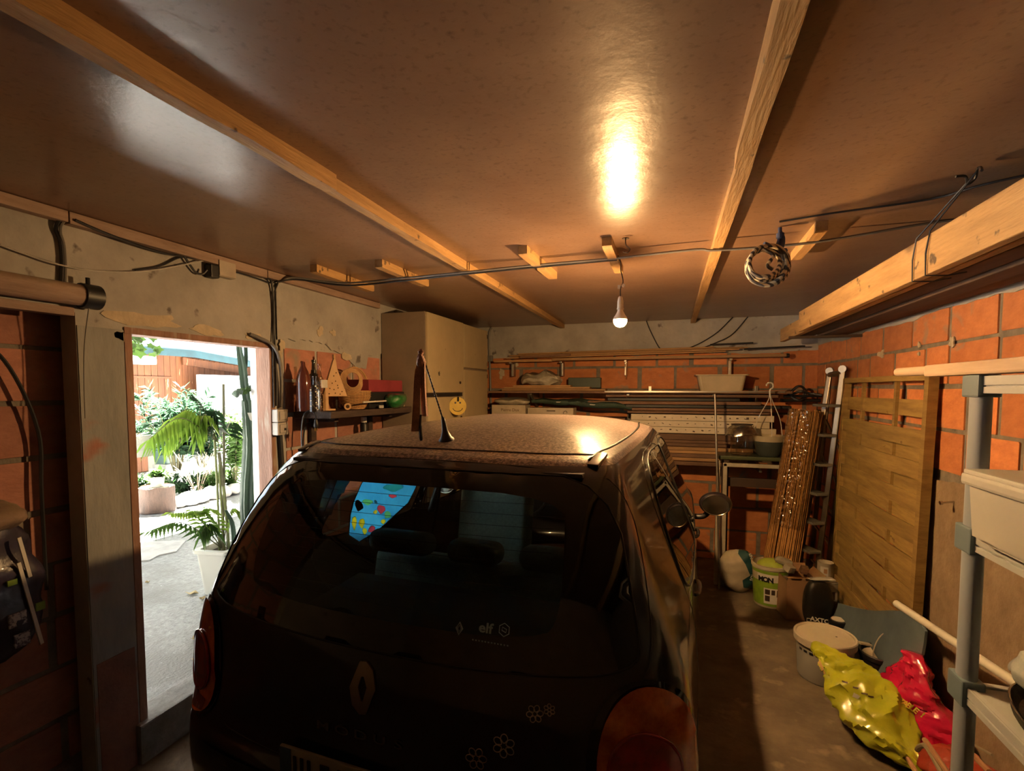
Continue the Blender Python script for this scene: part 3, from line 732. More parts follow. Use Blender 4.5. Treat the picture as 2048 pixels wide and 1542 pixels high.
# number plate
h0, n0 = proj_rear(0.0, .665)
m_pl = mat('number_plate_white', (0.38, 0.34, 0.32), rough=0.5); m_blue = mat('plate_blue', (0.03, 0.07, 0.18), rough=0.5); m_ink = mat('plate_black', (0.01, 0.01, 0.012), rough=0.5)
pz = bz_-.255; px0 = bx; h0 = proj_rear(px0, pz)[0]
b = BM(); add_box(b, (px0, h0.y-.012, pz), (.52, .010, .11), None, .003); plate = cpart('number_plate', b, m_pl, smooth=False)
b = BM(); add_box(b, (px0-.238, h0.y-.019, pz), (.038, .004, .104)); cpart('blue_band', b, m_blue, plate, smooth=False)
b = BM()
for dx, w in ((-.205, .010), (-.180, .010), (-.155, .010), (-.10, .03), (-.05, .012), (.0, .03), (.05, .012), (.10, .03), (.15, .012)): add_box(b, (px0+dx, h0.y-.0185, pz-.002), (w, .003, .075))
cpart('plate_character', b, m_ink, plate, smooth=False); C.objects[-1]['kind'] = 'stuff'
# antenna
hA, nA = cam_hit(893, 880)
if hA is None: hA, nA = proj_roof(0.02, .5)
top_w = at(842, 700, 1, 1.47); top = CMI @ top_w
b = BM(); dA = (top-hA).normalized()
add_lathe(b, [(.028, -.006), (.028, .004), (.020, .012), (.011, .035), (.0075, .07), (.0055, .085), (0, .086)], hA, 18, rot_to(dA*.6+V(0, 0, .4)))
ant = cpart('roof_antenna', b, m_dark)
b = BM(); q0 = hA+(dA*.6+V(0, 0, .4)).normalized()*.075; add_tube(b, [q0, q0.lerp(top, .5), top], .0026, 6)
L_ = (top-q0).length; rings_ = int(L_/.012)
for k in range(rings_): c_ = q0.lerp(top, k/rings_); add_tube(b, [c_, c_+dA*.004], .0036, 6)
cpart('antenna_rod', b, m_dark, ant)
# leather strap tied round the top of the antenna (hangs on it: its own thing)
m_lea = mat('worn_tan_leather', (0.55, 0.26, 0.18), rough=0.7, scale=30, col2=(0.30, 0.13, 0.09), bump=.5)
P = top_w
st = thing('leather_strap', 'worn reddish leather strap knotted to the top of the car antenna', 'strap', P-V(0, 0, .33))
b = BM()
def ribbon(b, pts, w, th, tw=0.0):
    pts = smooth_path(pts, 5); n = len(pts); A = []
    for i, p in enumerate(pts):
        t_ = i/(n-1); ww = w[0]+(w[1]-w[0])*t_ if isinstance(w, tuple) else w
        dx = V(math.cos(tw*t_), math.sin(tw*t_), 0)*ww/2; nn = V(-math.sin(tw*t_), math.cos(tw*t_), 0)*th/2
        A.append([b.verts.new(p-dx-nn), b.verts.new(p+dx-nn), b.verts.new(p+dx*.6+nn*3), b.verts.new(p-dx*.6+nn*3)])
    for r0, r1 in zip(A[:-1], A[1:]):
        for k in range(4): b.faces.new((r0[k], r0[(k+1) % 4], r1[(k+1) % 4], r1[k]))
    b.faces.new(A[0]); b.faces.new(A[-1][::-1])
ribbon(b, [P+V(-.002, 0, -.035), P+V(-.006, -.012, -.08), P+V(-.010, -.015, -.18), P+V(-.016, -.015, -.265)], (.018, .026), .006, .5); obj('strap_tail', b, m_lea, st, True)
b = BM(); ribbon(b, [P+V(.008, 0, -.04), P+V(.010, -.008, -.09), P+V(.014, -.012, -.16), P+V(.018, -.012, -.215)], (.012, .028), .005, -.6); obj('strap_tail', b, m_lea, st, True)
b = BM(); add_lathe(b, [(0, -.05), (.010, -.045), (.016, -.03), (.012, -.012), (.008, -.004), (.010, .004), (.004, .012), (0, .014)], P+V(0, -.002, -.01), 12); jitter(b, .004, 60, 3); obj('knot', b, m_lea, st, True)
b = BM(); add_tube(b, smooth_path([P+V(.002, -.01, -.21), P+V(.001, -.012, -.25), P+V(.004, -.012, -.295)]), [.004]*6+[.006]*6+[.004], 8); obj('toggle', b, m_dark, st, True)
# --- cabin
def soft_box(c, s, bev=.03, rot=None):
    b = BM(); add_box(b, c, s, rot); bmesh.ops.bevel(b, geom=b.edges[:], offset=bev, segments=4, affect='EDGES', profile=.5); return b
b = BM(); bb(b, (-.70, .35, .28), (.70, 2.75, .34)); cpart('cabin_floor', b, m_seatd, smooth=False)
b = soft_box((0, .93, .66), (1.20, .14, .60), .04, (-.22, 0, 0)); rs = cpart('rear_seat_back', b, m_seat)
b = soft_box((0, 1.22, .50), (1.16, .52, .16), .05); cpart('rear_seat_cushion', b, m_seat)
for x in (-.36, 0, .36):
    b = soft_box((x-.04, .86, 1.035 if x else 1.03), (.31 if x else .24, .13, .10), .045, (-.15, 0, 0)); cpart('headrest', b, m_seat, rs)
b = BM(); add_box(b, (0, .58, .90), (1.10, .34, .015), (.03, 0, 0)); cpart('parcel_shelf', b, m_seatd, smooth=False)
for x in (-.36, .36):
    b = soft_box((x, 1.86, .80), (.48, .14, .66), .05, (-.2, 0, 0)); fs = cpart('front_seat_back', b, m_seat)
    b = soft_box((x, 1.80, 1.21), (.25, .10, .18), .04, (-.15, 0, 0)); cpart('headrest', b, m_seat, fs)
    b = soft_box((x, 2.10, .48), (.48, .50, .16), .05); cpart('front_seat_cushion', b, m_seat)
b = soft_box((0, 2.72, .86), (1.30, .34, .26), .06); cpart('dashboard', b, m_seatd)
b = BM(); add_tube(b, [V(-.36+.18*math.cos(a), 2.46+.05*math.sin(a), .95+.17*math.sin(a)) for a in np.linspace(0, 2*PI, 24, endpoint=False)], .014, 8, closed=True); cpart('steering_wheel', b, m_dark)
for s in (-1, 1):    # trims that hide the thin bodywork inside
    b = BM(); add_tube(b, smooth_path([V(s*.51, .46, 1.40), V(s*.565, .46, 1.25), V(s*.60, .46, 1.06)]), .045, 10, flat=.8); cpart('pillar_trim', b, m_seatd)
    b = BM(); add_tube(b, smooth_path([V(s*.56, 1.69, 1.43), V(s*.64, 1.69, 1.2), V(s*.72, 1.69, .96)]), .032, 8, flat=.6); cpart('pillar_trim', b, m_seatd)
    b = BM(); add_tube(b, smooth_path([V(s*.60, 1.60, 1.38), V(s*.56, 1.50, 1.12), V(s*.50, 1.3, .9)]), .018, 6, flat=.15); cpart('seat_belt', b, m_seatd)
b = BM(); add_box(b, (0, 1.2, 1.47), (1.05, 1.7, .012), None, .003); cpart('headlining', b, mat('grey_headlining', (.10, .10, .095), rough=.9), smooth=False)
# fish-print sunshade hung inside the left rear door window
m_sh = mat('sunshade_blue', (0.05, 0.34, 0.62), rough=0.6, scale=5, col2=(0.02, 0.20, 0.48))
nt = m_sh.node_tree; pb = nt.nodes['Principled BSDF']; tr = nt.nodes.new('ShaderNodeBsdfTranslucent'); mx = nt.nodes.new('ShaderNodeMixShader'); mx.inputs[0].default_value = .75
nt.links.new(pb.inputs['Base Color'].links[0].from_socket, tr.inputs[0]); nt.links.new(pb.outputs[0], mx.inputs[1]); nt.links.new(tr.outputs[0], mx.inputs[2]); nt.links.new(mx.outputs[0], nt.nodes['Material Output'].inputs[0])
def tlmat(name, col):
    m = mat(name, col, rough=.6, var=.05); nt = m.node_tree; pb = nt.nodes['Principled BSDF']; tr = nt.nodes.new('ShaderNodeBsdfTranslucent'); mx = nt.nodes.new('ShaderNodeMixShader'); mx.inputs[0].default_value = .75
    nt.links.new(pb.inputs['Base Color'].links[0].from_socket, tr.inputs[0]); nt.links.new(pb.outputs[0], mx.inputs[1]); nt.links.new(tr.outputs[0], mx.inputs[2]); nt.links.new(mx.outputs[0], nt.nodes['Material Output'].inputs[0]); return m
XS = -.655
def shp(px, py):
    # point seen at that place, on the inner side of the left window
    o = CMI @ CAM; d = CMI.to_3x3() @ ray(px, py); return o+d*((XS-.0-o.x)/d.x)
poly = [shp(*p) for p in [(728, 955), (835, 968), (816, 1006), (757, 1060), (718, 1084), (697, 1070), (700, 1030), (706, 1005)]]
sst = thing('window_sunshade', 'blue sunshade printed with fish, hung in the left rear car window', 'sunshade', CM @ (sum(poly, Vector())/len(poly)))
def sh_mesh(pts, off, m, name, th=.0012):
    b = BM(); vs = [b.verts.new(CM @ (p+V(off, 0, 0))) for p in pts]; b.faces.new(vs); ex = bmesh.ops.extrude_face_region(b, geom=b.faces[:]); bmesh.ops.translate(b, vec=(th, 0, 0), verts=[g for g in ex['geom'] if isinstance(g, bmesh.types.BMVert)])
    return obj(name, b, m, sst)
b = BM(); add_tube(b, [CM @ (p+V(.001, 0, 0)) for p in poly], .003, 6, closed=True); obj('binding', b, m_seal, sst)
HOLES = []
def blob(px, py, rx, ry, m, name, seed=0, k=14, off=.001, hole=True):
    pts = [shp(px+rx*math.cos(a)*(1+.25*math.sin(2*a+seed)), py+ry*math.sin(a)*(1+.2*math.cos(3*a+seed))) for a in np.linspace(0, 2*PI, k, endpoint=False)]
    hp = [(px+rx*.9*math.cos(a)*(1+.25*math.sin(2*a+seed)), py+ry*.9*math.sin(a)*(1+.2*math.cos(3*a+seed))) for a in np.linspace(0, 2*PI, k, endpoint=False)]
    if hole and name != 'printed_bubble': HOLES.append(hp)
    return sh_mesh(pts, off, m, name, .0006)
mg = tlmat('print_green', (.35, .72, .42)); mp_ = tlmat('print_pink', (.75, .22, .30)); my = tlmat('print_yellow', (.80, .72, .12)); mt = tlmat('print_teal', (.15, .55, .58)); mw = tlmat('print_white', (.8, .85, .85))
for px, py, rx, ry, m, nm, sd in [(735, 1004, 9, 6, mg, 'printed_fish', 1), (751, 1004, 3, 4, mw, 'printed_bubble', 0), (786, 975, 17, 8, mt, 'printed_whale', 2), (762, 1018, 7, 9, mp_, 'printed_coral', 1), (750, 1024, 4, 4, my, 'printed_fish', 3),
        (723, 1046, 5, 10, my, 'printed_seahorse', 2), (743, 1059, 8, 7, mp_, 'printed_starfish', 4), (775, 1030, 8, 7, mg, 'printed_weed', 5), (729, 1062, 4, 7, my, 'printed_weed', 1), (766, 1043, 4, 5, my, 'printed_fish', 2), (785, 992, 7, 4, mp_, 'printed_tongue', 1), (708, 1045, 4, 14, my, 'printed_weed', 2)]:
    blob(px, py, rx, ry, m, nm, sd)
POLY_PX = [(728, 955), (835, 968), (816, 1006), (757, 1060), (718, 1084), (697, 1070), (700, 1030), (706, 1005)]
fb_ = panel([tuple(p) for p in POLY_PX], lambda x, y: (CM @ shp(x, y), CM.to_3x3() @ V(1, 0, 0)), 0, 9.0, HOLES)
obj('fabric', fb_, m_sh, sst)
blob(716, 1011, 8, 11, m_seal, 'suction_cup', 0, off=.006, hole=False)
# hi-visibility strip on the right front seat
b = BM(); o_ = V(.50, 1.78, 1.10); add_prism(b, [(-.012, -.10), (.025, -.11), (.022, .06), (.002, .12), (-.015, .05)], CM @ o_, (1, 0, 0), (0, 0, 1), (0, .008, 0))
tag(obj('safety_vest', b, mat('hi_vis_yellow', (0.62, 0.85, 0.05), rough=.7, emit=None), origin=tuple(CM @ V(.50, 1.78, .99))), 'fluorescent yellow vest hung inside the car by the right front seat', 'vest')
# ================================================================== LEFT WALL FITTINGS
def lw(x, y, d=0.0): p = at(x, y, 0, XL+d); return p
G1 = 'black cables dropping down the left wall'
cable('wall_cable', [lw(128, 432, .02), lw(116, 445, .02), lw(112, 460, .012), lw(120, 480, .012), lw(124, 520, .012), lw(122, 578, .012)], .007, m_cable, 'thicker black cable looping down the grey wall to the roller pole, left one', n=5)
cable('wall_cable', [lw(140, 434, .02), lw(124, 448, .025), lw(121, 465, .022), lw(128, 490, .014), lw(131, 530, .012), lw(130, 578, .012)], .005, m_cablegrey, 'greyish cable looping down the wall to the roller pole, right one', n=5)
cable('wall_cable', [lw(0, 489, .02), lw(60, 511, .02), lw(130, 532, .03), lw(200, 542, .02), lw(280, 543, .02), lw(350, 533, .02), lw(418, 519, .03)], .0035, m_cablew, 'thin white cable sagging across the wall towards the junction box', n=6)
cable('wall_cable', [lw(150, 440, .05), lw(210, 466, .05), lw(280, 492, .03), lw(330, 507, .02), lw(365, 512, .02)], .006, m_cable, 'black cable following the timber strip left of the junction box', n=6)
cable('wall_cable', [lw(270, 540, .01), lw(320, 532, .012), lw(360, 515, .015), lw(395, 518, .03), lw(425, 522, .03)], .004, m_cable, 'thin black cable rising along the wall into the junction box', n=6)
cable('wall_cable', [lw(368, 512, .02), lw(380, 530, .02), lw(392, 545, .02), lw(405, 548, .03), lw(414, 540, .04)], .0055, m_cable, 'black cable hanging in a loop below the junction box plug', n=6)
cable('wall_cable', [lw(458, 540, .02), lw(500, 552, .02), lw(530, 562, .02), lw(543, 566, .02), lw(560, 560, .03)], .004, m_cable, 'thin cable from the junction box to the drop cables by the door', n=6)
cable('wall_cable', [lw(458, 528, .03), lw(505, 545, .03), lw(536, 556, .03), lw(544, 570, .02), lw(547, 620, .012), lw(550, 690, .012), lw(553, 760, .012), lw(553, 812, .012)], .007, m_cable, 'black cable running down beside the door frame to the switch box', n=6)
cable('wall_cable', [lw(556, 566, .02), lw(548, 590, .02), lw(548, 640, .018), lw(546, 700, .015), lw(547, 770, .015), lw(548, 815, .015)], .0045, m_cable, 'second thinner black cable down beside the door frame', n=6)
cable('wall_conduit', [lw(500, 668, .02), lw(520, 676, .03), lw(545, 690, .035), lw(558, 715, .035), lw(563, 760, .03), lw(562, 815, .02)], .010, m_cablegrey, 'grey plastic conduit bending from over the door down to the switch box', 'conduit', n=6, seg=8)
# junction box
c = lw(441, 541, .0); t = thing('junction_box', 'square cream junction box on the left wall under the ceiling', 'junction box', c-V(0, 0, .05))
m_cream = mat('aged_cream_plastic', (0.55, 0.47, 0.38), rough=.5)
bm = BM(); bb(bm, (XL+.001, c.y-.055, c.z-.04), (XL+.045, c.y+.055, c.z+.045), .006); obj('case', bm, m_cream, t)
bm = BM(); bb(bm, (XL+.045, c.y-.052, c.z-.037), (XL+.052, c.y+.052, c.z+.042), .003); obj('cover', bm, m_cream, t)
c2 = lw(415, 543, 0); bm = BM(); bb(bm, (XL+.001, c2.y-.022, c2.z-.035), (XL+.05, c2.y+.03, c2.z+.035), .008); tag(obj('plug', bm, m_dark), 'black plug on the wall just left of the cream junction box', 'plug')
# switch box beside the door
c = lw(553, 844, 0); t = thing('wall_switch', 'grey surface switch and socket box beside the door frame', 'switch', (XL, c.y, c.z-.08))
m_grey = mat('grey_plastic', (0.50, 0.46, 0.42), rough=.5)
for dz, nm in ((.04, 'switch_box'), (-.04, 'socket_box')):
    bm = BM(); bb(bm, (XL+.001, c.y-.043, c.z+dz-.039), (XL+.05, c.y+.043, c.z+dz+.039), .006); q = obj(nm, bm, m_grey, t)
    bm = BM(); bb(bm, (XL+.05, c.y-.03, c.z+dz-.026), (XL+.056, c.y+.03, c.z+dz+.026), .004); obj('rocker' if dz > 0 else 'flap', bm, m_grey, q)
bm = BM(); bb(bm, (XL+.056, c.y+.002, c.z-.05), (XL+.059, c.y+.016, c.z-.036)); obj('hole', bm, m_dark, q)
bm = BM(); add_tube(bm, [(XL+.015, c.y+.01, c.z-.08), (XL+.015, c.y+.02, c.z-.28), (XL+.02, c.y+.02, c.z-.6)], .014, 8); tag(obj('wall_conduit', bm, m_dark, smooth=True), 'dark conduit going down the wall below the switch box', 'conduit')
# roller pole across the niche
p0 = V(XL+.05, .60, 2.095); p1 = V(XL+.05, 1.405, 2.095)
t = thing('roller_pole', 'round grey-brown pole with a black end cap above the dark niche', 'pole', (XL+.05, 1.0, 2.05))
bm = BM(); add_tube(bm, [p0+V(0, -1.2, 0), p1], .042, 18); obj('pole', bm, m_woodtrim, t, True)
bm = BM(); add_tube(bm, [p1-V(0, .0, 0), p1+V(0, .065, 0)], .050, 18); add_tube(bm, [p1+V(0, .03, .04), p1+V(0, .03, .075)], .008, 8); obj('end_cap', bm, m_dark, t, True)
bm = BM(); bb(bm, (XL-.02, -.6, 2.012), (XL+.03, 1.395, 2.045), .003); tag(obj('batten_rail', bm, m_woodtrim), 'flat timber rail under the roller pole over the niche', 'rail')
cable('pull_cord', [(XL+.06, 1.43, 2.06), (XL+.03, 1.425, 1.9), (XL+.025, 1.42, 1.75), (XL+.03, 1.415, 1.6)], .0025, m_cablegrey, 'thin cord hanging from the end of the roller pole', 'cord')
# niche contents: dark cable drop, hanging bag
cable('niche_cable', [(XL-.13, 1.00, 1.93), (XL-.12, 1.16, 1.90), (XL-.11, 1.25, 1.80), (XL-.11, 1.33, 1.55), (XL-.11, 1.33, 1.3), (XL-.11, 1.33, .9)], .007, m_cable, 'black cable hanging down inside the dark niche')
cable('niche_cable', [(XL-.13, .72, 1.86), (XL-.12, 1.05, 1.865), (XL-.12, 1.2, 1.90)], .003, m_cablew, 'thin white wire strung across inside the dark niche')
cable('hose', [(XL-.2, .9, .75), (XL-.18, 1.08, .62), (XL-.18, 1.14, .40), (XL-.2, 1.10, .15), (XL-.2, 1.0, .03)], .006, m_cablegrey, 'thin grey hose curving at the bottom left of the photo in the niche', 'hose')
t = thing('charcoal_bag', 'crumpled black and purple plastic bag of charcoal hanging in the left niche', 'bag', (-2.36, 1.12, .72))
m_bagp = mat('dark_purple_bag', (0.06, 0.045, 0.08), rough=.35, scale=6, col2=(0.015, .014, .02), bump=.5, bscale=14, coat=.3)
def sack(w, d, h, c, seed, amp=.02, rot=None, pinch=.0, slump=0.0, cuts=None):
    b = BM(); nu, nv = 28, 22
    def f(u, v):
        a = 2*PI*u; z = v
        k = (math.sin(PI*min(1, max(0, z*.94+.03)))**.32)
        if z > .85: k *= 1-pinch*(z-.85)/.15
        x = w/2*k*abs(math.cos(a))**.7*(1 if math.cos(a) >= 0 else -1); y = d/2*k*abs(math.sin(a))**.8*(1 if math.sin(a) >= 0 else -1)
        y += slump*math.sin(PI*z)
        p = Vector((x, y, z*h)); n = noise.noise_vector(p*9+Vector((seed, seed, seed))); n2 = noise.noise_vector(p*28+Vector((seed, 0, seed)))
        return p+n*amp+n2*amp*.35
    vs = [[b.verts.new(f(i/nu, j/nv)) for j in range(nv+1)] for i in range(nu)]
    for i in range(nu):
        for j in range(nv): b.faces.new((vs[i][j], vs[(i+1) % nu][j], vs[(i+1) % nu][j+1], vs[i][j+1]))
    b.faces.new([vs[i][0] for i in range(nu)][::-1]); b.faces.new([vs[i][nv] for i in range(nu)])
    M = Matrix.Translation(Vector(c)) @ (Euler(rot).to_matrix().to_4x4() if rot else Matrix())
    bmesh.ops.transform(b, matrix=M, verts=b.verts); return b
obj('bag_body', sack(.34, .16, .50, (-2.34, 1.10, .72), 4, .025, (0, 0, 1.57)), m_bagp, t, True)
m_lab = mat('bag_label_white', (0.45, 0.45, 0.48), rough=.5, scale=60, col2=(0.08, .07, .12), contrast=(.45, .55)); m_labg = mat('bag_label_green', (0.25, 0.42, 0.05), rough=.5)
for y, z, sy, sz, m in ((1.10, .80, .05, .05, m_lab), (1.09, .88, .055, .05, m_lab), (1.13, .92, .012, .34, m_white), (1.16, .90, .03, .03, m_labg), (1.08, 1.02, .03, .02, m_labg), (1.12, 1.10, .012, .16, m_white)):
    bm = BM(); add_box(bm, (-2.258, y+.06, z), (.006, sy, sz), (.18 if sz > .1 else 0, 0, .1)); obj('label_patch', bm, m, t)
obj('bag_top', sack(.24, .20, .10, (-2.34, 1.10, 1.2), 8, .02, (0, 0, 1.57)), mat('brown_sack_mouth', (.30, .20, .14), rough=.8, bump=.5), t, True)
# ------------------------------------------------------------------ shelf on the left wall
m_shelf = mat('old_dark_plank', (0.075, 0.045, 0.035), rough=.75, scale=5, col2=(0.03, .02, .016), streak=(4, .6, 4), bump=.4)
SZ = 1.578; SX = XL+.30
t = thing('wall_shelf', 'long dark plank shelf fixed to the brick part of the left wall', 'shelf', (XL, 3.2, SZ-.05))
bm = BM(); bb(bm, (XL+.016, 2.62, SZ-.045), (SX, 3.642, SZ), .005); subdiv(bm, 3); jitter(bm, .004, 9); obj('plank', bm, m_shelf, t)
for yy in (2.78, 3.45):
    bm = BM(); bb(bm, (XL+.016, yy-.025, SZ-.28), (XL+.04, yy+.025, SZ-.045), .004); bb(bm, (XL+.04, yy-.02, SZ-.075), (XL+.22, yy+.02, SZ-.045), .004); obj('bracket', bm, m_shelf, t)
SH = SZ
m_bg = glassmat('clear_bottle_glass', (.80, .76, .70), .02, 1.45, .06); m_dkg = mat('dark_wine_glass', (.012, .014, .010), rough=.08, coat=1); m_brg = mat('brown_red_glass', (.12, .03, .02), rough=.1, coat=1)
def shelfpt(px, py, X): p = at(px, py, 0, X); return V(p.x, p.y, SH+.001)
def bottle(px, X, r, h, m, label, prof=None, name='bottle', parts=()):
    c = shelfpt(px, 815, X); t = thing(name, label, 'bottle', c)
    prof = prof or [(0, 0), (r, .003), (r, h*.55), (r*.85, h*.66), (r*.36, h*.76), (r*.32, h*.95), (r*.40, h*.96), (r*.40, h), (0, h)]
    bm = BM(); add_lathe(bm, prof, c, 20); obj('glass', bm, m, t, True); return t, c
t, c = bottle(608, XL+.12, .045, .31, m_brg, 'reddish brown round-shouldered bottle, leftmost on the dark wall shelf', [(0, 0), (.043, .003), (.045, .15), (.044, .20), (.030, .25), (.014, .285), (.012, .31), (0, .31)])
t, c = bottle(629, XL+.10, .036, .33, m_dkg, 'tall dark wine bottle with a white and blue label on the wall shelf')
m_paper = mat('label_paper', (.62, .60, .56), rough=.8); m_pblue = mat('label_blue', (.06, .10, .22), rough=.7)
bm = BM(); add_lathe(bm, [(.0368, .12), (.0368, .19)], c, 20); obj('label_band', bm, m_pblue, t, True)
bm = BM(); add_lathe(bm, [(.031, .70*.33), (.0165, .74*.33), (.0165, .80*.33)], c, 20); 
obj('neck_foil', bm, m_dark, t, True)
for k, (px, X, lab, hh) in enumerate([(640, XL+.19, 'clear glass bottle holding a string of tiny lights, beside the wooden tree', .30), (630, XL+.24, 'clear glass bottle with a string of tiny lights, nearest the shelf edge', .22)]):
    t, c = bottle(px, X, .034, hh, m_bg, lab)
    bm = BM(); add_tube(bm, smooth_path([c+V(.018*math.sin(k+i*2.1), .018*math.cos(i*2.1), .01+i*hh*.115) for i in range(8)], 4), .0012, 5); w_ = obj('light_wire', bm, m_chrome, t)
    for i in range(14):
        a = i*2.1; q = c+V(.024*math.sin(a), .024*math.cos(a), .015+i*hh*.05); bm = BM(); add_box(bm, q, (.006, .006, .006)); obj('tiny_light', bm, mat('tiny_light_%d' % i, (.9, .7, .3), rough=.2) if k == 0 and i == 0 else bpy.data.materials['tiny_light_0'], w_)
bm = BM(); c = shelfpt(640, 815, XL+.19); bb(bm, (c.x+.035, c.y-.03, SH+.15), (c.x+.0375, c.y+.03, SH+.20)); tag(obj('bottle_tag', bm, m_paper), 'white paper label hanging on the light-string bottle', 'label')
m_ply = mat('pale_plywood', (0.58, 0.36, 0.17), rough=.6, scale=8, col2=(.46, .27, .12)); m_holes = mat('drilled_hole', (.10, .05, .02), rough=.9)
def tree(cpos, h, w, lab, holes, th=.022):
    t = thing('wooden_tree', lab, 'ornament', cpos); b = BM(); n = 4
    poly = [(-w/2, .27*h), (-w*.05, .96*h), (0, h), (w*.05, .96*h), (w*.10, .80*h), (w/2, .27*h)]
    ey = V(0, 0, 1); ex = V(.45, .9, 0).normalized()
    add_prism(b, poly, cpos, ex, ey, ex.cross(ey)*th); obj('tree_panel', b, m_ply, t)
    b = BM(); add_prism(b, [(-w*.5, 0), (w*.0, 0), (w*.0, .03*h), (-w*.28, .03*h), (-w*.28, .268*h), (-w*.5, .268*h)], cpos, ex, ey, ex.cross(ey)*th); obj('stand', b, m_ply, t)
    nrm = ex.cross(ey); b0 = cpos+nrm*(th+.0004)
    for (u, v) in holes:
        q = cpos+ex*u*w+ey*v*h; b = BM(); add_lathe(b, [(0, 0), (.0042, 0), (.0042, .0012), (0, .0012)], q+nrm*(th if nrm.dot(CAM-q) > 0 else -.0012), 10, rot_to(nrm)); obj('hole', b, m_holes, t)
    b = BM(); add_box(b, cpos+ey*(h*1.03)+nrm*th/2, (.016, .016, .03), None, .003); obj('star_block', b, m_ply, t)
tree(shelfpt(668, 815, XL+.17), .345, .17, 'tall pale wooden Christmas tree ornament drilled with small holes', [(-.22, .42), (-.05, .40), (.12, .43), (.28, .36), (-.12, .52), (.02, .56), (.10, .48), (-.05, .66), (.05, .72), (-.25, .32), (.0, .33), (.2, .31)])
tree(shelfpt(612, 815, XL+.06), .14, .075, 'small pale wooden tree ornament at the left end of the shelf', [(0, .5), (.1, .4), (-.1, .38)])
c = shelfpt(695, 813, XL+.24)+V(0, 0, .024)
t = thing('toy_wheel', 'small pale wooden spoked wheel in front of the wicker basket', 'toy', c-V(0, 0, .024)); ax = rot_to((.7, -.7, 0))
bm = BM(); add_lathe(bm, [(.012, -.008), (.023, -.008), (.024, 0), (.023, .008), (.012, .008), (.012, -.008)], c, 20, ax); obj('rim', bm, m_ply, t, True)
for k in range(4):
    bm = BM(); d = ax @ V(math.cos(k*PI/4), math.sin(k*PI/4), 0); add_tube(bm, [c-d*.013, c+d*.013], .002, 5); obj('spoke', bm, m_holes, t)
for (px, X, dz) in ((673, XL+.20, .20), (686, XL+.21, .09)):
    q = shelfpt(px, 815, X)+V(0, 0, dz)
# wicker basket: bowl, hoop handle
c = shelfpt(710, 813, XL+.16); t = thing('wicker_basket', 'oval wicker basket with a high hoop handle on the wall shelf', 'basket', c)
m_wick = mat('wicker', (0.50, 0.30, 0.13), rough=.6, scale=30, col2=(.34, .18, .07))
ex = V(.35, .94, 0).normalized(); ey = V(-.94, .35, 0).normalized(); 
bk = BM()
def bas(a, z): r = (.068+.05*math.sin(min(1, z/.10)*PI*.5))*(1); return c+ex*(r*1.0*math.cos(a))+ey*(r*.78*math.sin(a))+V(0, 0, z)
rows_ = 13
for i in range(rows_):
    z = .006+i*.009; pts = [bas(a, z)+(ex*math.cos(a)+ey*math.sin(a))*(.002*math.cos(a*14+(i % 2)*PI)) for a in np.linspace(0, 2*PI, 64, endpoint=False)]; add_tube(bk, pts, .0038, 5, closed=True)
o = obj('woven_bowl', bk, m_wick, t, True); o['kind'] = 'stuff'
bm = BM()
for k in range(28): a = 2*PI*k/28; add_tube(bm, [bas(a, z)-(ex*math.cos(a)+ey*math.sin(a))*.001 for z in (.003, .04, .08, .122)], .0025, 5)
o = obj('woven_stake', bm, m_wick, t, True); o['kind'] = 'stuff'
bm = BM(); add_lathe(bm, [(0, .004), (.062, .004), (.064, .0)], c, 24); obj('basket_base', bm, m_wick, t)
bm = BM(); add_tube(bm, [bas(a, .125) for a in np.linspace(0, 2*PI, 48, endpoint=False)], .006, 6, closed=True); obj('rim', bm, m_wick, t, True)
bm = BM(); add_tube(bm, [c+ex*(.118*math.cos(a))+V(0, 0, .13+.165*math.sin(a)) for a in np.linspace(0, PI, 24)], .0065, 6); add_tube(bm, [c+ex*(.106*math.cos(a))+V(0, 0, .13+.152*math.sin(a)) for a in np.linspace(0, PI, 24)], .004, 6); obj('hoop_handle', bm, m_wick, t, True)
# second, round woven disc basket leaning inside the hoop
c2 = c+ex*(-.03)+V(0, 0, .205); t = thing('wicker_ring', 'round woven wicker ring leaning against the basket handle', 'basket', c+V(0, 0, .13))
bm = BM()
for i in range(7):
    r1 = .055+i*.0065; add_tube(bm, [c2-ey*.02+ex*(r1*math.cos(a))+V(0, 0, (r1*math.sin(a))-(r1-.055)*.35)+ey*.02*i/7 for a in np.linspace(0, 2*PI, 40, endpoint=False)], .0036, 5, closed=True)
o = obj('woven_ring', bm, m_wick, t, True)
# red box on top of a black one, green mesh-wrapped parcel, loose bits
c = V(XL+.14, 3.375, SH+.001); m_redb = mat('dark_red_cardboard', (0.28, 0.035, 0.05), rough=.6)
bm = BM(); add_box(bm, c+V(0, .0, .165), (.18, .50, .09), (.0, 0, .03), .004); rb_ = tag(obj('red_box', bm, m_redb), 'long dark red box standing on the black box on the wall shelf', 'box')
bm = BM(); add_box(bm, c+V(0, .0, .060), (.20, .52, .118), (0, 0, .03), .004); tag(obj('black_box', bm, m_dark), 'long black box under the dark red box on the wall shelf', 'box')
m_grn = mat('green_plastic_wrap', (0.03, 0.20, 0.05), rough=.18, scale=14, col2=(.01, .07, .02), bump=.8, bscale=40, coat=.8)
b = sack(.13, .22, .10, c+V(.16, .02, -.0), 7, .02); tag(obj('wrapped_parcel', b, m_grn, smooth=True), 'shiny green plastic-wrapped parcel on the shelf in front of the red box', 'parcel')
bm = BM(); q = c+V(.15, -.28, .05); add_tube(bm, [q+V(0, -.12, 0), q+V(.02, .14, .004)], .006, 8); tag(obj('white_rod', bm, m_white, smooth=True), 'short pale rod lying between the basket and the green parcel', 'rod')
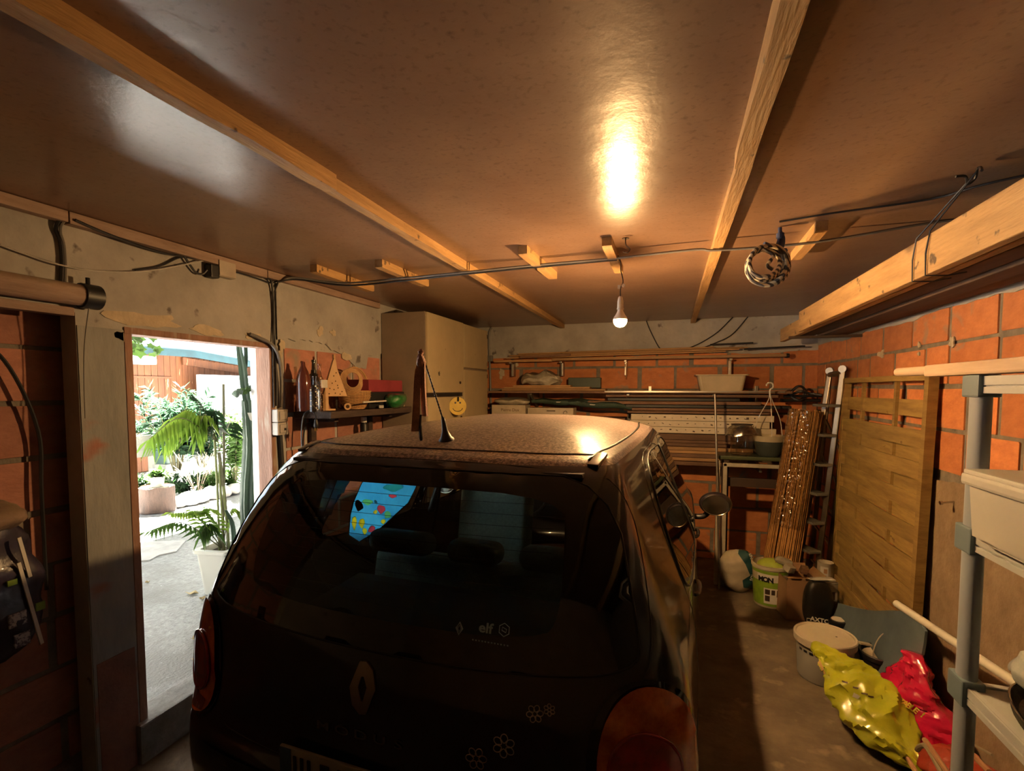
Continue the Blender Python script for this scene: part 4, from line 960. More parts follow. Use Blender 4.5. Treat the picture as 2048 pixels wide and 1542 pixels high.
bm = BM(); add_box(bm, c+V(.15, -.17, .012), (.03, .03, .022), (0, 0, .4), .003); tag(obj('small_box', bm, m_paper), 'tiny white box on the shelf edge in front of the black box', 'box')
bm = BM(); add_box(bm, c+V(.085, .19, .045), (.06, .10, .09), (0, 0, .1), .003); tag(obj('small_box', bm, mat('beige_card', (.42, .33, .22), rough=.8)), 'beige cardboard box at the far end of the wall shelf', 'box')
# hanging plug and cable under the shelf
q = at(632, 845, 0, XL+.22)
t = thing('hanging_plug', 'black plug with two brass pins hanging under the wall shelf', 'plug', (q.x, q.y, q.z-.05))
bm = BM(); add_lathe(bm, [(0, .03), (.009, .028), (.014, .01), (.017, -.012), (.012, -.022), (0, -.022)], q+V(0, 0, -.01), 14); obj('plug_body', bm, m_dark, t, True)
for dy in (-.009, .009):
    bm = BM(); add_tube(bm, [q+V(0, dy, -.03), q+V(0, dy, -.052)], .0028, 8); obj('pin', bm, mat('brass', (.8, .5, .15), rough=.25, metal=1) if dy < 0 else bpy.data.materials['brass'], t)
bm = BM(); add_tube(bm, smooth_path([q+V(0, 0, .015), q+V(.005, -.01, .05), q+V(-.02, -.03, .075), q+V(-.05, -.05, .04), q+V(-.06, -.06, -.08), q+V(-.06, -.05, -.25)]), .0045, 6); obj('lead', bm, m_cable, t, True)
cable('wall_cable', [(XL+.12, 2.66, SZ-.06), (XL+.10, 2.62, SZ-.10), (XL+.09, 2.61, SZ-.25), (XL+.09, 2.62, SZ-.42)], .005, m_cable, 'black cable dropping from the near end of the wall shelf')
bm = BM(); bb(bm, (XL+.02, 2.74, SZ-.36), (XL+.06, 2.79, SZ-.29), .004)
q = at(728, 850, 0, XL+.10); bm.free()
t = thing('spray_can', 'small dark can with a white cap stored under the wall shelf', 'can', (q.x, q.y, q.z-.12)); bm = BM(); add_lathe(bm, [(0, 0), (.03, 0), (.03, .12), (.02, .14), (0, .14)], q-V(0, 0, .12), 16); obj('can_body', bm, m_dark, t, True)
bm = BM(); add_lathe(bm, [(.022, .141), (.022, .18), (0, .18)], q-V(0, 0, .12), 16); obj('cap', bm, m_white, t, True)
bm = BM(); bb(bm, (XL+.004, q.y-.2, q.z-.16), (XL+.18, q.y+.2, q.z-.121), .003); tag(obj('wall_ledge', bm, m_shelf), 'short dark ledge carrying the small can under the wall shelf', 'shelf')
# ------------------------------------------------------------------ tall cabinets in the far left corner
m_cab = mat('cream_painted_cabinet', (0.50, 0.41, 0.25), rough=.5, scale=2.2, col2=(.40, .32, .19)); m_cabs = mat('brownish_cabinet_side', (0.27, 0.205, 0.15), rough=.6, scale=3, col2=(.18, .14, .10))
overlay(m_cab, (.22, .17, .10), 13, .70, .76)
CY0, CY1, CY2 = 3.655, 4.40, 5.05; CXF = XL+.42
t = thing('tall_cabinet', 'tall cream cabinet with a brownish side, the nearer of the two in the corner', 'cabinet', (XL+.2, (CY0+CY1)/2, 0))
bm = BM(); bb(bm, (XL+.018, CY0, 0.001), (CXF, CY1, 2.345), .003); obj('carcass', bm, m_cabs, t)
bm = BM(); bb(bm, (CXF, CY0+.005, 1.69), (CXF+.02, CY1-.005, 2.34), .003); dd = obj('upper_door', bm, m_cab, t)
bm = BM(); add_lathe(bm, [(0, .012), (.012, .010), (.012, 0), (0, 0)], (CXF+.02, CY1-.1, 1.78), 12, rot_to((1, 0, 0))); obj('knob', bm, m_iron, dd)
bm = BM(); bb(bm, (CXF-.02, CY0+.005, 1.655), (CXF+.004, CY1-.005, 1.685)); obj('gap_strip', bm, m_dark, t)
bm = BM(); bb(bm, (CXF, CY0+.005, .08), (CXF+.02, CY1-.005, 1.65), .003); dd = obj('lower_door', bm, m_cab, t)
bm = BM(); bb(bm, (CXF+.02, CY1-.09, 1.35), (CXF+.032, CY1-.07, 1.47), .003); obj('handle', bm, m_iron, dd)
t = thing('tall_cabinet', 'narrower cream cabinet in the back wall corner with two stacked doors', 'cabinet', (XL+.2, (CY1+CY2)/2, 0))
bm = BM(); bb(bm, (XL+.018, CY1+.006, 0.001), (CXF, CY2, 2.34), .003); obj('carcass', bm, m_cabs, t)
for z0, z1, nm in ((1.925, 2.335, 'upper_door'), (.08, 1.905, 'lower_door')):
    bm = BM(); bb(bm, (CXF, CY1+.01, z0), (CXF+.02, CY2-.005, z1), .003); dd = obj(nm, bm, m_cab, t)
    for zz in (z0+.06, z1-.06) if z1-z0 < 1 else (z1-.05, z1-.40):
        bm = BM(); add_tube(bm, [(CXF+.022, CY2-.02, zz-.02), (CXF+.022, CY2-.02, zz+.02)], .006, 8); obj('hinge', bm, m_iron, dd)
# smiling yellow disc
q = at(908, 812, 0, CXF+.034); t = thing('smiley_disc', 'round yellow smiling face plaque hanging on the cream cabinet', 'plaque', q-V(0, 0, .08)); m_yel = mat('yellow_board', (.72, .50, .06), rough=.5)
fx_ = V(.62, -.785, 0); fy_ = V(.785, .62, 0); q = q+fx_*.02+V(.03, 0, 0); ax = rot_to(fx_); bm = BM(); add_lathe(bm, [(0, -.005), (.078, -.005), (.08, -.002), (.08, .003), (0, .003)], q, 32, ax); obj('disc', bm, m_yel, t)
bm = BM(); add_tube(bm, [q+fx_*.004+fy_*(-.045*math.cos(a))+V(0, 0, -.012-.035*math.sin(a)) for a in np.linspace(.15, PI-.15, 16)], .003, 5)
obj('smile', bm, m_dark, t)
for s in (-1, 1):
    bm = BM(); add_lathe(bm, [(0, .0), (.007, 0), (.007, .002), (0, .002)], q+fx_*.003+fy_*(s*.022)+V(0, 0, .03), 12, ax, 1.3, 1.3); obj('eye', bm, m_dark, t)
bm = BM(); add_box(bm, q+V(.006, 0, .062), (.012, .02, .04), None, .003); add_tube(bm, smooth_path([q+V(.006, 0, .08), q+V(.006, -.008, .10), q+V(.004, .006, .115), q+V(0, 0, .10)]), .0018, 5); obj('clip', bm, m_dark, t)
bm = BM(); r_ = random.Random(4)
q2 = at(878, 748, 0, CXF+.022)
for k in range(7): a = k*.9; add_tube(bm, [q2, q2+V(.004, .02*math.cos(a), .02*math.sin(a)+.004)], .0018, 4)
tag(obj('dried_sprig', bm, m_dark), 'small dark dried sprig pinned low on the upper cabinet door', 'sprig')
# conduit in the back left corner
bm = BM(); x0 = at(978, 700, 1, YB-.02).x
add_tube(bm, smooth_path([(x0+.03, YB-.02, ZC-.005), (x0+.005, YB-.02, 2.36), (x0, YB-.02, 2.2), (x0+.01, YB-.02, 2.0), (x0+.02, YB-.02, 1.6), (x0+.02, YB-.02, 1.2)]), .012, 8)
tag(obj('wall_conduit', bm, m_cablegrey, smooth=True), 'grey conduit down the back wall beside the cabinets', 'conduit')
bm = BM(); bb(bm, (x0-.03, YB-.05, 2.03), (x0+.05, YB-.014, 2.10), .006); tag(obj('junction_box', bm, m_cablegrey), 'small grey box on the conduit in the back left corner', 'junction box')
# ================================================================== BACK WALL STORE
def bw(x, y, Y=5.22): return at(x, y, 1, Y)
m_pine = mat('pine_batten', (0.46, 0.27, 0.12), rough=.7, scale=6, col2=(.30, .17, .08), streak=(.7, 6, 6), bump=.2, per=.25)
m_steel = mat('steel_tube', (0.42, 0.40, 0.37), rough=.35, metal=.9); m_brown = mat('brown_board', (0.22, 0.12, 0.07), rough=.75, scale=6, col2=(.12, .065, .04), streak=(.7, 6, 6), bump=.3, per=.3)
def bar_x(name, x0, x1, y, z, w, h, m, label, cat, group=None, tilt=0.0, round_=False, yaw=0.0):
    b = BM(); c = V((x0+x1)/2, y, z)
    if round_: add_tube(b, [V(x0, y, z-tilt*(x1-x0)/2), V(x1, y+yaw, z+tilt*(x1-x0)/2)], w/2, 10)
    else: add_box(b, c, (abs(x1-x0), w, h), (0, -math.atan(tilt), math.atan2(yaw, x1-x0)), min(.004, h*.15))
    return tag(obj(name, b, m, smooth=round_), label, cat, group)
# upper rail on brackets
RLZ = 2.035
t = thing('wall_rack', 'long narrow timber rack rail fixed high across the back wall', 'rack', (-.4, 5.28, 1.9))
bm = BM(); bb(bm, (-1.20, 5.21, RLZ-.015), (1.02, 5.28, RLZ+.012), .003); obj('rail', bm, m_pine, t)
bm = BM(); bb(bm, (-1.86, 5.22, RLZ-.022), (-1.205, 5.28, RLZ+.0), .003); obj('rail', bm, m_pine, t)
for px in (1025, 1124, 1252, 1460):
    X = bw(px, 730, 5.3).x; bm = BM(); bb(bm, (X-.012, 5.29, 1.86), (X+.012, YB-.008, RLZ-.022), .002); bb(bm, (X-.012, 5.21, RLZ-.04), (X+.012, 5.33, RLZ-.022), .002); obj('bracket', bm, m_steel, t)
rl_ = ['lowest thin pale rod on the high rack, furthest forward', 'second thin pale rod from the bottom on the high back rack', 'thin pale rod reaching furthest right on the high back rack', 'topmost thin pale rod on the high back rack', 'shorter thin rod in the front of the high back rack', 'shorter thin rod lying over the others on the high back rack']
for i, (xa, xb, dz, dy, til) in enumerate([(-1.72, .50, .030, .00, .012), (-1.66, .55, .045, .02, .014), (-1.70, .70, .062, .04, .012), (-1.60, .40, .078, .055, .013), (-1.3, .62, .052, -.01, .009), (-1.1, .66, .070, .02, .010)]):
    bar_x('thin_rod', xa, xb, 5.25+dy, RLZ+dz+.005, .014, .014, m_pine, rl_[i], 'rod', None, til, True)
bar_x('dark_bar', .36, .74, 5.24, RLZ+.118, .016, .016, m_dark, 'short dark bar with a knob lying above the high rack, upper one', 'bar', None, .02, True)
bar_x('dark_bar', .66, 1.17, 5.22, RLZ+.070, .018, .018, m_dark, 'dark bar sticking out over the right end of the high rack', 'bar', None, .03, True)
bar_x('curtain_rail', -1.55, -1.0, 5.20, RLZ+.035, .03, .022, m_brown, 'short brown batten on the left end of the high rack', 'batten', None, .03)
bm = BM(); add_lathe(bm, [(0, -.02), (.02, -.018), (.024, 0), (.02, .018), (0, .02)], (1.03, 5.24, RLZ-.005), 14, rot_to((1, 0, 0))); tag(obj('rail_end', bm, m_dark, smooth=True), 'dark round knob at the right end of the high rack', 'knob')
# cables sagging on the back wall
for k, (pts, r, lab) in enumerate([([(1468, 632), (1430, 668), (1380, 695), (1330, 704), (1300, 700)], .005, 'black cable looping down the back wall from the ceiling, left loop'), ([(1497, 632), (1465, 668), (1435, 684), (1390, 700), (1345, 706)], .005, 'black cable looping down the back wall from the ceiling, right loop'), ([(1292, 640), (1300, 660), (1315, 690), (1325, 703)], .006, 'short dark cable hanging behind the light bulb on the back wall')]):
    cable('wall_cable', [bw(x, y, 5.36-.02*(i > 1)) for i, (x, y) in enumerate(pts)], r, m_cable, lab)
# chrome hook rod under the rack
q0 = bw(1253, 726, 5.24); bm = BM(); add_tube(bm, [q0, q0+V(0, 0, -.15)], .006, 8); add_tube(bm, [q0+V(-.015, 0, -.01), q0+V(-.015, 0, -.04)], .006, 8); tag(obj('chrome_rod', bm, m_chrome, smooth=True), 'short shiny chrome rod hanging under the high rack below the bulb', 'rod')
# middle shelf
MZ = 1.70
t = thing('wall_shelf', 'long shelf across the back wall carrying the pale trough planter', 'shelf', (-.4, 5.2, MZ-.03))
bm = BM(); bb(bm, (-1.86, 5.02, MZ-.022), (1.04, YB-.01, MZ), .003); obj('plank', bm, m_brown, t)
bm = BM(); bb(bm, (-.62, 5.008, MZ-.012), (.98, 5.02, MZ+.002)); obj('metal_edge', bm, m_steel, t)
for X in (-1.4, -.4, .395):
    bm = BM(); add_prism(bm, [(0, 0), (.30, 0), (.30, -.02), (.02, -.16), (0, -.16)], (X-.012, YB-.008, MZ-.022), (0, -1, 0), (0, 0, 1), (.024, 0, 0)); obj('bracket', bm, m_steel, t)
# trough planter on the shelf
def trough(cpt, L, W, H, m, label, ex=(1, 0, 0), name='trough_planter', taper=.82, th=.008, lip=.012):
    ex = Vector(ex).normalized(); ey = Vector((-ex.y, ex.x, 0)); t = thing(name, label, 'planter', cpt); b = BM(); cpt = Vector(cpt)
    def ring(l, w, z, r=.03):
        pts = []
        for sx, sy, a0 in ((1, 1, 0), (-1, 1, PI/2), (-1, -1, PI), (1, -1, 3*PI/2)):
            for k in range(4): a = a0+k*PI/6; pts.append(cpt+ex*(sx*(l/2-r)+r*math.cos(a))+ey*(sy*(w/2-r)+r*math.sin(a))+V(0, 0, z))
        return [b.verts.new(p) for p in pts]
    R_ = [ring(L*taper, W*taper, .0), ring(L*.985, W*.985, H*.93), ring(L+lip*2, W+lip*2, H*.93), ring(L+lip*2, W+lip*2, H), ring(L-th*2, W-th*2, H), ring(L*taper-th*2, W*taper-th*2, th)]
    n = len(R_[0])
    for A, B in zip(R_[:-1], R_[1:]):
        for k in range(n): b.faces.new((A[k], A[(k+1) % n], B[(k+1) % n], B[k]))
    b.faces.new(R_[0][::-1]); b.faces.new(R_[-1]); obj('trough_body', b, m, t); return t
m_stone = mat('pale_beige_plastic', (0.50, 0.42, 0.28), rough=.6, scale=4, col2=(.40, .33, .21))
tr = trough((.455, 5.17, MZ+.001), .43, .26, .155, m_stone, 'pale beige trough planter standing on the long back wall shelf', taper=.86, lip=.018)
# crumpled plastic and paper on a stack of boards
G = 'boards stacked on the left part of the back wall shelf'
for i, (xa, xb, h) in enumerate([(-1.72, -.62, .022), (-1.70, -.78, .020), (-1.60, -.98, .018)]):
    z = MZ+.001+sum([.022, .020, .018][:i])+h/2
    bar_x('stacked_board', xa, xb, 5.16+.01*i, z, .16, h-.001, m_pine, ['lowest pale board under the crumpled plastic on the back shelf', 'middle pale board under the crumpled plastic on the back shelf', 'top pale board under the crumpled plastic on the back shelf'][i], 'board')
m_crump = mat('crumpled_grey_plastic', (0.50, 0.46, 0.38), rough=.3, scale=9, col2=(.25, .23, .19), bump=.9, bscale=24, coat=.5)
b = sack(.46, .16, .13, (-1.30, 5.17, MZ+.062), 12, .05); tag(obj('crumpled_plastic', b, m_crump, smooth=True), 'heap of crumpled grey-white plastic on the boards of the back shelf', 'plastic sheet')
m_dgreen = mat('dark_green_case', (0.04, 0.065, 0.05), rough=.5)
bm = BM(); add_box(bm, (-.86, 5.28, MZ+.02+.06), (.34, .12, .11), (0, 0, .05), .006); 
bmesh.ops.translate(bm, vec=(0, 0, .005), verts=bm.verts); tag(obj('green_case', bm, m_dgreen), 'dark green case standing behind the crumpled plastic on the back shelf', 'case')
# store below the shelf: long battens hung under it
G = 'dark boards stored in a stack under the back wall shelf'
ex_ = [(-.62, .95, 1.655, .09, .030, m_brown), (-.60, .62, 1.618, .12, .028, m_dark), (-.80, .80, 1.585, .10, .030, m_brown), (-.42, 1.05, 1.552, .12, .026, m_dark), (-.36, .90, 1.522, .12, .026, m_brown), (-.40, .88, 1.494, .13, .020, m_brown)]
labs = ['brown board directly under the long back shelf', 'black board second below the long back shelf', 'brown board third below the long back shelf', 'long black board fourth below the back shelf, reaching furthest right', 'brown board second above the white cartons', 'brown board lying directly on the white cartons']
for (xa, xb, z, w, h, m), lb in zip(ex_, labs): bar_x('long_board', xa, xb, 5.18, z, w+.06, h, m, lb, 'board')
# white long cartons, three
m_cart = mat('white_printed_carton', (0.66, 0.58, 0.44), rough=.7, scale=14, col2=(.56, .48, .35))
for i, (xb, dz) in enumerate([(.925, 0), (.87, 1), (.905, 2)]):
    z0 = 1.296+dz*.0605
    t = thing('long_carton', ['long white printed carton, lowest of the three on the back wall', 'long white printed carton, middle of the three on the back wall', 'long white printed carton, topmost of the three on the back wall'][i], 'carton', (.27, 5.16, z0))
    xa = -.385+.01*i; bm = BM(); bb(bm, (xa, 5.06, z0), (xb if dz != 1 else .87, 5.28, z0+.058), .003); obj('carton_body', bm, m_cart, t)
    rr = random.Random(i)
    for k in range(15):
        X = xa+.10+k*.072+rr.uniform(-.01, .01); bm = BM(); add_box(bm, (X, 5.0592, z0+.028+rr.uniform(-.008, .008)), (rr.choice((.006, .012, .02)), .0012, rr.choice((.006, .012))), (0, rr.uniform(-.5, .5), 0)); obj('printed_mark', bm, m_iron, t)
    bm = BM(); add_box(bm, (xb-.22, 5.0592, z0+.03), (.022, .0014, .02)); obj('printed_square', bm, m_iron, t)
# boards and battens beneath the cartons, on two wall arms
t = thing('wall_bracket', 'steel arms on the back wall that carry the cartons and the boards', 'bracket', (.2, 5.3, .95))
for X in (-1.5, -.20, .80):
    bm = BM(); bb(bm, (X-.015, YB-.03, .94), (X+.015, YB-.008, 1.75), .002); bb(bm, (X-.012, 5.03, .955), (X+.012, YB-.03, .985), .002); obj('arm', bm, m_steel, t)
zz = .986
lb2 = ['lowest', 'second', 'third', 'fourth', 'fifth', 'sixth', 'seventh', 'topmost']
for i, (xa, xb, h, m) in enumerate([(-1.2, .78, .040, m_brown), (-1.0, .70, .034, m_pine), (-1.3, .74, .040, m_brown), (-1.1, .60, .030, m_pine), (-.9, .74, .036, m_pine), (-1.2, .52, .034, m_brown), (-1.0, .66, .030, m_brown), (-1.4, .95, .060, m_brown)]):
    bar_x('stored_plank', xa, xb, 5.17+.008*((i*3) % 4), zz+h/2, .20, h-.003, m, lb2[i]+' reddish plank in the stack under the white cartons', 'plank'); zz += h
# white box with a bag, long white box, teal bags on the left
m_wbox = mat('white_card', (0.58, 0.50, 0.38), rough=.7); m_teal = mat('teal_green_cloth_bag', (0.05, 0.09, 0.07), rough=.75, scale=5, col2=(.03, .05, .04), bump=.4)
bar_x('low_board', -1.86, -.42, 5.17, 1.42, .26, .03, m_brown, 'brown board under the white boxes at the left of the back wall', 'board')
bm = BM(); add_box(bm, (-1.62, 5.10, 1.4955), (.37, .20, .115), None, .004); o_ = tag(obj('carton', bm, m_wbox), 'white handled carton with script lettering at the left of the back wall', 'carton')
b = text_bm('Pierre Dux', .045, .0006, frame_mat((-1.60, 4.998, 1.50), (1, 0, 0), (0, 0, 1)), bold=.0); obj('carton_lettering', b, m_brown, o_)
b = sack(.38, .17, .075, (-1.61, 5.11, 1.5535), 3, .022); tag(obj('cloth_bundle', b, m_crump, smooth=True), 'pale crumpled bag lying on the white handled carton', 'bag')
bm = BM(); add_box(bm, (-1.17, 5.09, 1.4825), (.48, .18, .09), None, .004); o_ = tag(obj('long_box', bm, m_wbox), 'long low white box beside the handled carton on the back wall', 'box')
bm = BM(); add_box(bm, (-1.16, 4.9992, 1.497), (.09, .0012, .010)); obj('printed_line', bm, m_iron, o_)
bm = BM(); add_tube(bm, smooth_path([(-1.03, 4.998, 1.468), (-1.03, 4.998, 1.485), (-1.01, 4.998, 1.497), (-.995, 4.998, 1.49), (-.995, 4.998, 1.475)]), .003, 5); obj('printed_arch', bm, m_iron, o_)
def long_bag(xa, xb, y, z, h, label, til, mark):
    b = BM(); n = 24; pts = []; rad = []
    for k in range(n+1):
        t_ = k/n; pts.append(V(xa+(xb-xa)*t_, y+.01*math.sin(t_*7), z+til*(t_-.5)+.006*math.sin(t_*11))); rad.append(max(.006, h/2*math.sin(PI*min(1, max(0, .06+t_*.88)))**.3))
    add_tube(b, pts, rad, 14, flat=.9); jitter(b, .008, 12, xa); tb = tag(obj('long_bag', b, m_teal, smooth=True), label, 'bag')
    p = pts[int(n*.42)]; b = BM(); add_box(b, (p.x, p.y-h*.5-.0005, p.z+.004), (.085, .002, .008), (0, -til/(xb-xa), 0)); obj('maker_strip', b, m_white, tb); return tb
long_bag(-1.42, -.66, 5.22, 1.583, .080, 'dark teal long carry bag on the white boxes, left one under the shelf', -.01, 0)
long_bag(-1.0, -.36, 5.12, 1.560, .078, 'dark teal long carry bag in front, right one with a small white strip', -.03, 0)
# tangle of black cable at the right end of the shelf
cable('cable_tangle', [(1.04, 5.2, 1.66), (1.10, 5.15, 1.74), (1.16, 5.18, 1.73), (1.18, 5.2, 1.66), (1.12, 5.15, 1.62), (1.06, 5.18, 1.66), (1.13, 5.12, 1.70), (1.20, 5.14, 1.68), (1.29, 5.10, 1.665)], .012, m_cable, 'thick black cable tangle at the right end of the back shelf')
bar_x('black_pipe', .98, 1.31, 5.22, 1.615, .03, .03, m_dark, 'black pipe end in the back right corner under the cable tangle', 'pipe', None, .0, True)
bar_x('black_pipe', 1.00, 1.31, 5.18, 1.655, .024, .024, m_dark, 'thinner black pipe resting on the other in the back right corner', 'pipe', None, .02, True)
# ================================================================== FAR RIGHT: TABLE, JAR, POT
m_tgreen = mat('dark_green_table_top', (0.07, 0.085, 0.04), rough=.35, scale=5, col2=(.04, .05, .025)); m_wtube = mat('dull_white_frame', (0.42, 0.38, 0.30), rough=.5); m_dkw = mat('dark_brown_wood', (0.05, .028, .018), rough=.6)
TX0, TX1, TY0, TY1, TZ = .415, 1.05, 4.74, 5.02, 1.135
t = thing('high_table', 'high table with a dark green top at the far end of the aisle', 'table', (.7, 4.87, 0))
bm = BM(); bb(bm, (TX0, TY0, TZ-.035), (TX1, TY1, TZ), .010); obj('table_top', bm, m_tgreen, t)
for x, y in ((TX0+.07, TY0+.04), (TX1-.05, TY0+.04), (TX0+.07, TY1-.04), (TX1-.05, TY1-.04)):
    bm = BM(); bb(bm, (x-.02, y-.02, 0), (x+.02, y+.02, TZ-.036), .003); obj('leg', bm, m_dkw, t)
bm = BM(); bb(bm, (TX0+.09, TY0+.03, .86), (TX1-.07, TY0+.055, .94), .003); obj('apron', bm, m_dkw, t)
t = thing('empty_frame', 'dull white rectangular frame standing against the front of the high table', 'frame', (.72, 4.66, 0))
for a, b_, in (((.465, 4.68, 0), (.465, 4.68, 1.065)), ((.465, 4.68, 1.065), (.98, 4.68, 1.065)), ((.98, 4.68, 1.065), (.98, 4.68, 0))):
    bm = BM(); a = V(*a); b_ = V(*b_); d = (b_-a).normalized(); add_box(bm, (a+b_)/2, [max(.036, abs(q)+.036) if abs(q) > .01 else .034 for q in (b_-a)], None, .006); obj('frame_bar', bm, m_wtube, t)
bm = BM(); bb(bm, (.395, 4.66, 0), (.425, 4.70, 1.10), .004); tag(obj('white_post', bm, m_wtube), 'slim dull white post left of the white frame at the table', 'post')
# leaning chrome pole
bm = BM(); add_tube(bm, [V(.372, 4.70, 1.675), V(.405, 4.60, .8), V(.43, 4.56, 0.0)], .009, 10); tag(obj('chrome_pole', bm, m_steel, smooth=True), 'thin chrome pole standing between the back shelf and the high table', 'pole')
# upturned glass jar with plastic
q = V(.612, 4.85, TZ+.001); t = thing('glass_jar', 'large clear glass jar with a plastic cover on the high table', 'jar', q); m_jar = glassmat('jar_glass', (.86, .82, .74), .02, 1.5, .07)
bm = BM(); add_lathe(bm, [(0, .002), (.085, .002), (.092, .015), (.092, .19), (.080, .225), (.060, .245), (.060, .262)], q, 28); obj('glass', bm, m_jar, t, True)
bm = BM(); add_lathe(bm, [(.0, .275), (.09, .274), (.092, .268), (.070, .262), (0, .262)], q, 28); obj('lid', bm, m_iron, t, True)
m_film = glassmat('plastic_film', (.80, .76, .68), .2, 1.5, .18); bm = BM(); add_lathe(bm, [(.07, .262), (.11, .235), (.128, .19), (.135, .175)], q, 30); jitter(bm, .018, 22, 4); obj('plastic_cover', bm, m_film, t, True)
# hanging pot
q = V(.835, 4.86, TZ+.001); t = thing('hanging_pot', 'dark hanging pot with a cream rim, three cords and a white hook', 'plant pot', q); m_pot = mat('dark_grey_pot', (0.055, .065, .055), rough=.4)
bm = BM(); add_lathe(bm, [(0, 0), (.085, 0), (.10, .02), (.120, .12), (.122, .155), (.112, .155), (.095, .03), (0, .028)], q, 30); obj('pot_body', bm, m_pot, t, True)
bm = BM(); add_lathe(bm, [(.124, .128), (.132, .165), (.137, .178), (.128, .178), (.118, .14)], q, 30); obj('rim', bm, m_stone, t, True)
top = q+V(-.005, 0, .545)
for k in range(3):
    a = .5+k*2*PI/3; bm = BM(); add_tube(bm, smooth_path([q+V(.130*math.cos(a), .130*math.sin(a), .17), q+V(.10*math.cos(a), .10*math.sin(a), .32), q+V(.02*math.cos(a), .02*math.sin(a), .48), top+V(0, 0, .0)]), .0035, 6); obj('cord', bm, m_white, t, True)
bm = BM(); add_tube(bm, smooth_path([top+V(0, 0, -.01), top+V(0, 0, .03), top+V(.022, 0, .055), top+V(.018, 0, .085), top+V(-.005, 0, .095), top+V(-.028, 0, .08), top+V(-.028, 0, .065)]), .007, 8); obj('hook', bm, m_white, t, True)
# ================================================================== REED ROLL
B0 = at(1552, 1150, 1, 4.50); B0.z = 0; T0 = at(1612, 826, 1, 4.545)
t = thing('reed_roll', 'tall roll of brown reed screening wrapped in shiny film leaning in the corner', 'reed roll', B0)
d = (T0-B0).normalized(); Mr = rot_to(d); m_reed = mat('brown_reed', (0.50, 0.27, 0.09), rough=.6, scale=14, col2=(.26, .13, .04), per=.0); rr = random.Random(5)
bm = BM(); Lr = (T0-B0).length
for ring_, n_ in ((.128, 58), (.113, 44), (.09, 30), (.06, 20), (.03, 10)):
    for k in range(n_):
        a = 2*PI*k/n_+rr.uniform(-.04, .04); r_ = ring_+rr.uniform(-.005, .004); l1 = Lr+rr.uniform(-.03, .03)
        p = B0+Mr @ V(r_*math.cos(a), r_*math.sin(a), .02); p2 = B0+Mr @ V(r_*.86*math.cos(a+.05), r_*.86*math.sin(a+.05), l1)
        mid = (p+p2)/2+Mr @ V(rr.uniform(-.004, .004), rr.uniform(-.004, .004), 0); add_tube(bm, [p, mid, p2], rr.uniform(.0055, .0078), 5)
for v in bm.verts: v.co.z = max(v.co.z, .002)
o = obj('reeds', bm, m_reed, t, True); o['kind'] = 'stuff'
m_wrap = glassmat('crinkled_film', (.93, .90, .82), .10, 1.45, .20)
nt = m_wrap.node_tree; g = [n for n in nt.nodes if n.type == 'BSDF_GLOSSY'][0]; tc = nt.nodes.new('ShaderNodeTexCoord'); nz = nt.nodes.new('ShaderNodeTexVoronoi'); nz.inputs['Scale'].default_value = 30; bp = nt.nodes.new('ShaderNodeBump'); bp.inputs['Strength'].default_value = 1.0; bp.inputs['Distance'].default_value = .02
nt.links.new(tc.outputs['Object'], nz.inputs['Vector']); nt.links.new(nz.outputs[0], bp.inputs['Height']); nt.links.new(bp.outputs[0], g.inputs['Normal'])
bm = BM(); n_ = 30; R_ = []
for j in range(26):
    h = Lr*.40+(Lr*.615)*j/25; R_.append([bm.verts.new(B0+Mr @ V((.141-.018*h/Lr)*math.cos(a), (.141-.018*h/Lr)*math.sin(a), h)) for a in np.linspace(0, 2*PI, n_, endpoint=False)])
for A, B in zip(R_[:-1], R_[1:]):
    for k in range(n_): bm.faces.new((A[k], A[(k+1) % n_], B[(k+1) % n_], B[k]))
jitter(bm, .007, 30, 2); obj('film_wrap', bm, m_wrap, t, True)
# ================================================================== LADDER
m_alu = mat('aluminium', (0.42, 0.37, 0.30), rough=.30, metal=1.0, scale=9, col2=(.28, .24, .19)); m_tread = mat('grey_tread', (0.22, 0.21, 0.19), rough=.6, metal=.3)
t = thing('step_ladder', 'folded aluminium step ladder leaning between the reed roll and the fence panel', 'ladder', (1.12, 4.75, 0))
def flat_rail(a, b, w, th, nm, side=None):
    bm = BM(); a = V(*a); b = V(*b); d = (b-a); z = d.normalized(); x = (Vector(side) - z*z.dot(Vector(side))).normalized(); y = z.cross(x); M = Matrix((x, y, z)).transposed(); add_box(bm, (a+b)/2, (w, th, d.length), M, .006); return obj(nm, bm, m_alu, t)
def ladp(x, y, Y): return tuple(at(x, y, 1, Y))
FL0 = V(*ladp(1592, 1130, 4.62)); FL0.z = .02; FR0 = V(*ladp(1628, 1165, 4.45)); FR0.z = .02
FL1 = V(*ladp(1660, 742, 4.62)); FR1 = V(*ladp(1686, 738, 4.45))
RL0 = V(1.19, 4.90, .02); RR0 = V(1.235, 4.60, .02); RL1 = FL1+V(.03, .12, -.03); RR1 = V(*ladp(1692, 836, 4.55))
flat_rail(FL0, FL1, .036, .022, 'front_rail', (.8, -.6, 0)); flat_rail(FR0, FR1, .040, .022, 'front_rail', (.8, -.6, 0))
flat_rail(RL0, RL1, .035, .02, 'rear_rail', (.8, -.6, 0)); flat_rail(RR0, RR1, .04, .02, 'rear_rail', (.8, -.6, 0))
for k in range(7):
    f = .10+k*.125; a = FL0.lerp(FL1, f); b_ = FR0.lerp(FR1, f); bm = BM(); d = b_-a; ang = math.atan2(d.y, d.x); add_box(bm, (a+b_)/2+V(-.045, -.03, 0), (d.length+.02, .10, .022), (0, 0, ang), .004); obj('tread', bm, m_tread, t)
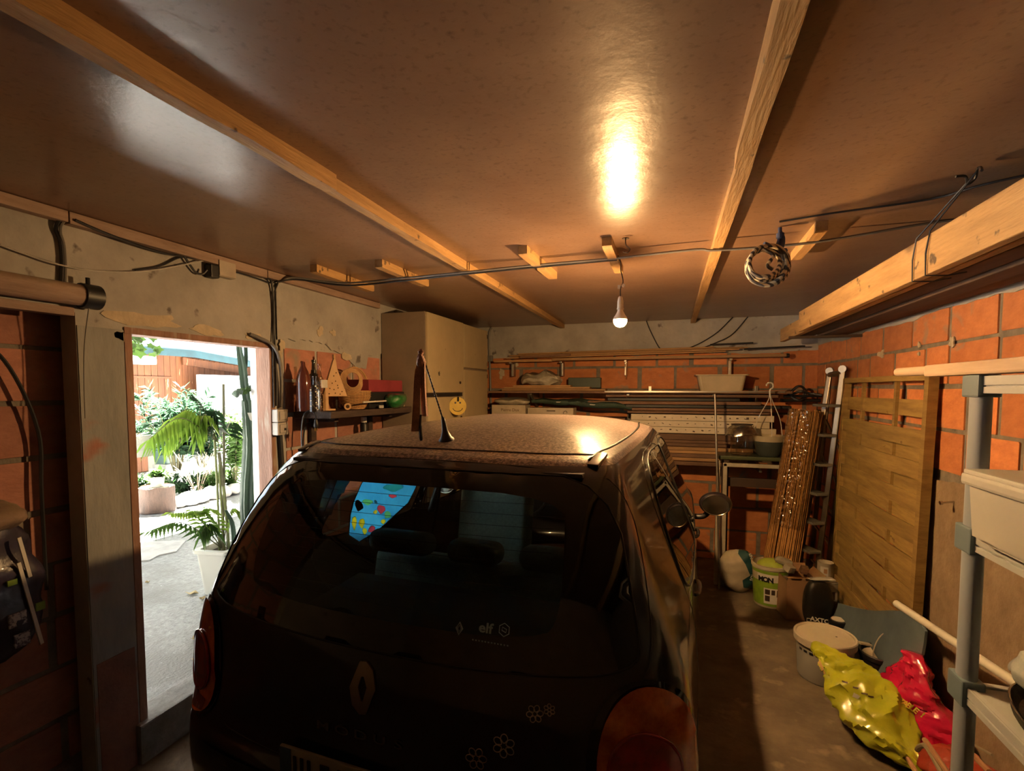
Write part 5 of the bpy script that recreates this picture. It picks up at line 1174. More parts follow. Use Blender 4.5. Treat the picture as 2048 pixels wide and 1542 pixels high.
for k in range(5):
    f = .12+k*.17; a = RL0.lerp(RL1, f); b_ = RR0.lerp(RR1, f); bm = BM(); add_tube(bm, [a, b_], .010, 8); obj('rear_rung', bm, m_alu, t)
bm = BM(); add_tube(bm, [FL1+V(0, 0, -.03), FR1+V(0, 0, -.03)], .022, 12); obj('top_hinge', bm, m_alu, t, True)
for q in (FL1, FR1):
    bm = BM(); add_lathe(bm, [(0, -.016), (.028, -.016), (.03, 0), (.028, .016), (0, .016)], q+V(0, 0, .0), 16, rot_to((.6, .8, 0))); obj('end_cap', bm, m_alu, t, True)
# ================================================================== FENCE PANEL
m_fence = mat('greenish_treated_pine', (0.38, 0.255, 0.08), rough=.7, scale=3.5, col2=(.20, .12, .035), bump=.25, bscale=12, streak=(2, .8, 7), per=.16)
overlay(m_fence, (.14, .07, .02), 9, .70, .74, vscale=(1, 1, 1.5))
FY0, FY1 = 3.085, 4.42   # near and far edge
def fx(z): return 1.300-.035*(1-(z/1.8))   # leans back on the wall
t = thing('fence_panel', 'wooden lattice-topped slat fence panel leaning on the right brick wall', 'fence panel', (1.12, 3.75, 0)); lean = 0
def fbox(y0, y1, z0, z1, d0, d1, nm, bev=.003, bow=None):
    bm = BM(); n = 12 if bow else 1
    for_z = [z0, z1]; R_ = []
    for i in range(n+1):
        y = y0+(y1-y0)*i/n; o_ = bow(i/n) if bow else 0
        R_.append([bm.verts.new(V(fx(z)+dd+o_, y, z)) for z, dd in ((z0, d0), (z1, d0), (z1, d1), (z0, d1))])
    for A, B in zip(R_[:-1], R_[1:]):
        for k in range(4): bm.faces.new((A[k], A[(k+1) % 4], B[(k+1) % 4], B[k]))
    bm.faces.new(R_[0]); bm.faces.new(R_[-1][::-1]); return obj(nm, bm, m_fence, t)
fbox(FY0, FY0+.045, .02, 1.80, -.045, .0, 'frame_post'); fbox(FY1-.045, FY1, .02, 1.80, -.045, .0, 'frame_post')
fbox(FY0+.045, FY1-.045, 1.765, 1.80, -.042, -.002, 'frame_rail'); fbox(FY0+.045, FY1-.045, .02, .055, -.042, -.002, 'frame_rail')
for yy in (3.52, 4.05): fbox(yy-.015, yy+.015, .055, 1.765, -.030, -.012, 'inner_batten')
zs_ = [1.615, 1.455]+[1.37-.0865*k for k in range(15)]
for k, z in enumerate(zs_):
    s = 1 if k % 2 else -1
    fbox(FY0+.045, FY1-.045, z-.047, z+.047, -.026-.009*s, -.017-.009*s, 'slat', bow=(lambda u, s=s: s*.007*math.cos(2*PI*u*1.25+.4)-.002))
# ================================================================== TIMBERS HUNG UNDER THE CEILING, RIGHT
G = None
def timber(y0, y1, x, z0, z1, w, m, label, nm='hung_timber', slope=0.0):
    bm = BM(); bb(bm, (x, y0, z0), (x+w, y1, z1), .005)
    for v in bm.verts: v.co.z += slope*(v.co.y-2.5)
    return tag(obj(nm, bm, m), label, 'timber')
timber(-1.2, 3.95, .842, 2.118, 2.255, .036, m_wood, 'thick pale timber beam hung under the ceiling, nearest the camera side')
timber(-.8, 4.85, .895, 2.125, 2.235, .040, m_wood, 'second pale timber behind the front beam, reaching nearer the back wall')
m_dkt = mat('dark_stained_board', (0.10, 0.055, 0.035), rough=.8, scale=5, col2=(.05, .03, .02), streak=(5, .6, 5))
timber(-1.0, 4.7, .96, 2.135, 2.165, .10, m_dkt, 'dark flat board in the hung timber stack, beside the pale timbers', 'hung_board')
timber(-1.0, 4.4, 1.065, 2.12, 2.15, .10, m_dkt, 'dark flat board in the middle of the hung timber stack', 'hung_board')
timber(-1.0, 4.6, 1.17, 2.13, 2.16, .10, m_dkt, 'dark flat board nearest the right wall in the hung timber stack', 'hung_board')
timber(-1.0, 4.3, 1.0, 2.168, 2.25, .07, m_dkt, 'dark squared timber lying on the hung boards', 'hung_board')
timber(-1.0, 4.3, 1.10, 2.168, 2.22, .09, m_dkt, 'second dark timber lying on the hung boards near the wall', 'hung_board')
timber(-1.0, 3.9, 1.285, 2.168, 2.185, .02, m_steel, 'thin pale metal strip along the wall side of the hung timbers', 'metal_strip')
# supports: two steel arms from the right wall under the stack and wire slings from the ceiling
for yy, lb in ((4.25, 'far steel arm under the hung timbers'), (.9, 'near steel arm under the hung timbers')):
    bm = BM(); bb(bm, (.845, yy, 2.098), (XR-.002, yy+.03, 2.117), .002); tag(obj('steel_arm', bm, m_iron), lb+', fixed in the right wall', 'bracket')
hk = at(1955, 335, 2, ZC-.01)
for k, (yy, lb) in enumerate(((2.12, 'black wire sling nearer the camera round the front hung timber'), (2.22, 'black wire sling further away round the front hung timber'))):
    x0 = .838; cable('wire_sling', [hk+V(0, 0, -.01), V(x0, yy-.02, 2.262), V(x0-.002, yy, 2.19), V(x0, yy, 2.114), V(.90, yy, 2.110), V(.955, yy, 2.118)], .0028, m_cable, lb, 'wire', n=1)
cable('ceiling_tie', [hk+V(-.035, -.10, -.045), hk+V(-.01, -.04, -.015), hk+V(.0, 0, -.004), hk+V(.012, .035, -.02), hk+V(-.005, .04, -.035), hk+V(-.025, .01, -.02), hk+V(-.055, .0, -.02)], .004, m_cable, 'knotted black wire tie on the ceiling above the hung timbers', 'wire')
# rope coil on a blue cord
hr = at(1560, 455, 2, ZC-.004); rc = at(1532, 530, 1, hr.y-.04)
t = thing('rope_coil', 'coil of striped black and cream rope hung from the ceiling by a blue cord', 'rope', (hr.x, hr.y, rc.z-.09))
m_rope = mat('striped_rope', (0.55, 0.47, 0.33), rough=.8, scale=8, col2=(.05, .045, .05))
nt = m_rope.node_tree; wv = nt.nodes.new('ShaderNodeTexWave'); wv.inputs['Scale'].default_value = 18; wv.bands_direction = 'DIAGONAL'; tc = [n for n in nt.nodes if n.type == 'TEX_COORD'][0]; nt.links.new(tc.outputs['Object'], wv.inputs['Vector']); rp = [n for n in nt.nodes if n.type == 'VALTORGB'][0]; nt.links.new(wv.outputs['Fac'], rp.inputs[0])
m_bluec = mat('blue_cord', (0.05, .07, .16), rough=.8)
for k in range(7):
    bm = BM(); rr_ = .062+.004*k; off = V(.004*(k-3), .012*(k-3), .002*(k % 3)); pts = []
    for a in np.linspace(0, 2*PI, 40, endpoint=False): pts.append(rc+off+V(rr_*math.cos(a)*.95, .03*math.sin(a+k), rr_*math.sin(a)*1.0))
    add_tube(bm, pts, .0085, 8, closed=True); obj('rope_turn', bm, m_rope, t, True)
bm = BM(); add_tube(bm, smooth_path([hr, hr+V(0, 0, -.04), hr+V(-.012, -.01, -.08), rc+V(.02, .01, .08), rc+V(.05, 0, .06), rc+V(.075, 0, .055), rc+V(.05, .01, .03)]), .008, 8); obj('blue_cord', bm, m_bluec, t, True)
bm = BM(); add_tube(bm, smooth_path([hr+V(0, 0, -.02), hr+V(.012, 0, -.05), hr+V(.0, -.01, -.09), rc+V(-.01, 0, .09)]), .010, 8); add_lathe(bm, [(0, -.018), (.016, -.01), (.016, .01), (0, .018)], hr+V(.002, 0, -.035), 10); obj('blue_knot', bm, m_bluec, t, True)
bm = BM(); add_tube(bm, smooth_path([rc+V(-.02, -.035, .06), rc+V(.02, -.04, .03), rc+V(.0, -.042, -.01), rc+V(.02, -.04, -.03)]), .008, 8); obj('rope_tail', bm, m_rope, t, True)
# bolt in the right wall
q = at(1908, 1003, 0, XR-.016); bm = BM(); add_tube(bm, [q+V(.01, 0, 0), q+V(-.055, -.01, -.008)], .005, 8); add_tube(bm, [q+V(-.05, -.009, -.007), q+V(-.06, -.01, -.009)], .010, 6); tag(obj('wall_bolt', bm, m_chrome, smooth=True), 'shiny bolt sticking out of the render below the brick wall', 'bolt')
# ================================================================== PLASTIC SHELF RACK, RIGHT FOREGROUND
m_post = mat('blue_grey_plastic_post', (0.33, 0.38, 0.46), rough=.42, var=.04); m_clamp = mat('slate_blue_clamp', (0.16, 0.22, 0.27), rough=.5, var=.05); m_shelfp = mat('pale_grey_shelf_plastic', (0.50, 0.53, 0.55), rough=.5, var=.04)
PX_, PY_ = .905, 1.895; PX2 = 1.27; PYN = .75
t = thing('plastic_shelving', 'blue-grey plastic shelving rack standing at the right edge of the photo', 'shelving', (PX_+.18, 1.3, 0))
zc_ = [1.735, 1.255, .775, .25]
def ovalpost(x, y, z0, z1):
    bm = BM(); n = 18; A = [bm.verts.new((x+.024*math.cos(a), y+.037*math.sin(a), z0)) for a in np.linspace(0, 2*PI, n, endpoint=False)]; B = [bm.verts.new((v.co.x, v.co.y, z1)) for v in A]
    for k in range(n): bm.faces.new((A[k], A[(k+1) % n], B[(k+1) % n], B[k]))
    bm.faces.new(A[::-1]); bm.faces.new(B); return bm
for x in (PX_, PX2):
    for y in (PY_, PYN):
        zp = [0]+zc_[::-1]
        segs = [(0, .21), (.29, .735), (.815, 1.215), (1.295, 1.70)]
        for z0, z1 in segs: obj('post', ovalpost(x, y, z0, z1), m_post, t, True)
        for z in zc_:
            top_ = z > 1.7; bm = BM()
            bb(bm, (x-.030, y-.045, z-(.04)), (x+.030, y+.045, z+(.028 if top_ else .042)), .006)
            obj('corner_clamp', bm, m_clamp, t)
for z in zc_:
    bm = BM(); bb(bm, (PX_-.012, PYN+.045, z-.028), (PX_+.004, PY_-.045, z+.024), .003); bb(bm, (PX_-.018, PYN+.045, z-.004), (PX_-.012, PY_-.045, z+.024), .002); bb(bm, (PX_-.018, PYN+.045, z-.028), (PX_-.012, PY_-.045, z-.008), .002)
    sh = obj('shelf_edge', bm, m_shelfp, t)
    bm = BM(); bb(bm, (PX2-.004, PYN+.045, z-.028), (PX2+.012, PY_-.045, z+.024), .003); obj('shelf_edge', bm, m_shelfp, t)
    for yy in (PYN, PY_):
        bm = BM(); bb(bm, (PX_+.030, yy-.012, z-.026), (PX2-.030, yy+.012, z+.022), .003); obj('shelf_edge', bm, m_shelfp, t)
    bm = BM(); bb(bm, (PX_+.004, PYN+.02, z+.008), (PX2-.004, PY_-.02, z+.018)); obj('shelf_panel', bm, m_shelfp, t)
RX = PX_
# timber handrail on top
m_pale = mat('pale_planed_wood', (0.62, 0.46, 0.32), rough=.5, scale=4, col2=(.50, .34, .22), streak=(7, .6, 7))
t = thing('wooden_rail', 'pale planed wooden rail lying on top of the plastic shelving', 'rail', (PX_-.0, 1.6, 1.764))
bm = BM(); bb(bm, (PX_-.028, .6, 1.764), (PX_+.028, 2.20, 1.806), .008); obj('rail_board', bm, m_pale, t)
bm = BM(); add_tube(bm, [V(PX_-.004, 2.19, 1.787), V(PX_-.004, 2.475, 1.790), V(PX_-.004, 2.485, 1.790)], [.0175, .0175, .012], 14); obj('rounded_end', bm, m_pale, t, True)
# storage box with lid on the second shelf
m_sbox = mat('light_grey_storage_plastic', (0.58, 0.58, 0.56), rough=.4, var=.03)
SBZ = zc_[1]+.025; by1 = 1.80; by0 = 1.42; bx0 = .80+.035; bx1 = 1.24
t = thing('storage_box', 'light grey plastic storage box with a lid on the shelving rack', 'storage box', ((bx0+bx1)/2, (by0+by1)/2, SBZ))
bm = BM(); vs = add_box(bm, ((bx0+bx1)/2, (by0+by1)/2, SBZ+.09), (bx1-bx0, by1-by0, .18), None)
for v in bm.verts:
    if v.co.z < SBZ+.05: v.co.x = (bx0+bx1)/2+(v.co.x-(bx0+bx1)/2)*.95; v.co.y = (by0+by1)/2+(v.co.y-(by0+by1)/2)*.95
bmesh.ops.bevel(bm, geom=bm.edges[:], offset=.014, segments=3, affect='EDGES'); obj('box_body', bm, m_sbox, t)
bm = BM(); add_box(bm, ((bx0+bx1)/2, (by0+by1)/2, SBZ+.178), (bx1-bx0+.022, by1-by0+.022, .035), None, .010); obj('lid_rim', bm, m_sbox, t)
bm = BM(); add_box(bm, ((bx0+bx1)/2, (by0+by1)/2, SBZ+.199), (bx1-bx0+.012, by1-by0+.012, .016), None, .006); obj('lid', bm, m_sbox, t)
# bags behind the box and hanging below
m_wbag = mat('cream_paper_bag', (0.62, 0.52, 0.38), rough=.6, scale=6, col2=(.48, .38, .26), bump=.6, bscale=16); m_blk = mat('black_bag', (0.012, .011, .010), rough=.35, bump=.4)
def wavy(name, c, ex, ey, w, h, m, label, cat, seed, amp=.015, th=.05, group=None, parent=None, nu=16, nv=16):
    """pillow-like crumpled bag spanned by ex (width) and ey (height) about its centre"""
    ex = Vector(ex).normalized(); ey = Vector(ey).normalized(); nn = ex.cross(ey).normalized(); c = Vector(c); b = BM(); sides = []
    for s in (1, -1):
        g_ = []
        for i in range(nu+1):
            row = []
            for j in range(nv+1):
                u = i/nu-.5; v = j/nv-.5; e = (1-(2*abs(u))**3)*(1-(2*abs(v))**3)
                p = c+ex*u*w*(1-.10*abs(v))+ey*v*h*(1-.08*abs(u)); n1 = noise.noise(p*7+Vector((seed, 0, 0))); n2 = noise.noise(p*22+Vector((0, seed, 0)))
                edge = (i in (0, nu) or j in (0, nv))
                p2 = p+nn*(amp*(n1*1.5+n2*.5))+ex*amp*.5*n2
                if not edge: p2 += nn*s*(th/2*e**.5+.002)
                row.append(p2)
            g_.append(row)
        sides.append(g_)
    V1 = [[b.verts.new(p) for p in r] for r in sides[0]]
    V2 = [[V1[i][j] if (i in (0, nu) or j in (0, nv)) else b.verts.new(sides[1][i][j]) for j in range(nv+1)] for i in range(nu+1)]
    for Vx, fl in ((V1, 0), (V2, 1)):
        for i in range(nu):
            for j in range(nv):
                q = [Vx[i][j], Vx[i+1][j], Vx[i+1][j+1], Vx[i][j+1]]
                b.faces.new(q[::-1] if fl else q)
    o = obj(name, b, m, parent, True)
    if parent is None: tag(o, label, cat, group)
    return o
# bags hang on the right wall behind the rack
t = thing('wall_bag', 'cream and black printed paper bag hanging on the wall behind the shelving rack', 'bag', (1.285, 1.98, 1.12)); yb = 2.06
wavy('bag_front', (1.285, 1.93, 1.32), (0, -1, 0), (0, 0, 1), .34, .50, m_wbag, '', '', 3, .008, .035, parent=t)
wavy('bag_side', (1.292, 2.13, 1.42), (0, -1, 0), (0, 0, 1), .09, .24, m_blk, '', '', 5, .006, .035, parent=t)
b = text_bm('neutral', .035, .0006, frame_mat((1.258, 2.02, 1.145), (0, -1, 0), (0, -.0, 1)), bold=.0006); obj('bag_lettering', b, m_iron, t)
bm = BM(); add_lathe(bm, [(0, 0), (.035, 0), (.035, .003), (0, .003)], (1.262, 1.90, 1.12), 20, rot_to((-1, 0, 0)), 1, 1.4); obj('red_emblem', bm, mat('bag_red', (.55, .02, .02), rough=.5), t)
# lower shelf contents
LS = zc_[2]+.0425
m_clear = glassmat('clear_bag_plastic', (.78, .78, .76), .15, 1.45, .20)
m_milky = mat('milky_plastic', (.62, .64, .62), rough=.25, scale=5, col2=(.35, .42, .44), bump=.6, bscale=14, coat=.6)
b = sack(.30, .42, .13, (1.06, 1.60, LS+.055), 21, .035); tag(obj('plastic_bag', b, m_milky, smooth=True), 'crumpled milky plastic bag lying on the lower shelf of the rack', 'bag')
t = thing('black_tray', 'black oval tray with a thin bright rim on the lower shelf of the rack', 'tray', (1.02, 1.55, LS))
bm = BM(); add_lathe(bm, [(0, .0), (.26, .0), (.285, .02), (.292, .045), (.285, .047), (.26, .022), (0, .018)], (1.03, 1.52, LS+.001), 36, None, .52, 1.0); obj('tray_body', bm, m_blk, t, True)
bm = BM(); add_tube(bm, [V(1.03+.152*math.cos(a), 1.52+.291*math.sin(a), LS+.049) for a in np.linspace(0, 2*PI, 48, endpoint=False)], .003, 5, closed=True); obj('bright_rim', bm, m_chrome, t, True)
cable('electric_lead', [(.90, 1.42, LS+.01), (.878, 1.38, LS-.03), (.875, 1.35, LS-.12), (.885, 1.30, LS-.15), (.878, 1.24, LS-.08)], .004, m_cable, 'black cord drooping over the edge of the lower shelf')
# white tube
p0 = at(1790, 1207, 0, .99); p1 = at(2040, 1375, 0, 1.10)
pa = at(1793, 1207, 0, 1.09); pb_ = at(1940, 1305, 0, 1.16); dd_ = (pb_-pa)
bm = BM(); add_tube(bm, [pa, pa+dd_*.5, pa+dd_*1.5], .017, 14); tag(obj('white_tube', bm, m_white, smooth=True), 'white plastic tube slanting down from the fence panel to the shelving rack', 'tube')
# ================================================================== THINGS ON THE FLOOR, RIGHT SIDE
def fl(x, y): return at(x, y, 2, 0)
# cement bag
m_cem = mat('cement_bag_paper', (0.50, 0.44, 0.34), rough=.8, scale=5, col2=(.38, .33, .25), bump=.5, bscale=14); m_teal2 = mat('dark_teal_print', (0.015, 0.075, 0.085), rough=.6)
q = fl(1492, 1195); q = V(.60, 4.60, 0); t = thing('cement_bag', 'slumped white and dark teal paper cement bag standing beside the green bucket', 'bag', q)
obj('bag_body', sack(.30, .22, .34, q+V(0, 0, .001), 9, .02, (0.0, -.12, .25)), m_cem, t, True)
def bag_strip(pts, w, m, parent, depth=.006, nm='printed_band'):
    b = BM(); pts = [Vector(p) for p in pts]
    for a, c_ in zip(pts[:-1], pts[1:]):
        d = (c_-a); add_box(b, (a+c_)/2, (w, depth, d.length), rot_to(d) if True else None)
    return obj(nm, b, m, parent)
b = BM()
def patch_on(obj_, px_poly, off, m, name, parent):
    """lay a printed patch on a finished part where the photograph shows it"""
    dg = bpy.context.evaluated_depsgraph_get(); org = ORG[obj_.name]; bt = bmesh.new(); bt.from_mesh(obj_.data); tree_ = BVHTree.FromBMesh(bt); bt.free()
    def pj(x, y):
        h = tree_.ray_cast(CAM-org, ray(x, y).normalized())
        if h[0] is None: return None, None
        n = h[1]
        if n.dot(ray(x, y)) > 0: n = -n
        return h[0]+org, n
    nb = panel(px_poly, pj, off, 3.0)
    if len(nb.faces) == 0: nb.free(); return None
    return obj(name, nb, m, parent, True)
cb = t.children[0]
patch_on(cb, [(1478, 1100), (1522, 1108), (1530, 1130), (1526, 1178), (1508, 1178), (1500, 1150), (1490, 1128), (1476, 1108)], .006, m_teal2, 'printed_band', t)
patch_on(cb, [(1484, 1160), (1500, 1150), (1520, 1180), (1486, 1174)], .007, m_teal2, 'printed_band', t)
for s_, px, py, a_, sz in (('UNIVERSEL', 1506, 1124, -1.2, .030), ('SOL', 1505, 1155, 1.3, .035)):
    o_ = at(px, py, 1, 4.50); b = text_bm(s_, sz, .0006, frame_mat(o_, (math.cos(a_), 0, math.sin(a_)), (-math.sin(a_), 0, math.cos(a_))), bold=.0006)
    obj('bag_lettering', b, m_white, t)
# bucket helper
def bucket(c, r0, r1, h, m, t, nm='bucket_body', th=.004, seg=36, open_=True):
    bm = BM(); prof = [(0, 0), (r0, 0), (r0+.004, .006), (r1, h-.03), (r1+.006, h-.028), (r1+.008, h-.004), (r1+.004, h)]
    prof += [(r1-.004, h), (r1-.006, h-.03), (r0-.002, .012), (0, .012)] if open_ else [(0, h)]
    add_lathe(bm, prof, c, seg); return obj(nm, bm, m, t, True)
def band_on(c, r0, r1, h, z0, z1, a0, a1, m, t, nm, off=.0015, n=20):
    bm = BM(); R = lambda z: r0+.004+(r1-r0-.004)*(z-.006)/(h-.036)+off
    rows = []
    for j in range(5):
        z = z0+(z1-z0)*j/4; rows.append([bm.verts.new(V(c[0]+R(z)*math.cos(a0+(a1-a0)*i/n), c[1]+R(z)*math.sin(a0+(a1-a0)*i/n), c[2]+z)) for i in range(n+1)])
    for A, B in zip(rows[:-1], rows[1:]):
        for i in range(n): bm.faces.new((A[i], A[i+1], B[i+1], B[i]))
    return obj(nm, bm, m, t, True)
def face_text(s, size, c, R, z, ang, m, t, nm='lettering', bold=.001, sp=1.0):
    """letters one by one round a bucket; ang = facing direction"""
    w = size*.68*sp; n = len(s)
    for i, ch in enumerate(s):
        a = ang+(i-(n-1)/2)*w/R; nx = V(math.cos(a), math.sin(a), 0)
        if ch == ' ': continue
        b = text_bm(ch, size, .0006, frame_mat(V(c[0], c[1], c[2]+z)+nx*(R+.003), V(-math.sin(a), math.cos(a), 0), (0, 0, 1)), bold=bold); obj(nm, b, m, t)
m_bk = mat('cream_bucket', (0.52, 0.47, 0.36), rough=.5, var=.06); m_lime = mat('lime_green_print', (0.24, 0.38, 0.03), rough=.5, scale=10, col2=(.14, .26, .02)); m_limei = mat('lime_paste', (.40, .50, .06), rough=.5)
cB = V(.79, 4.38, 0); hB = .335; aB = math.atan2(-cB.y, -cB.x)
t = thing('paint_bucket', 'cream and lime green printed bucket full of scraps beside the cement bag', 'bucket', cB)
bucket(cB+V(0, 0, .001), .112, .135, hB, m_bk, t)
band_on(cB, .112, .135, hB, .02, .215, aB-1.5, aB+1.5, m_lime, t, 'green_band'); band_on(cB, .112, .135, hB, .215, .275, aB-.75, aB+1.2, m_white, t, 'white_band', .002); band_on(cB, .112, .135, hB, .275, .30, aB-1.5, aB+1.4, m_lime, t, 'green_band')
face_text('MON', .052, cB, .1325, .232, aB-.25, m_ink, t, 'bucket_lettering', .0022)
band_on(cB, .112, .135, hB, .04, .165, aB-.35, aB+.55, m_white, t, 'picture_panel', .0022)
for z0, z1, a0, a1 in ((.115, .155, -.28, .0), (.06, .105, -.28, 0.0), (.115, .155, .08, .28), (.10, .155, .38, .5)): band_on(cB, .112, .135, hB, z0, z1, aB+a0, aB+a1, m_iron, t, 'picture', .0032, 6)
b = sack(.20, .17, .10, cB+V(0, 0, hB-.075), 15, .015); tag(obj('lime_bag', b, m_limei, smooth=True), 'lime green plastic bag stuffed in the printed bucket', 'bag')
b = sack(.13, .09, .06, cB+V(.07, -.03, hB-.005), 33, .02, (.2, .3, .3)); tag(obj('paper_scrap', b, m_crump, smooth=True), 'crumpled cream paper scrap on top of the printed bucket', 'paper')
# cardboard box
m_card = mat('brown_cardboard', (0.36, 0.21, 0.11), rough=.8, scale=4, col2=(.27, .15, .075)); cx_ = V(.945, 4.215, 0)
t = thing('cardboard_box', 'open brown cardboard box behind the black bag and right of the printed bucket', 'box', cx_); rz = .18
def rb_(bm, c, s, r): add_box(bm, c, s, (0, 0, r))
ux = V(math.cos(rz), math.sin(rz), 0); uy = V(-math.sin(rz), math.cos(rz), 0); hb = .30
for (o_, s_, nm) in ((-uy*.10, (.22, .005, hb), 'front_panel'), (uy*.10, (.22, .005, hb), 'back_panel'), (-ux*.1125, (.005, .205, hb), 'side_panel'), (ux*.1125, (.005, .205, hb), 'side_panel')):
    bm = BM(); add_box(bm, cx_+o_+V(0, 0, hb/2+.002), s_, (0, 0, rz)); obj(nm, bm, m_card, t)
for (o_, s_, r_) in ((-uy*.065+V(0, 0, hb+.012), (.22, .08, .004), (-.25, 0, rz)), (ux*.135+V(0, 0, hb+.025), (.06, .20, .004), (0, -.8, rz)), (uy*.12+V(0, 0, hb+.03), (.22, .07, .004), (.9, 0, rz))):
    bm = BM(); add_box(bm, cx_+o_, s_, r_); obj('flap', bm, m_card, t)
bm = BM(); add_box(bm, cx_+V(0, 0, .006), (.215, .195, .006), (0, 0, rz)); obj('bottom_panel', bm, m_card, t)
for k, (dx, dy, dz, sx, sy, rzz, m, lb) in enumerate(((-.05, .03, .335, .06, .06, .6, m_crump, 'small grey block of scrap lying on the open cardboard box, left'), (.05, .03, .335, .05, .05, .1, m_brown, 'small brown offcut lying on the open cardboard box, right'))):
    bm = BM(); add_box(bm, cx_+V(dx, dy, dz+.01), (sx, sy, .05), (.3, .2, rzz), .004); tag(obj('scrap_block', bm, m), lb, 'offcut')
# black bag AXTO
cA = V(1.035, 4.02, 0); t = thing('black_powder_bag', 'tall black bag with white lettering standing in front of the cardboard box', 'bag', cA)
ab = obj('bag_body', sack(.20, .13, .34, cA+V(0, 0, .001), 2, .008, (0, 0, .2), slump=.0), m_blk, t, True)
aA = math.atan2(-cA.y, -cA.x); nx = V(math.cos(aA), math.sin(aA), 0); 
fo = cA+nx*.085
b = text_bm('AXTO', .042, .0008, frame_mat(at(1640, 1241, 1, fo.y-.005), (-nx.y, nx.x, 0), (0, 0, 1)), bold=.001); obj('bag_lettering', b, m_white, t)
q = at(1618, 1240, 1, fo.y-.005); bm = BM(); add_tube(bm, [q+V(-.013, 0, -.011), q+V(.013, 0, -.011), q+V(.013, 0, .011), q+V(-.013, 0, .011)], .003, 4, closed=True); obj('bag_logo', bm, m_white, t)
patch_on(ab, [(1600, 1250), (1652, 1256), (1650, 1270), (1600, 1264)], .003, m_lime, 'bottom_band', t)
b = wavy('paper_fold', cA+V(.03, .03, .352), (1, .1, .02), (0, 1, 0), .17, .06, m_paper, 'pale folded paper lying on top of the tall black bag', 'paper', 6, .012, .02)
# paint cans stacked
cC = V(1.165, 4.36, 0); m_can = mat('grey_white_can', (0.46, 0.43, 0.36), rough=.4, scale=9, col2=(.36, .33, .27)); m_dullm = mat('dull_metal', (0.35, 0.32, 0.27), rough=.4, metal=.8)
t = thing('paint_can', 'large pale paint can standing by the ladder, under a smaller can', 'paint can', cC)
bm = BM(); add_lathe(bm, [(0, 0), (.10, 0), (.102, .004), (.102, .245), (.105, .248), (.105, .258), (.092, .258), (.090, .250), (0, .250)], cC+V(0, 0, .001), 32); obj('can_body', bm, m_can, t, True)
aC = math.atan2(-cC.y, -cC.x); bm = BM(); 
for z0, z1, a0, a1, m in ((.10, .21, -.5, .9, m_paper), (.13, .19, .45, .7, m_iron), (.17, .2, -.55, -.35, m_lime)): band_on(cC, .098, .102, .28, z0, z1, aC+a0, aC+a1, m, t, 'can_label', .003 if m is m_paper else .0045, 8)
bm.free()
cD = cC+V(.0, .0, .2605); t = thing('paint_can', 'small pale open-topped can standing on the large paint can', 'paint can', cD)
bm = BM(); add_lathe(bm, [(0, 0), (.053, 0), (.054, .003), (.054, .118), (.056, .121), (.056, .126), (.048, .126), (.047, .10), (0, .10)], cD, 26); obj('can_body', bm, m_can, t, True); band_on(cD, .050, .054, .15, .03, .10, aC-.6, aC+.4, m_paper, t, 'can_label', .002, 8); band_on(cD, .050, .054, .15, .05, .085, aC-.15, aC+.25, m_card, t, 'label_picture', .003, 6)
# small black-lidded can
cE = V(1.12, 3.865, 0); t = thing('small_can', 'small white can with a black lid in front of the blue foam sheet', 'can', cE); aE = math.atan2(-cE.y, -cE.x)
bm = BM(); add_lathe(bm, [(0, 0), (.052, 0), (.053, .003), (.053, .125), (0, .125)], cE+V(0, 0, .001), 26); obj('can_body', bm, m_blk, t, True); band_on(cE, .049, .053, .15, .01, .105, aE-1.0, aE+.45, m_paper, t, 'label', .002, 12)
bm = BM(); add_lathe(bm, [(.056, .11), (.057, .112), (.057, .14), (.052, .145), (.042, .145), (0, .145)], cE+V(0, 0, .001), 26); obj('lid', bm, m_dark, t, True)
bm = BM(); add_lathe(bm, [(.042, .147), (.040, .149), (0, .149)], cE, 24); obj('lid_top', bm, m_paper, t)
# big white bucket with lid
cF = V(.905, 3.345, 0); hF = .245; m_lid = mat('cream_bucket_lid', (0.55, 0.49, 0.39), rough=.45, scale=7, col2=(.47, .41, .32)); m_bk2 = mat('grey_white_bucket', (.42, .42, .38), rough=.45, var=.05)
t = thing('lidded_bucket', 'large pale bucket with its lid on, in the middle of the right aisle', 'bucket', cF)
bucket(cF+V(0, 0, .001), .134, .150, hF, m_bk2, t, open_=False)
bm = BM(); add_lathe(bm, [(.158, hF-.035), (.163, hF-.030), (.165, hF+.008), (.161, hF+.014), (.152, hF+.012), (.148, hF+.004), (0, hF+.004)], cF, 44); lid = obj('lid', bm, m_lid, t, True)
aF = math.atan2(-cF.y, -cF.x)
for k in range(9):
    a0 = aF-1.0+k*.24; band_on(cF, .134, .150, hF, hF-.075, hF-.06, a0, a0+.15, m_ink, t, 'printed_mark', .002, 4)
bm = BM(); add_lathe(bm, [(0, 0), (.006, .001), (0, .002)], cF+V(.06, .0, hF+.005), 8); obj('drip', bm, m_iron, lid)
# open bucket with handle behind
cG = V(1.175, 3.29, 0); hG = .22; t = thing('handled_bucket', 'dark open bucket with a thin wire handle, right of the large lidded bucket', 'bucket', cG)
bucket(cG+V(0, 0, .001), .088, .105, hG, m_dark, t); bm = BM(); add_lathe(bm, [(0, hG-.02), (.092, hG-.02)], cG, 24); obj('contents', bm, m_lid, t)
bm = BM(); add_tube(bm, [cG+V(.107*math.cos(a)*.8+.02, .107*math.cos(a)*.6, hG-.01+.13*math.sin(a)) for a in np.linspace(0, PI, 20)], .003, 6); obj('wire_handle', bm, m_wtube, t, True)
bm = BM(); add_box(bm, cG+V(-.09, -.02, hG+.045), (.07, .03, .012), (0, .2, .3), .005); tag(obj('brush_handle', bm, m_lid), 'pale brush handle lying between the two buckets', 'brush')
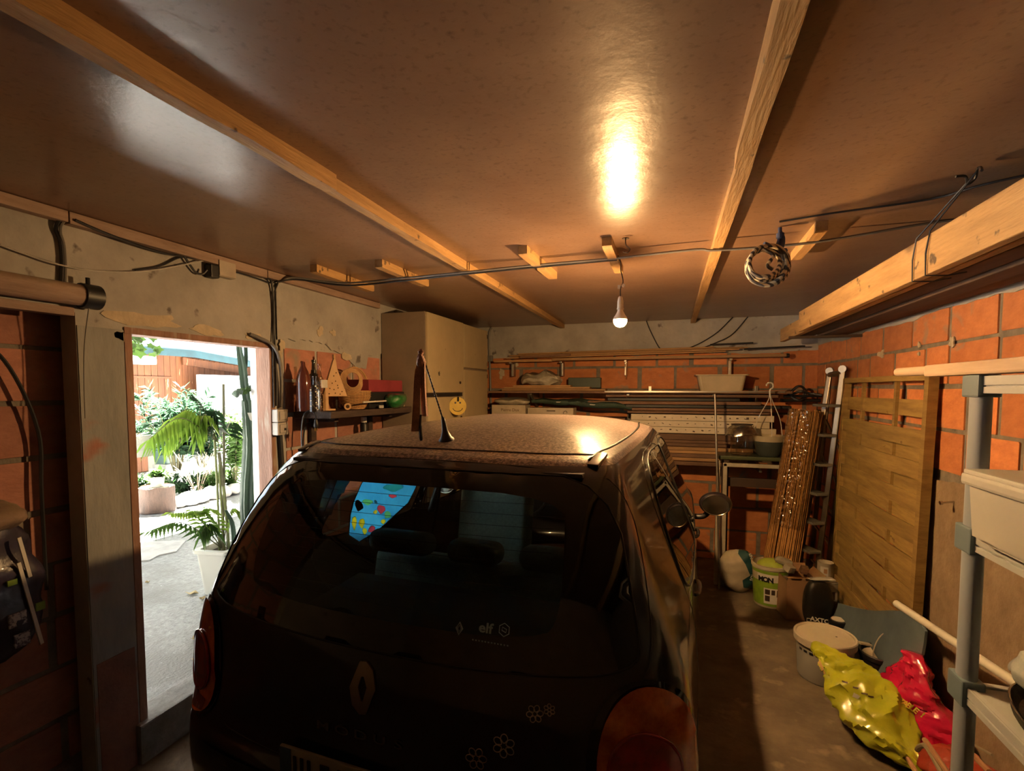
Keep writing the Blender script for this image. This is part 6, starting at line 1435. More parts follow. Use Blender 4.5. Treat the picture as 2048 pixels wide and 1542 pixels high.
# blue foam sheet, curved
m_foam = mat('blue_grey_foam', (0.13, 0.17, 0.20), rough=.7, scale=3, col2=(.07, .10, .13)); bm = BM()
_tp = [at(x, y, 0, X) for x, y, X in ((1676, 1206, 1.15), (1705, 1214, 1.185), (1745, 1221, 1.19), (1790, 1221, 1.19), (1828, 1230, 1.215), (1850, 1262, 1.225))]
_tp = smooth_path(_tp, 5)
def foam(u, v):
    f_ = u*(len(_tp)-1); i = min(int(f_), len(_tp)-2); p = _tp[i].lerp(_tp[i+1], f_-i); return V(p.x-.10*(1-v)**1.5, p.y-.02*(1-v), .003+(p.z-.003)*v)
G_ = grid_surface(bm, 26, 8, foam)
ext = bmesh.ops.extrude_face_region(bm, geom=bm.faces[:]); bmesh.ops.translate(bm, vec=(.012, 0, 0), verts=[g_ for g_ in ext['geom'] if isinstance(g_, bmesh.types.BMVert)])
tag(obj('foam_sheet', bm, m_foam, smooth=True), 'curved blue-grey foam sheet standing against the foot of the fence panel', 'foam sheet')
bm = BM(); add_tube(bm, [V(1.12, 3.10, .16), V(1.19, 3.02, .30), V(1.215, 2.96, .42)][::-1], .003, 6); bmesh.ops.translate(bm, vec=(0, 0.0, -.02), verts=bm.verts); tag(obj('thin_stick', bm, m_pale), 'thin pale stick rising behind the red bag', 'stick')
# green bag lying, red bag
m_gbag = mat('lime_plastic_bag', (0.50, 0.52, 0.03), rough=.28, scale=5, col2=(.30, .34, .015), bump=.9, bscale=7, coat=.5)
overlay(m_gbag, (.05, .08, .01), 5, .62, .66)
m_rbag = mat('crimson_plastic_bag', (0.68, 0.015, 0.085), rough=.25, scale=5, col2=(.50, .01, .06), bump=.9, bscale=7, coat=.6)
g0 = V(.90, 3.30, .28); g1 = V(1.06, 2.50, .10)
def sheetbag(name, P, W, ths, m, label, cat, seed, amp, up):
    """elongated crumpled bag along a path P with widths W and thicknesses ths; closed body"""
    P = smooth_path(P, 14); n = len(P); b = BM(); R_ = []; seg = 64
    for i, p in enumerate(P):
        t_ = i/(n-1); d = (P[min(n-1, i+1)]-P[max(0, i-1)]).normalized(); x = d.cross(Vector(up)).normalized(); z = x.cross(d)
        w = np.interp(t_, np.linspace(0, 1, len(W)), W); h = np.interp(t_, np.linspace(0, 1, len(ths)), ths); row = []
        for k in range(seg):
            a = 2*PI*k/seg; q = p+x*(w/2*math.cos(a))+z*(h/2*math.sin(a)*abs(math.sin(a))**.2)
            rd = (q-p).normalized(); s0 = Vector((seed, 1, 2)); rg = abs(noise.noise(q*7+s0))*2-.5; rg2 = abs(noise.noise(q*17+s0*2))*2-.5; rg3 = abs(noise.noise(q*40+s0))*2-.5
            q = q+noise.noise_vector(q*5+s0)*amp*1.6-rd*(rg*amp*1.5+rg2*amp*.8+rg3*amp*.3); q.z = max(q.z, .003); row.append(b.verts.new(q))
        R_.append(row)
    for A, B in zip(R_[:-1], R_[1:]):
        for k in range(seg): b.faces.new((A[k], A[(k+1) % seg], B[(k+1) % seg], B[k]))
    b.faces.new(R_[0][::-1]); b.faces.new(R_[-1]); o = obj(name, b, m, None, True); tag(o, label, cat); return o
t = thing('green_bag', 'long crumpled lime green plastic bag lying against the lidded bucket', 'bag', (1.0, 2.9, 0))
o_ = sheetbag('bag_body', [V(.80, 3.10, .31), V(.86, 2.99, .27), V(.94, 2.84, .19), V(1.01, 2.68, .11), V(1.07, 2.52, .05)], [.04, .17, .25, .29, .22, .05], [.03, .07, .11, .13, .10, .04], m_gbag, 'x', 'bag', 3, .022, (-.5, 0, 1))
del o_['label'], o_['category']; mw_ = o_.location.copy(); o_.parent = t; o_.location = mw_-Vector(t.location); gb = o_; ORG[gb.name] = mw_
b = text_bm('D', .035, .0006, None, bold=.001); b.free()
patch_on(gb, [(1626, 1322), (1640, 1318), (1652, 1348), (1644, 1350), (1630, 1334)], .004, mat('peach_paper', (.62, .38, .16), rough=.6), 'torn_paper', t)
patch_on(gb, [(1708, 1385), (1722, 1392), (1716, 1398), (1704, 1393)], .004, m_white, 'printed_mark', t)
for cx0, cy0 in ((1690, 1365), (1712, 1376), (1730, 1388), (1742, 1394)):
    patch_on(gb, [(cx0-6, cy0-3), (cx0+6, cy0), (cx0+5, cy0+3), (cx0-6, cy0)], .004, m_iron, 'printed_mark', t)
t = thing('red_bag', 'crimson red plastic shopping bag with yellow lettering behind the lime green bag', 'bag', (1.17, 2.8, 0))
o_ = sheetbag('bag_body', [V(1.16, 2.86, .02), V(1.155, 2.86, .14), V(1.16, 2.88, .26), V(1.185, 2.92, .40)], [.50, .54, .44, .28, .06], [.16, .24, .22, .12, .04], m_rbag, 'x', 'bag', 11, .03, (-1, -.2, 0))
del o_['label'], o_['category']; mw_ = o_.location.copy(); o_.parent = t; o_.location = mw_-Vector(t.location); ORG[o_.name] = mw_; rbg = o_
m_yt = mat('yellow_print', (.70, .50, .03), rough=.5)
dg = None; bt = bmesh.new(); bt.from_mesh(rbg.data); trr = BVHTree.FromBMesh(bt); bt.free()
for i, ch in enumerate('TABLE !'):
    px, py = 1806+i*7.0, 1404+i*4.6
    h = trr.ray_cast(CAM-mw_, ray(px, py).normalized())
    if h[0] is None or ch == ' ': continue
    n = V(-.62, -.62, .48).normalized(); dv = (ray(px+10, py+7)-ray(px, py)).normalized(); ex = (dv-n*dv.dot(n)).normalized(); ey = n.cross(ex)
    b = text_bm(ch, .036, .0006, frame_mat(h[0]+mw_+n*.014, ex, ey), bold=.0010); obj('bag_lettering', b, m_yt, t)
o2 = sheetbag('red_bundle', [V(1.16, 2.62, .03), V(1.17, 2.52, .12), V(1.18, 2.35, .14), V(1.18, 2.2, .06)], [.15, .26, .26, .12], [.06, .16, .16, .06], mat('orange_red_cloth', (.42, .05, .02), rough=.5, bump=.4), 'orange-red bundle lying behind the post of the shelving rack', 'bundle', 17, .02, (0, 0, 1))
# folded wooden sticks and chair frame at the bottom right
m_peach = mat('peach_wood', (0.45, 0.24, 0.13), rough=.5); m_beig = mat('beige_tube', (.32, .27, .18), rough=.5)
def stickpx(pts, X, r, m, lab, nm='wooden_stick'):
    P_ = [at(x, y, 0, xx) for (x, y), xx in zip(pts, X)]; bm = BM(); add_tube(bm, smooth_path(P_, 4) if len(P_) > 2 else P_, r, 8)
    mz = min(v.co.z for v in bm.verts)
    if mz < .002: bmesh.ops.translate(bm, vec=(0, 0, .002-mz), verts=bm.verts)
    return tag(obj(nm, bm, m, smooth=True), lab, 'stick')
stickpx([(1850, 1480), (1905, 1560)], [.98, .93], .010, m_peach, 'peach-coloured stick slanting up beside the rack post at the bottom right')
stickpx([(1834, 1500), (1842, 1492), (1856, 1498), (1898, 1575)], [.96, .96, .96, .93], .009, m_beig, 'bent beige tube in front of the crimson bag at the bottom right', 'bent_tube')
stickpx([(1816, 1518), (1850, 1575)], [.94, .90], .009, m_peach, 'shorter peach stick at the bottom edge left of the bent tube')
stickpx([(1926, 1478), (1985, 1510)], [1.14, 1.10], .005, m_beig, 'thin pale rod behind the rack post near the bottom edge')
stickpx([(1946, 1510), (1980, 1545)], [1.10, 1.05], .010, m_peach, 'dull pink stick right of the rack post near the bottom edge')
# ================================================================== OUTSIDE, THROUGH THE DOOR
def og(x, y, z=None): return at(x, y, 2, GZ if z is None else z)
m_asph = mat('old_asphalt', (0.30, 0.295, 0.28), rough=.42, scale=26, col2=(.13, .125, .12), bump=.7, bscale=60)
overlay(m_asph, (.14, .13, .115), 1.6, .52, .66); overlay(m_asph, (.40, .40, .39), 40, .66, .74)
bm = BM(); bb(bm, (-26, -14, -.2), (XL-WT-.002, 24, GZ)); yard = struct('yard_ground', bm, m_asph)
m_ccp = mat('worn_concrete_patch', (0.42, .41, .38), rough=.85, scale=6, bump=.5)
bm = BM(); pts = [og(250, 1095), (og(290, 1085)), og(372, 1083), og(352, 1105), og(318, 1112), og(300, 1122), og(240, 1128)]
vs = [bm.verts.new((p.x, p.y, GZ+.001)) for p in pts]; f = bm.faces.new(vs); ex = bmesh.ops.extrude_face_region(bm, geom=[f]); bmesh.ops.translate(bm, vec=(0, 0, .012), verts=[g for g in ex['geom'] if isinstance(g, bmesh.types.BMVert)]); obj('concrete_patch', bm, m_ccp, yard)
# ---- plants
m_olea = leafmat('oleander_leaf', (.030, .075, .035), (.012, .04, .018)); m_palm = leafmat('palm_leaf', (.30, .40, .05), (.08, .19, .03)); m_dleaf = leafmat('dark_leaf', (.025, .065, .02), (.012, .03, .01)); m_lleaf = leafmat('light_leaf', (.08, .15, .03), (.035, .08, .015))
m_stem = mat('green_brown_stem', (.14, .13, .06), rough=.7); m_cact = mat('cactus_skin', (.035, .075, .04), rough=.5, scale=5, col2=(.02, .045, .025), bump=.3); m_soil = mat('dark_soil', (.05, .035, .025), rough=.95, bump=.6)
def leaf(b, p, d, L, w, droop=.2, up=V(0, 0, 1)):
    d = d.normalized(); s = d.cross(up)
    if s.length < .05: s = V(1, 0, 0)
    s.normalize(); a = b.verts.new(p); m1 = p+d*L*.45; tipp = p+d*L+V(0, 0, -droop*L)
    l = b.verts.new(m1+s*w/2+V(0, 0, .0)); r = b.verts.new(m1-s*w/2); c = b.verts.new(tipp); b.faces.new((a, l, c)); b.faces.new((a, c, r))
def shrub(name, label, base, h, spread, n_st, lL, lw_, m, seed, lpp=26, whorl=3, group=None, cat='shrub', bend=.5, start=.25):
    t = thing(name, label, cat, base, group); r = random.Random(seed); sb = BM(); fb = BM(); base = Vector(base)
    for k in range(n_st):
        a = r.uniform(0, 2*PI); sp = spread*r.uniform(.2, 1)*.9; hh = h*r.uniform(.65, 1)
        P = [base+V(math.cos(a)*sp*.08, math.sin(a)*sp*.08, 0), base+V(math.cos(a)*sp*.4, math.sin(a)*sp*.4, hh*.5), base+V(math.cos(a)*sp, math.sin(a)*sp, hh)]
        P = smooth_path(P, 5); add_tube(sb, P, [.010*(1-.7*i/len(P))*min(1, h) for i in range(len(P))], 4)
        for i in range(lpp):
            t_ = start+(1-start)*i/lpp; f_ = t_*(len(P)-1); i0 = min(int(f_), len(P)-2); p = P[i0].lerp(P[i0+1], f_-i0); dd = (P[i0+1]-P[i0]).normalized()
            for q in range(whorl):
                b_ = r.uniform(0, 2*PI); side = (dd.orthogonal().normalized()); side = Matrix.Rotation(b_, 3, dd) @ side
                leaf(fb, p, side*r.uniform(.5, 1)+dd*r.uniform(.3, .9), lL*r.uniform(.7, 1.15), lw_, r.uniform(0, bend))
    o = obj('stems', sb, m_stem, t); o['kind'] = 'stuff'; o = obj('leaves', fb, m, t, recalc=False); o['kind'] = 'stuff'; return t
def xp(px, X, z=GZ): # ground position on plane X under that photo column
    p = at(px, 900, 0, X); return V(X, p.y, z)
shrub('oleander_shrub', 'tall oleander shrub with narrow leaves in front of the orange shed, left one', xp(352, -7.3, .45), 1.35, .62, 20, .19, .034, m_olea, 1)
shrub('oleander_shrub', 'bushy oleander right of the tallest one, in front of the white wall', xp(404, -7.2, .45), 1.05, .65, 18, .17, .032, m_olea, 2)
shrub('oleander_shrub', 'paler green shrub beside the tall cactus, seen through its right side', xp(468, -6.4, .3), 1.1, .5, 12, .17, .034, m_lleaf, 3)
shrub('bed_plant', 'low dark leafy clump at the left end of the flower bed', xp(276, -7.6), .30, .35, 14, .10, .05, m_dleaf, 4, 10, cat='plant')
shrub('bed_plant', 'low light green clump in the flower bed behind the tree stump', xp(312, -7.4), .32, .35, 14, .10, .05, m_lleaf, 5, 10, cat='plant')
shrub('bed_plant', 'low leafy clump in the flower bed right of the stump pot', xp(362, -6.9), .35, .38, 16, .10, .04, m_dleaf, 6, 10, cat='plant')
shrub('bed_plant', 'grassy pale green clump in the flower bed left of the tall stakes', xp(410, -6.7), .36, .36, 16, .14, .025, m_lleaf, 7, 10, cat='plant')
shrub('bed_plant', 'grassy clump in the flower bed just right of the tall stakes', xp(460, -6.5), .36, .30, 12, .14, .025, m_lleaf, 8, 10, cat='plant')
# bare twiggy shrub
t = thing('bare_shrub', 'leafless pale twiggy shrub in front of the low white wall', 'shrub', xp(392, -6.6)); b = BM(); r = random.Random(9); p0 = xp(392, -6.6)
for k in range(16):
    a = r.uniform(0, 2*PI); q = p0+V(.10*math.cos(a), .35*math.sin(a), r.uniform(.45, .75)); mid = p0.lerp(q, .5)+V(r.uniform(-.03, .03), r.uniform(-.05, .05), .08); add_tube(b, smooth_path([p0, mid, q]), .005, 4)
    for j in range(2): add_tube(b, [mid, mid+V(r.uniform(-.08, .08), r.uniform(-.15, .15), .22)], .003, 4)
o = obj('twigs', b, mat('pale_twig', (.45, .36, .27), rough=.8), t); o['kind'] = 'stuff'
# vine leaves at the upper left of the opening
t = thing('vine_branch', 'bright green vine leaves hanging at the upper left of the door opening', 'branch', at(270, 670, 0, -4.6)); r = random.Random(3); c = at(268, 672, 0, -4.6)
bm = BM(); add_tube(bm, smooth_path([V(-4.6, c.y-.5, 2.757), c+V(0, -.4, .35), c+V(0, -.2, .10), c, c+V(0, .07, -.05)]), .006, 5); obj('stem', bm, m_stem, t)
for k in range(34):
    p = c+V(r.uniform(-.12, .12), r.uniform(-.06, .15), r.uniform(-.16, .06)); b = BM(); R_ = r.uniform(.035, .055); M = Euler((r.uniform(-.6, .6), r.uniform(.6, 1.4), r.uniform(-.5, .5))).to_matrix()
    pts = [p+M @ V(R_*(1 if i % 2 == 0 else .62)*math.cos(2*PI*i/10), R_*(1 if i % 2 == 0 else .62)*math.sin(2*PI*i/10), .006*math.sin(i)) for i in range(10)]; cc = b.verts.new(p); vv = [b.verts.new(q) for q in pts]
    for i in range(10): b.faces.new((cc, vv[i], vv[(i+1) % 10]))
    obj('leaf', b, m_lleaf, t)
# planter with palm and stakes
pl = V(-3.66, 3.36, GZ); m_plw = mat('off_white_planter', (.52, .50, .43), rough=.5, scale=4, col2=(.52, .50, .42))
pn = at(390, 1100, 2, .475); pr_ = at(448, 1108, 2, .475); pf = at(441, 1079, 2, .475)
exd = V(pf.x-pn.x, pf.y-pn.y, 0); Wd = (pr_-pn).length; Ld = exd.length; cen = (pf+pr_)/2
t = trough(V(cen.x, cen.y, GZ), Ld*.95, Wd*.92, .36, m_plw, 'off-white rectangular planter with two tall stakes just outside the door', exd, taper=.74, lip=.016, th=.02)
bm = BM(); exn = exd.normalized(); add_box(bm, V(cen.x, cen.y, GZ+.30), (Ld*.8, Wd*.72, .03), (0, 0, math.atan2(exn.y, exn.x))); obj('soil', bm, m_soil, t)
S0 = V(cen.x, cen.y, GZ+.31)
for k, (px0, px1, y1, off) in enumerate(((446, 447, 768, 0), (440, 438, 905, .06))):
    a = S0+V(0, off, 0); b_ = at(px1, y1, 0, a.x); bm = BM(); add_tube(bm, smooth_path([a, a.lerp(b_, .5)+V(0, .01, 0), b_]), .010 if k == 0 else .013, 6)
    tag(obj('plant_stake', bm, m_stem, smooth=True), ['tall thin dark stake standing in the off-white planter, taller one', 'thicker dark stem standing in the off-white planter, shorter one'][k], 'stake')
def frond(base, tip, sag, n, L, w, m, t, seed, hang=.8, start=.25):
    r = random.Random(seed); base = Vector(base); tip = Vector(tip); mid = base.lerp(tip, .55)+V(0, 0, sag); P = smooth_path([base, mid, tip], 10); b = BM(); add_tube(b, P, [.005*(1-.7*i/len(P)) for i in range(len(P))], 4)
    q = obj('rachis', b, m_stem, t); b = BM()
    for i in range(n):
        t_ = start+(1-start)*i/n; f_ = t_*(len(P)-1); i0 = min(int(f_), len(P)-2); p = P[i0].lerp(P[i0+1], f_-i0); d = (P[i0+1]-P[i0]).normalized(); s = d.cross(V(0, 0, 1)).normalized()
        for sg in (-1, 1): leaf(b, p, s*sg*.8+d*.7+V(0, 0, -hang*.5), L*(1-.45*t_)*r.uniform(.85, 1.1), w, hang*.6)
    leaf(b, P[-1], d, L*.7, w, .3); o = obj('leaflets', b, m, q); o['kind'] = 'stuff'
t = thing('potted_palm', 'palm growing in the off-white planter with arching yellow-green fronds', 'palm', S0)
for k in range(3):
    bm = BM(); add_tube(bm, smooth_path([S0+V(.03*k-.03, .02*k, 0), S0+V(.02*k-.03, .01*k, .5), S0+V(.02*k-.02, .02*k-.02, .95-.25*k)]), .009, 6); obj('stem', bm, mat('palm_stem', (.20, .22, .07), rough=.6) if k == 0 else bpy.data.materials['palm_stem'], t)
c1 = S0+V(-.01, 0, .88)
def fp(px, py, X=None): return at(px, py, 0, X if X is not None else S0.x)
for i, (px, py, sag, L, hang) in enumerate(((298, 878, .16, .20, 1.3), (345, 835, .14, .18, 1.1), (330, 890, .20, .20, 1.3), (392, 880, .20, .16, 1.2), (385, 790, .06, .16, .5), (480, 860, .14, .15, .8), (425, 850, .2, .16, 1.0))):
    frond(c1 if i < 5 else S0+V(0, 0, .8), fp(px, py, S0.x-.12*(i % 3)), sag, 12, L, .026, m_palm if i < 4 else m_dleaf, t, i, hang)
for i, (px, py, sag, L, hang) in enumerate(((296, 1062, .12, .13, .8), (345, 1025, .10, .14, .6), (400, 1072, .14, .14, 1.1), (385, 1020, .10, .13, .7), (475, 1020, .12, .12, .8), (415, 1015, .1, .12, .7))):
    frond(S0+V(0, 0, .03), fp(px, py, S0.x+.02*i), sag, 13, L, .022, m_lleaf if i in (0, 2) else m_palm, t, 20+i, hang)
# round pot with the tall ribbed cactus
pc = V(-3.12, 3.05, GZ); t = thing('cactus_pot', 'white scalloped round pot at the foot of the tall cactus', 'pot', pc)
bm = BM(); prof = [(0, 0), (.10, 0), (.13, .03), (.165, .12), (.17, .15), (.155, .15), (.12, .06), (0, .055)]; add_lathe(bm, prof, pc+V(0, 0, .001), 32)
for v in bm.verts:
    a = math.atan2(v.co.y-pc.y, v.co.x-pc.x); k = 1+.04*math.cos(a*8)*min(1, (v.co.z-GZ)/.1); v.co.x = pc.x+(v.co.x-pc.x)*k; v.co.y = pc.y+(v.co.y-pc.y)*k
obj('pot_body', bm, m_plw, t, True); bm = BM(); add_lathe(bm, [(0, .12), (.135, .12)], pc, 24); obj('soil', bm, m_soil, t)
bm = BM(); add_tube(bm, [pc+V(.09*math.cos(a), .09*math.sin(a), .127) for a in np.linspace(0, 2*PI, 24, endpoint=False)], .012, 6, closed=True); obj('inner_ring', bm, m_plw, t, True)
def ribbed(P, rad, ribs, m, parent, nm='cactus_column', depth=.42):
    P = smooth_path(P, 8); n = len(P); b = BM(); R_ = []; seg = ribs*4
    for i, p in enumerate(P):
        t_ = i/(n-1); r_ = np.interp(t_, np.linspace(0, 1, len(rad)), rad)*(1+.03*math.sin(i*1.9)); R_.append([b.verts.new(p+V(math.cos(2*PI*k/seg), math.sin(2*PI*k/seg), 0)*r_*(1-depth*(0, .55, 1, .55)[k % 4])) for k in range(seg)])
    for A, B in zip(R_[:-1], R_[1:]):
        for k in range(seg): b.faces.new((A[k], A[(k+1) % seg], B[(k+1) % seg], B[k]))
    b.faces.new(R_[0][::-1]); b.faces.new(R_[-1]); o = obj(nm, b, m, parent, False)
    b = BM()
    for i in range(0, n, 1):
        for k in range(0, seg, 4):
            q = R_ if False else None
            p = P[i]; t_ = i/(n-1); r_ = np.interp(t_, np.linspace(0, 1, len(rad)), rad); d = V(math.cos(2*PI*k/seg), math.sin(2*PI*k/seg), 0); leaf(b, p+d*r_, d, .012, .006, 0)
    s = obj('spines', b, m_dleaf, parent); s['kind'] = 'stuff'
t = thing('tall_cactus', 'tall ribbed column cactus rising past the right side of the door opening', 'cactus', pc+V(0, 0, .125))
Xc = pc.x
ribbed([pc+V(0, 0, .125), fp(497, 1000, Xc), fp(503, 900, Xc), fp(499, 850, Xc), fp(494, 800, Xc)], [.055, .062, .066, .05, .04], 5, m_cact, t)
ribbed([fp(494, 803, Xc), fp(489, 770, Xc), fp(485, 735, Xc), fp(478, 690, Xc), fp(476, 600, Xc)], [.038, .042, .04, .026, .022], 4, m_cact, t)
ribbed([fp(488, 752, Xc), fp(492, 715, Xc), fp(490, 670, Xc)], [.022, .020, .016], 4, m_cact, t, 'cactus_branch')
ribbed([pc+V(-.06, -.02, .125), fp(462, 1110, Xc), fp(468, 1085, Xc), fp(464, 1045, Xc), fp(452, 1020, Xc)], [.026, .028, .022, .020, .012], 4, m_cact, t, 'cactus_branch')
ribbed([pc+V(.03, -.05, .125), fp(484, 1128, Xc+.05), fp(492, 1105, Xc+.05)], [.025, .028, .015], 4, m_cact, t, 'cactus_branch')
t = thing('cactus_blooms', 'knobbly yellow-green tuft tied round the tall cactus at half height', 'plant', fp(492, 778, Xc)); r = random.Random(8)
for k in range(9):
    p = fp(472+k*6, 790-k*3+r.uniform(-4, 4), Xc+.06); bm = BM(); bmesh.ops.create_icosphere(bm, subdivisions=2, radius=.022*r.uniform(.7, 1.2)); jitter(bm, .012, 40, k); bmesh.ops.translate(bm, vec=p, verts=bm.verts); obj('knob', bm, m_lleaf if k in (2, 3, 4) else m_cact, t, True)
# post outside right of the cactus
bm = BM(); p = fp(517, 800, -2.95); bb(bm, (-3.0, p.y-.02, GZ), (-2.94, p.y+.06, 2.755), .004); tag(obj('grey_post', bm, m_steel), 'thin grey post outside at the right edge of the door opening', 'post')
bm = BM(); p = fp(510, 835, -3.1); add_lathe(bm, [(0, -.03), (.05, -.03), (.06, .0), (.075, .04), (0, .04)], p, 18); add_tube(bm, [p+V(0, 0, -.02), p+V(.10, .12, -.02)], .008, 6); tag(obj('hanging_bowl', bm, m_plw, smooth=True), 'small white bowl fixed to the grey post behind the cactus', 'bowl')
# tree stump with little pot
ps = og(327, 1026); t = thing('tree_stump', 'short sawn tree stump at the edge of the flower bed', 'stump', ps); m_bark = mat('bark', (.07, .04, .028), rough=.9, scale=8, col2=(.03, .018, .012), bump=.9, streak=(3, 3, .7))
bm = BM(); add_lathe(bm, [(.215, 0), (.205, .06), (.195, .2), (.197, .33)], ps+V(-.18, .06, 0), 28); jitter(bm, .02, 7); obj('bark', bm, m_bark, t, True)
bm = BM(); add_lathe(bm, [(0, .322), (.19, .322), (.197, .32)], ps+V(-.18, .06, 0), 28); obj('sawn_top', bm, mat('grey_sawn_wood', (.42, .36, .28), rough=.9), t)
pq = ps+V(-.18, .07, .325); t = thing('small_pot', 'small white pot with a light green plant standing on the tree stump', 'pot', pq); bm = BM(); add_lathe(bm, [(0, 0), (.065, 0), (.085, .12), (.09, .13), (.08, .13), (.07, .03), (0, .03)], pq, 24); obj('pot_body', bm, m_plw, t, True)
shrub('stump_plant', 'light green leafy plant growing in the small pot on the stump', pq+V(0, 0, .05), .20, .16, 10, .09, .05, m_lleaf, 31, 7, cat='plant')
# edging stones
m_rock = mat('pale_rock', (.52, .48, .42), rough=.9, scale=5, bump=.7)
for k, px in enumerate((352, 374, 396, 418, 440, 462, 482)):
    p = xp(px, -6.35+.03*(k % 3)); bm = BM(); bmesh.ops.create_icosphere(bm, subdivisions=2, radius=.13); 
    for v in bm.verts: v.co.z = max(-.06, v.co.z*.8)
    jitter(bm, .04, 6, k); bmesh.ops.translate(bm, vec=(p.x, p.y, GZ+.06-min(0, 0)), verts=bm.verts); mz = min(v.co.z for v in bm.verts); bmesh.ops.translate(bm, vec=(0, 0, GZ+.001-mz), verts=bm.verts)
    tag(obj('edging_stone', bm, m_rock, smooth=True), 'pale rough edging stone of the flower bed, '+['nearest the stump', 'second from the stump', 'third from the stump', 'fourth from the stump', 'just left of the stakes', 'right of the stakes', 'partly behind the cactus'][k], 'stone', 'edging stones of the flower bed')
# raised troughs at the left
m_conct = mat('grey_concrete_trough', (.40, .38, .35), rough=.9, scale=6, bump=.5)
a = fp(268, 925, -8.3); t = trough(V(-8.3, a.y+.05, .62), .85, .40, .35, m_conct, 'grey concrete trough on legs at the far left of the yard', (0, 1, 0), taper=.9)
for dy in (-.3, .3):
    bm = BM(); bb(bm, (-8.4, a.y+.05+dy-.05, GZ), (-8.2, a.y+.05+dy+.05, .619), .005); obj('leg', bm, m_plw, t)
shrub('trough_plant', 'dark leafy plant spilling over the grey concrete trough', V(-8.3, a.y+.15, .95), .25, .35, 12, .12, .04, m_olea, 41, 8, cat='plant')
a2 = fp(347, 930, -7.9); m_dgp = mat('dark_green_planter', (.05, .10, .09), rough=.5)
t = trough(V(-7.9, a2.y, .50), .55, .30, .26, m_dgp, 'dark green plastic trough with plants in front of the oleander', (0, 1, 0), taper=.82)
bm = BM(); bb(bm, (-8.05, a2.y-.25, GZ), (-7.75, a2.y+.25, .499), .02); tag(obj('stone_block', bm, m_conct), 'concrete block carrying the dark green trough', 'block')
shrub('trough_plant', 'trailing dark green plant in the dark green plastic trough', V(-7.9, a2.y-.05, .74), .42, .42, 22, .10, .045, m_dleaf, 42, 12, cat='plant')
# low white wall and white panel behind
m_ww = mat('white_painted_wall', (.80, .80, .78), rough=.8, var=.04)
yy0 = fp(352, 930, -8.25).y; bm = BM(); bb(bm, (-8.4, yy0, GZ), (-8.25, yy0+3.2, .95), .01); tag(obj('low_wall', bm, m_ww), 'low sunlit white wall behind the bare twiggy shrub', 'wall')
yy1 = fp(401, 800, -9.2).y; bm = BM(); bb(bm, (-9.3, yy1, GZ), (-9.2, yy1+2.6, 2.02), .01); tag(obj('white_screen', bm, m_ww), 'tall sunlit white screen wall right of the orange shed', 'wall')
# shed
X_ = -9.6; sy0 = 5.2; sy1 = 10.4; t = thing('garden_shed', 'orange-brown timber shed with a teal roof edge across the yard', 'shed', (X_-.8, 7.5, GZ)); m_shed = mat('orange_boards', (.20, .07, .022), rough=.7, scale=5, col2=(.11, .035, .012), streak=(4, 4, .6), per=.22); overlay(m_shed, (.72, .52, .30), 5, .66, .72, vscale=(3, 3, .4))
def roofz(y): return 2.44-(y-7.75)*.088 if y > 7.75 else 2.44
y = sy0
while y < sy1-.01:
    bm = BM(); z1 = roofz(y+.08)-.03; bb(bm, (X_-.02, y+.003, GZ+.02), (X_, y+.127, z1), .003); obj('board', bm, m_shed, t); y += .13
bm = BM(); bb(bm, (X_-1.8, sy0, GZ), (X_-.03, sy1, 2.15)); obj('wall', bm, mat('shed_shadow_gap', (.12, .06, .03), rough=.9), t)
bm = BM(); ya = fp(262, 780, X_).y; yb = fp(330, 780, X_).y
for z0, z1 in ((1.62, 1.66), (2.0, 2.04)):
    add_box(bm, (X_+.01, (sy0+8.5)/2, (z0+z1)/2), (.02, 8.5-sy0, z1-z0))
bm.free(); 
bm = BM(); bb(bm, (X_, ya-.3, 1.93), (X_+.02, fp(345, 770, X_).y, 1.97), .003); obj('cross_rail', bm, m_shed, t); bm = BM(); bb(bm, (X_, ya-.3, .85), (X_+.02, yb, .89), .003); obj('cross_rail', bm, m_shed, t)
p = fp(298, 792, X_+.02); bm = BM(); bb(bm, (X_+.001, p.y-.12, p.z-.12), (X_+.03, p.y+.12, p.z+.12), .004); w_ = obj('shed_window', bm, m_shed, t); bm = BM(); bb(bm, (X_+.03, p.y-.095, p.z-.095), (X_+.034, p.y+.095, p.z+.095)); obj('pane', bm, mat('patterned_pane', (.20, .22, .18), rough=.3, scale=40, col2=(.06, .07, .06)), w_)
m_tealr = mat('weathered_teal_roof_edge', (.02, .07, .085), rough=.6, scale=4, col2=(.01, .035, .045)); m_rf = mat('roof_sheet', (.38, .40, .40), rough=.6)
bm = BM(); add_prism(bm, [(5.0, 2.36), (7.75, 2.36), (sy1+.6, roofz(sy1+.6)-.10), (sy1+.6, roofz(sy1+.6)+.04), (7.75, 2.50), (5.0, 2.50)], (X_+.38, 0, 0), (0, 1, 0), (0, 0, 1), (.03, 0, 0)); obj('roof_edge', bm, m_tealr, t)
bm = BM(); add_prism(bm, [(5.0, 2.49), (7.75, 2.49), (sy1+.6, roofz(sy1+.6)+.01), (sy1+.6, roofz(sy1+.6)+.05), (7.75, 2.53), (5.0, 2.53)], (X_-2.0, 0, 0), (0, 1, 0), (0, 0, 1), (2.37, 0, 0)); obj('roof', bm, m_rf, t)
bm = BM(); add_prism(bm, [(7.78, 2.22), (sy1, roofz(sy1)-.24), (sy1, roofz(sy1)-.06), (7.78, 2.37)], (X_+.02, 0, 0), (0, 1, 0), (0, 0, 1), (.04, 0, 0)); obj('fascia', bm, m_shed, t)
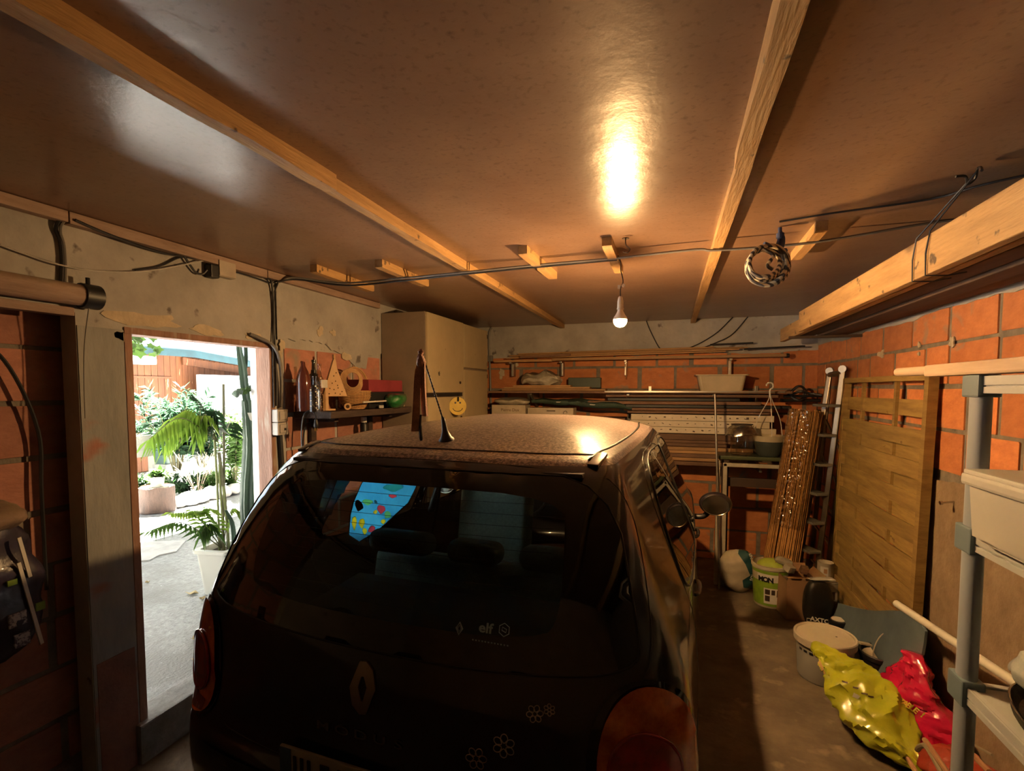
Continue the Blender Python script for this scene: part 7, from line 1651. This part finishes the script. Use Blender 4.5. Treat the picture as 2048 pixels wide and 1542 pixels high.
bm = BM(); bb(bm, (X_+.05, 5.0, 2.18), (X_+.36, fp(309, 735, X_+.3).y, 2.34), .01); g_ = obj('awning_box', bm, mat('awning_grey', (.50, .50, .52), rough=.6, scale=20, col2=(.35, .35, .38), streak=(.3, 6, .3)), t)
# dead leaves
m_dead = mat('dead_leaf', (.42, .32, .16), rough=.8, per=.2); r = random.Random(12)
lab = ['curled dead leaf nearest the white planter', 'dead leaf below the planter, second one', 'dead leaf beside its twin below the planter', 'dark curled dead leaf in the middle of the yard', 'small dead leaf near the car lamp', 'pale dead leaf close to the door sill', 'dead leaf lying just left of the round pot', 'small dead leaf at the left, near the door pillar']
for k, (px, py, s) in enumerate(((384, 1189, .045), (405, 1200, .03), (421, 1202, .03), (395, 1325, .035), (388, 1281, .02), (328, 1402, .022), (443, 1183, .035), (295, 1167, .018))):
    p = og(px, py); b = BM(); n = 8; cc = b.verts.new(p+V(0, 0, .004)); a0 = r.uniform(0, 6)
    vv = [b.verts.new(p+V(s*(1.2 if i % 2 else .75)*math.cos(a0+2*PI*i/n), s*.8*(1.1 if i % 2 else .7)*math.sin(a0+2*PI*i/n), .004+.02*abs(math.sin(i*1.3+k)))) for i in range(n)]
    for i in range(n): b.faces.new((cc, vv[i], vv[(i+1) % n]))
    ex = bmesh.ops.extrude_face_region(b, geom=b.faces[:]); bmesh.ops.translate(b, vec=(0, 0, .002), verts=[g for g in ex['geom'] if isinstance(g, bmesh.types.BMVert)]); tag(obj('dead_leaf', b, m_dead), lab[k], 'leaf')

# unseen shelter added to shade the near part of the yard (carries the vine)
t = thing('added_yard_shelter', 'unseen low shelter roof with timber beams, added to shade the yard just outside the door', 'shelter', (-4.0, 3.0, GZ))
bm = BM(); bb(bm, (-6.35, -3.0, 2.86), (XL-WT-.01, 9.0, 2.90)); obj('roof_sheet', bm, m_rf, t)
for x in (-6.25, -4.6, -2.95):
    bm = BM(); bb(bm, (x-.04, -3.0, 2.76), (x+.04, 9.0, 2.859), .004); obj('beam', bm, m_shed, t)
for y in (-2.8, 8.8):
    bm = BM(); bb(bm, (-6.29, y-.04, GZ), (-6.21, y+.04, 2.759), .004); obj('post', bm, m_steel, t)
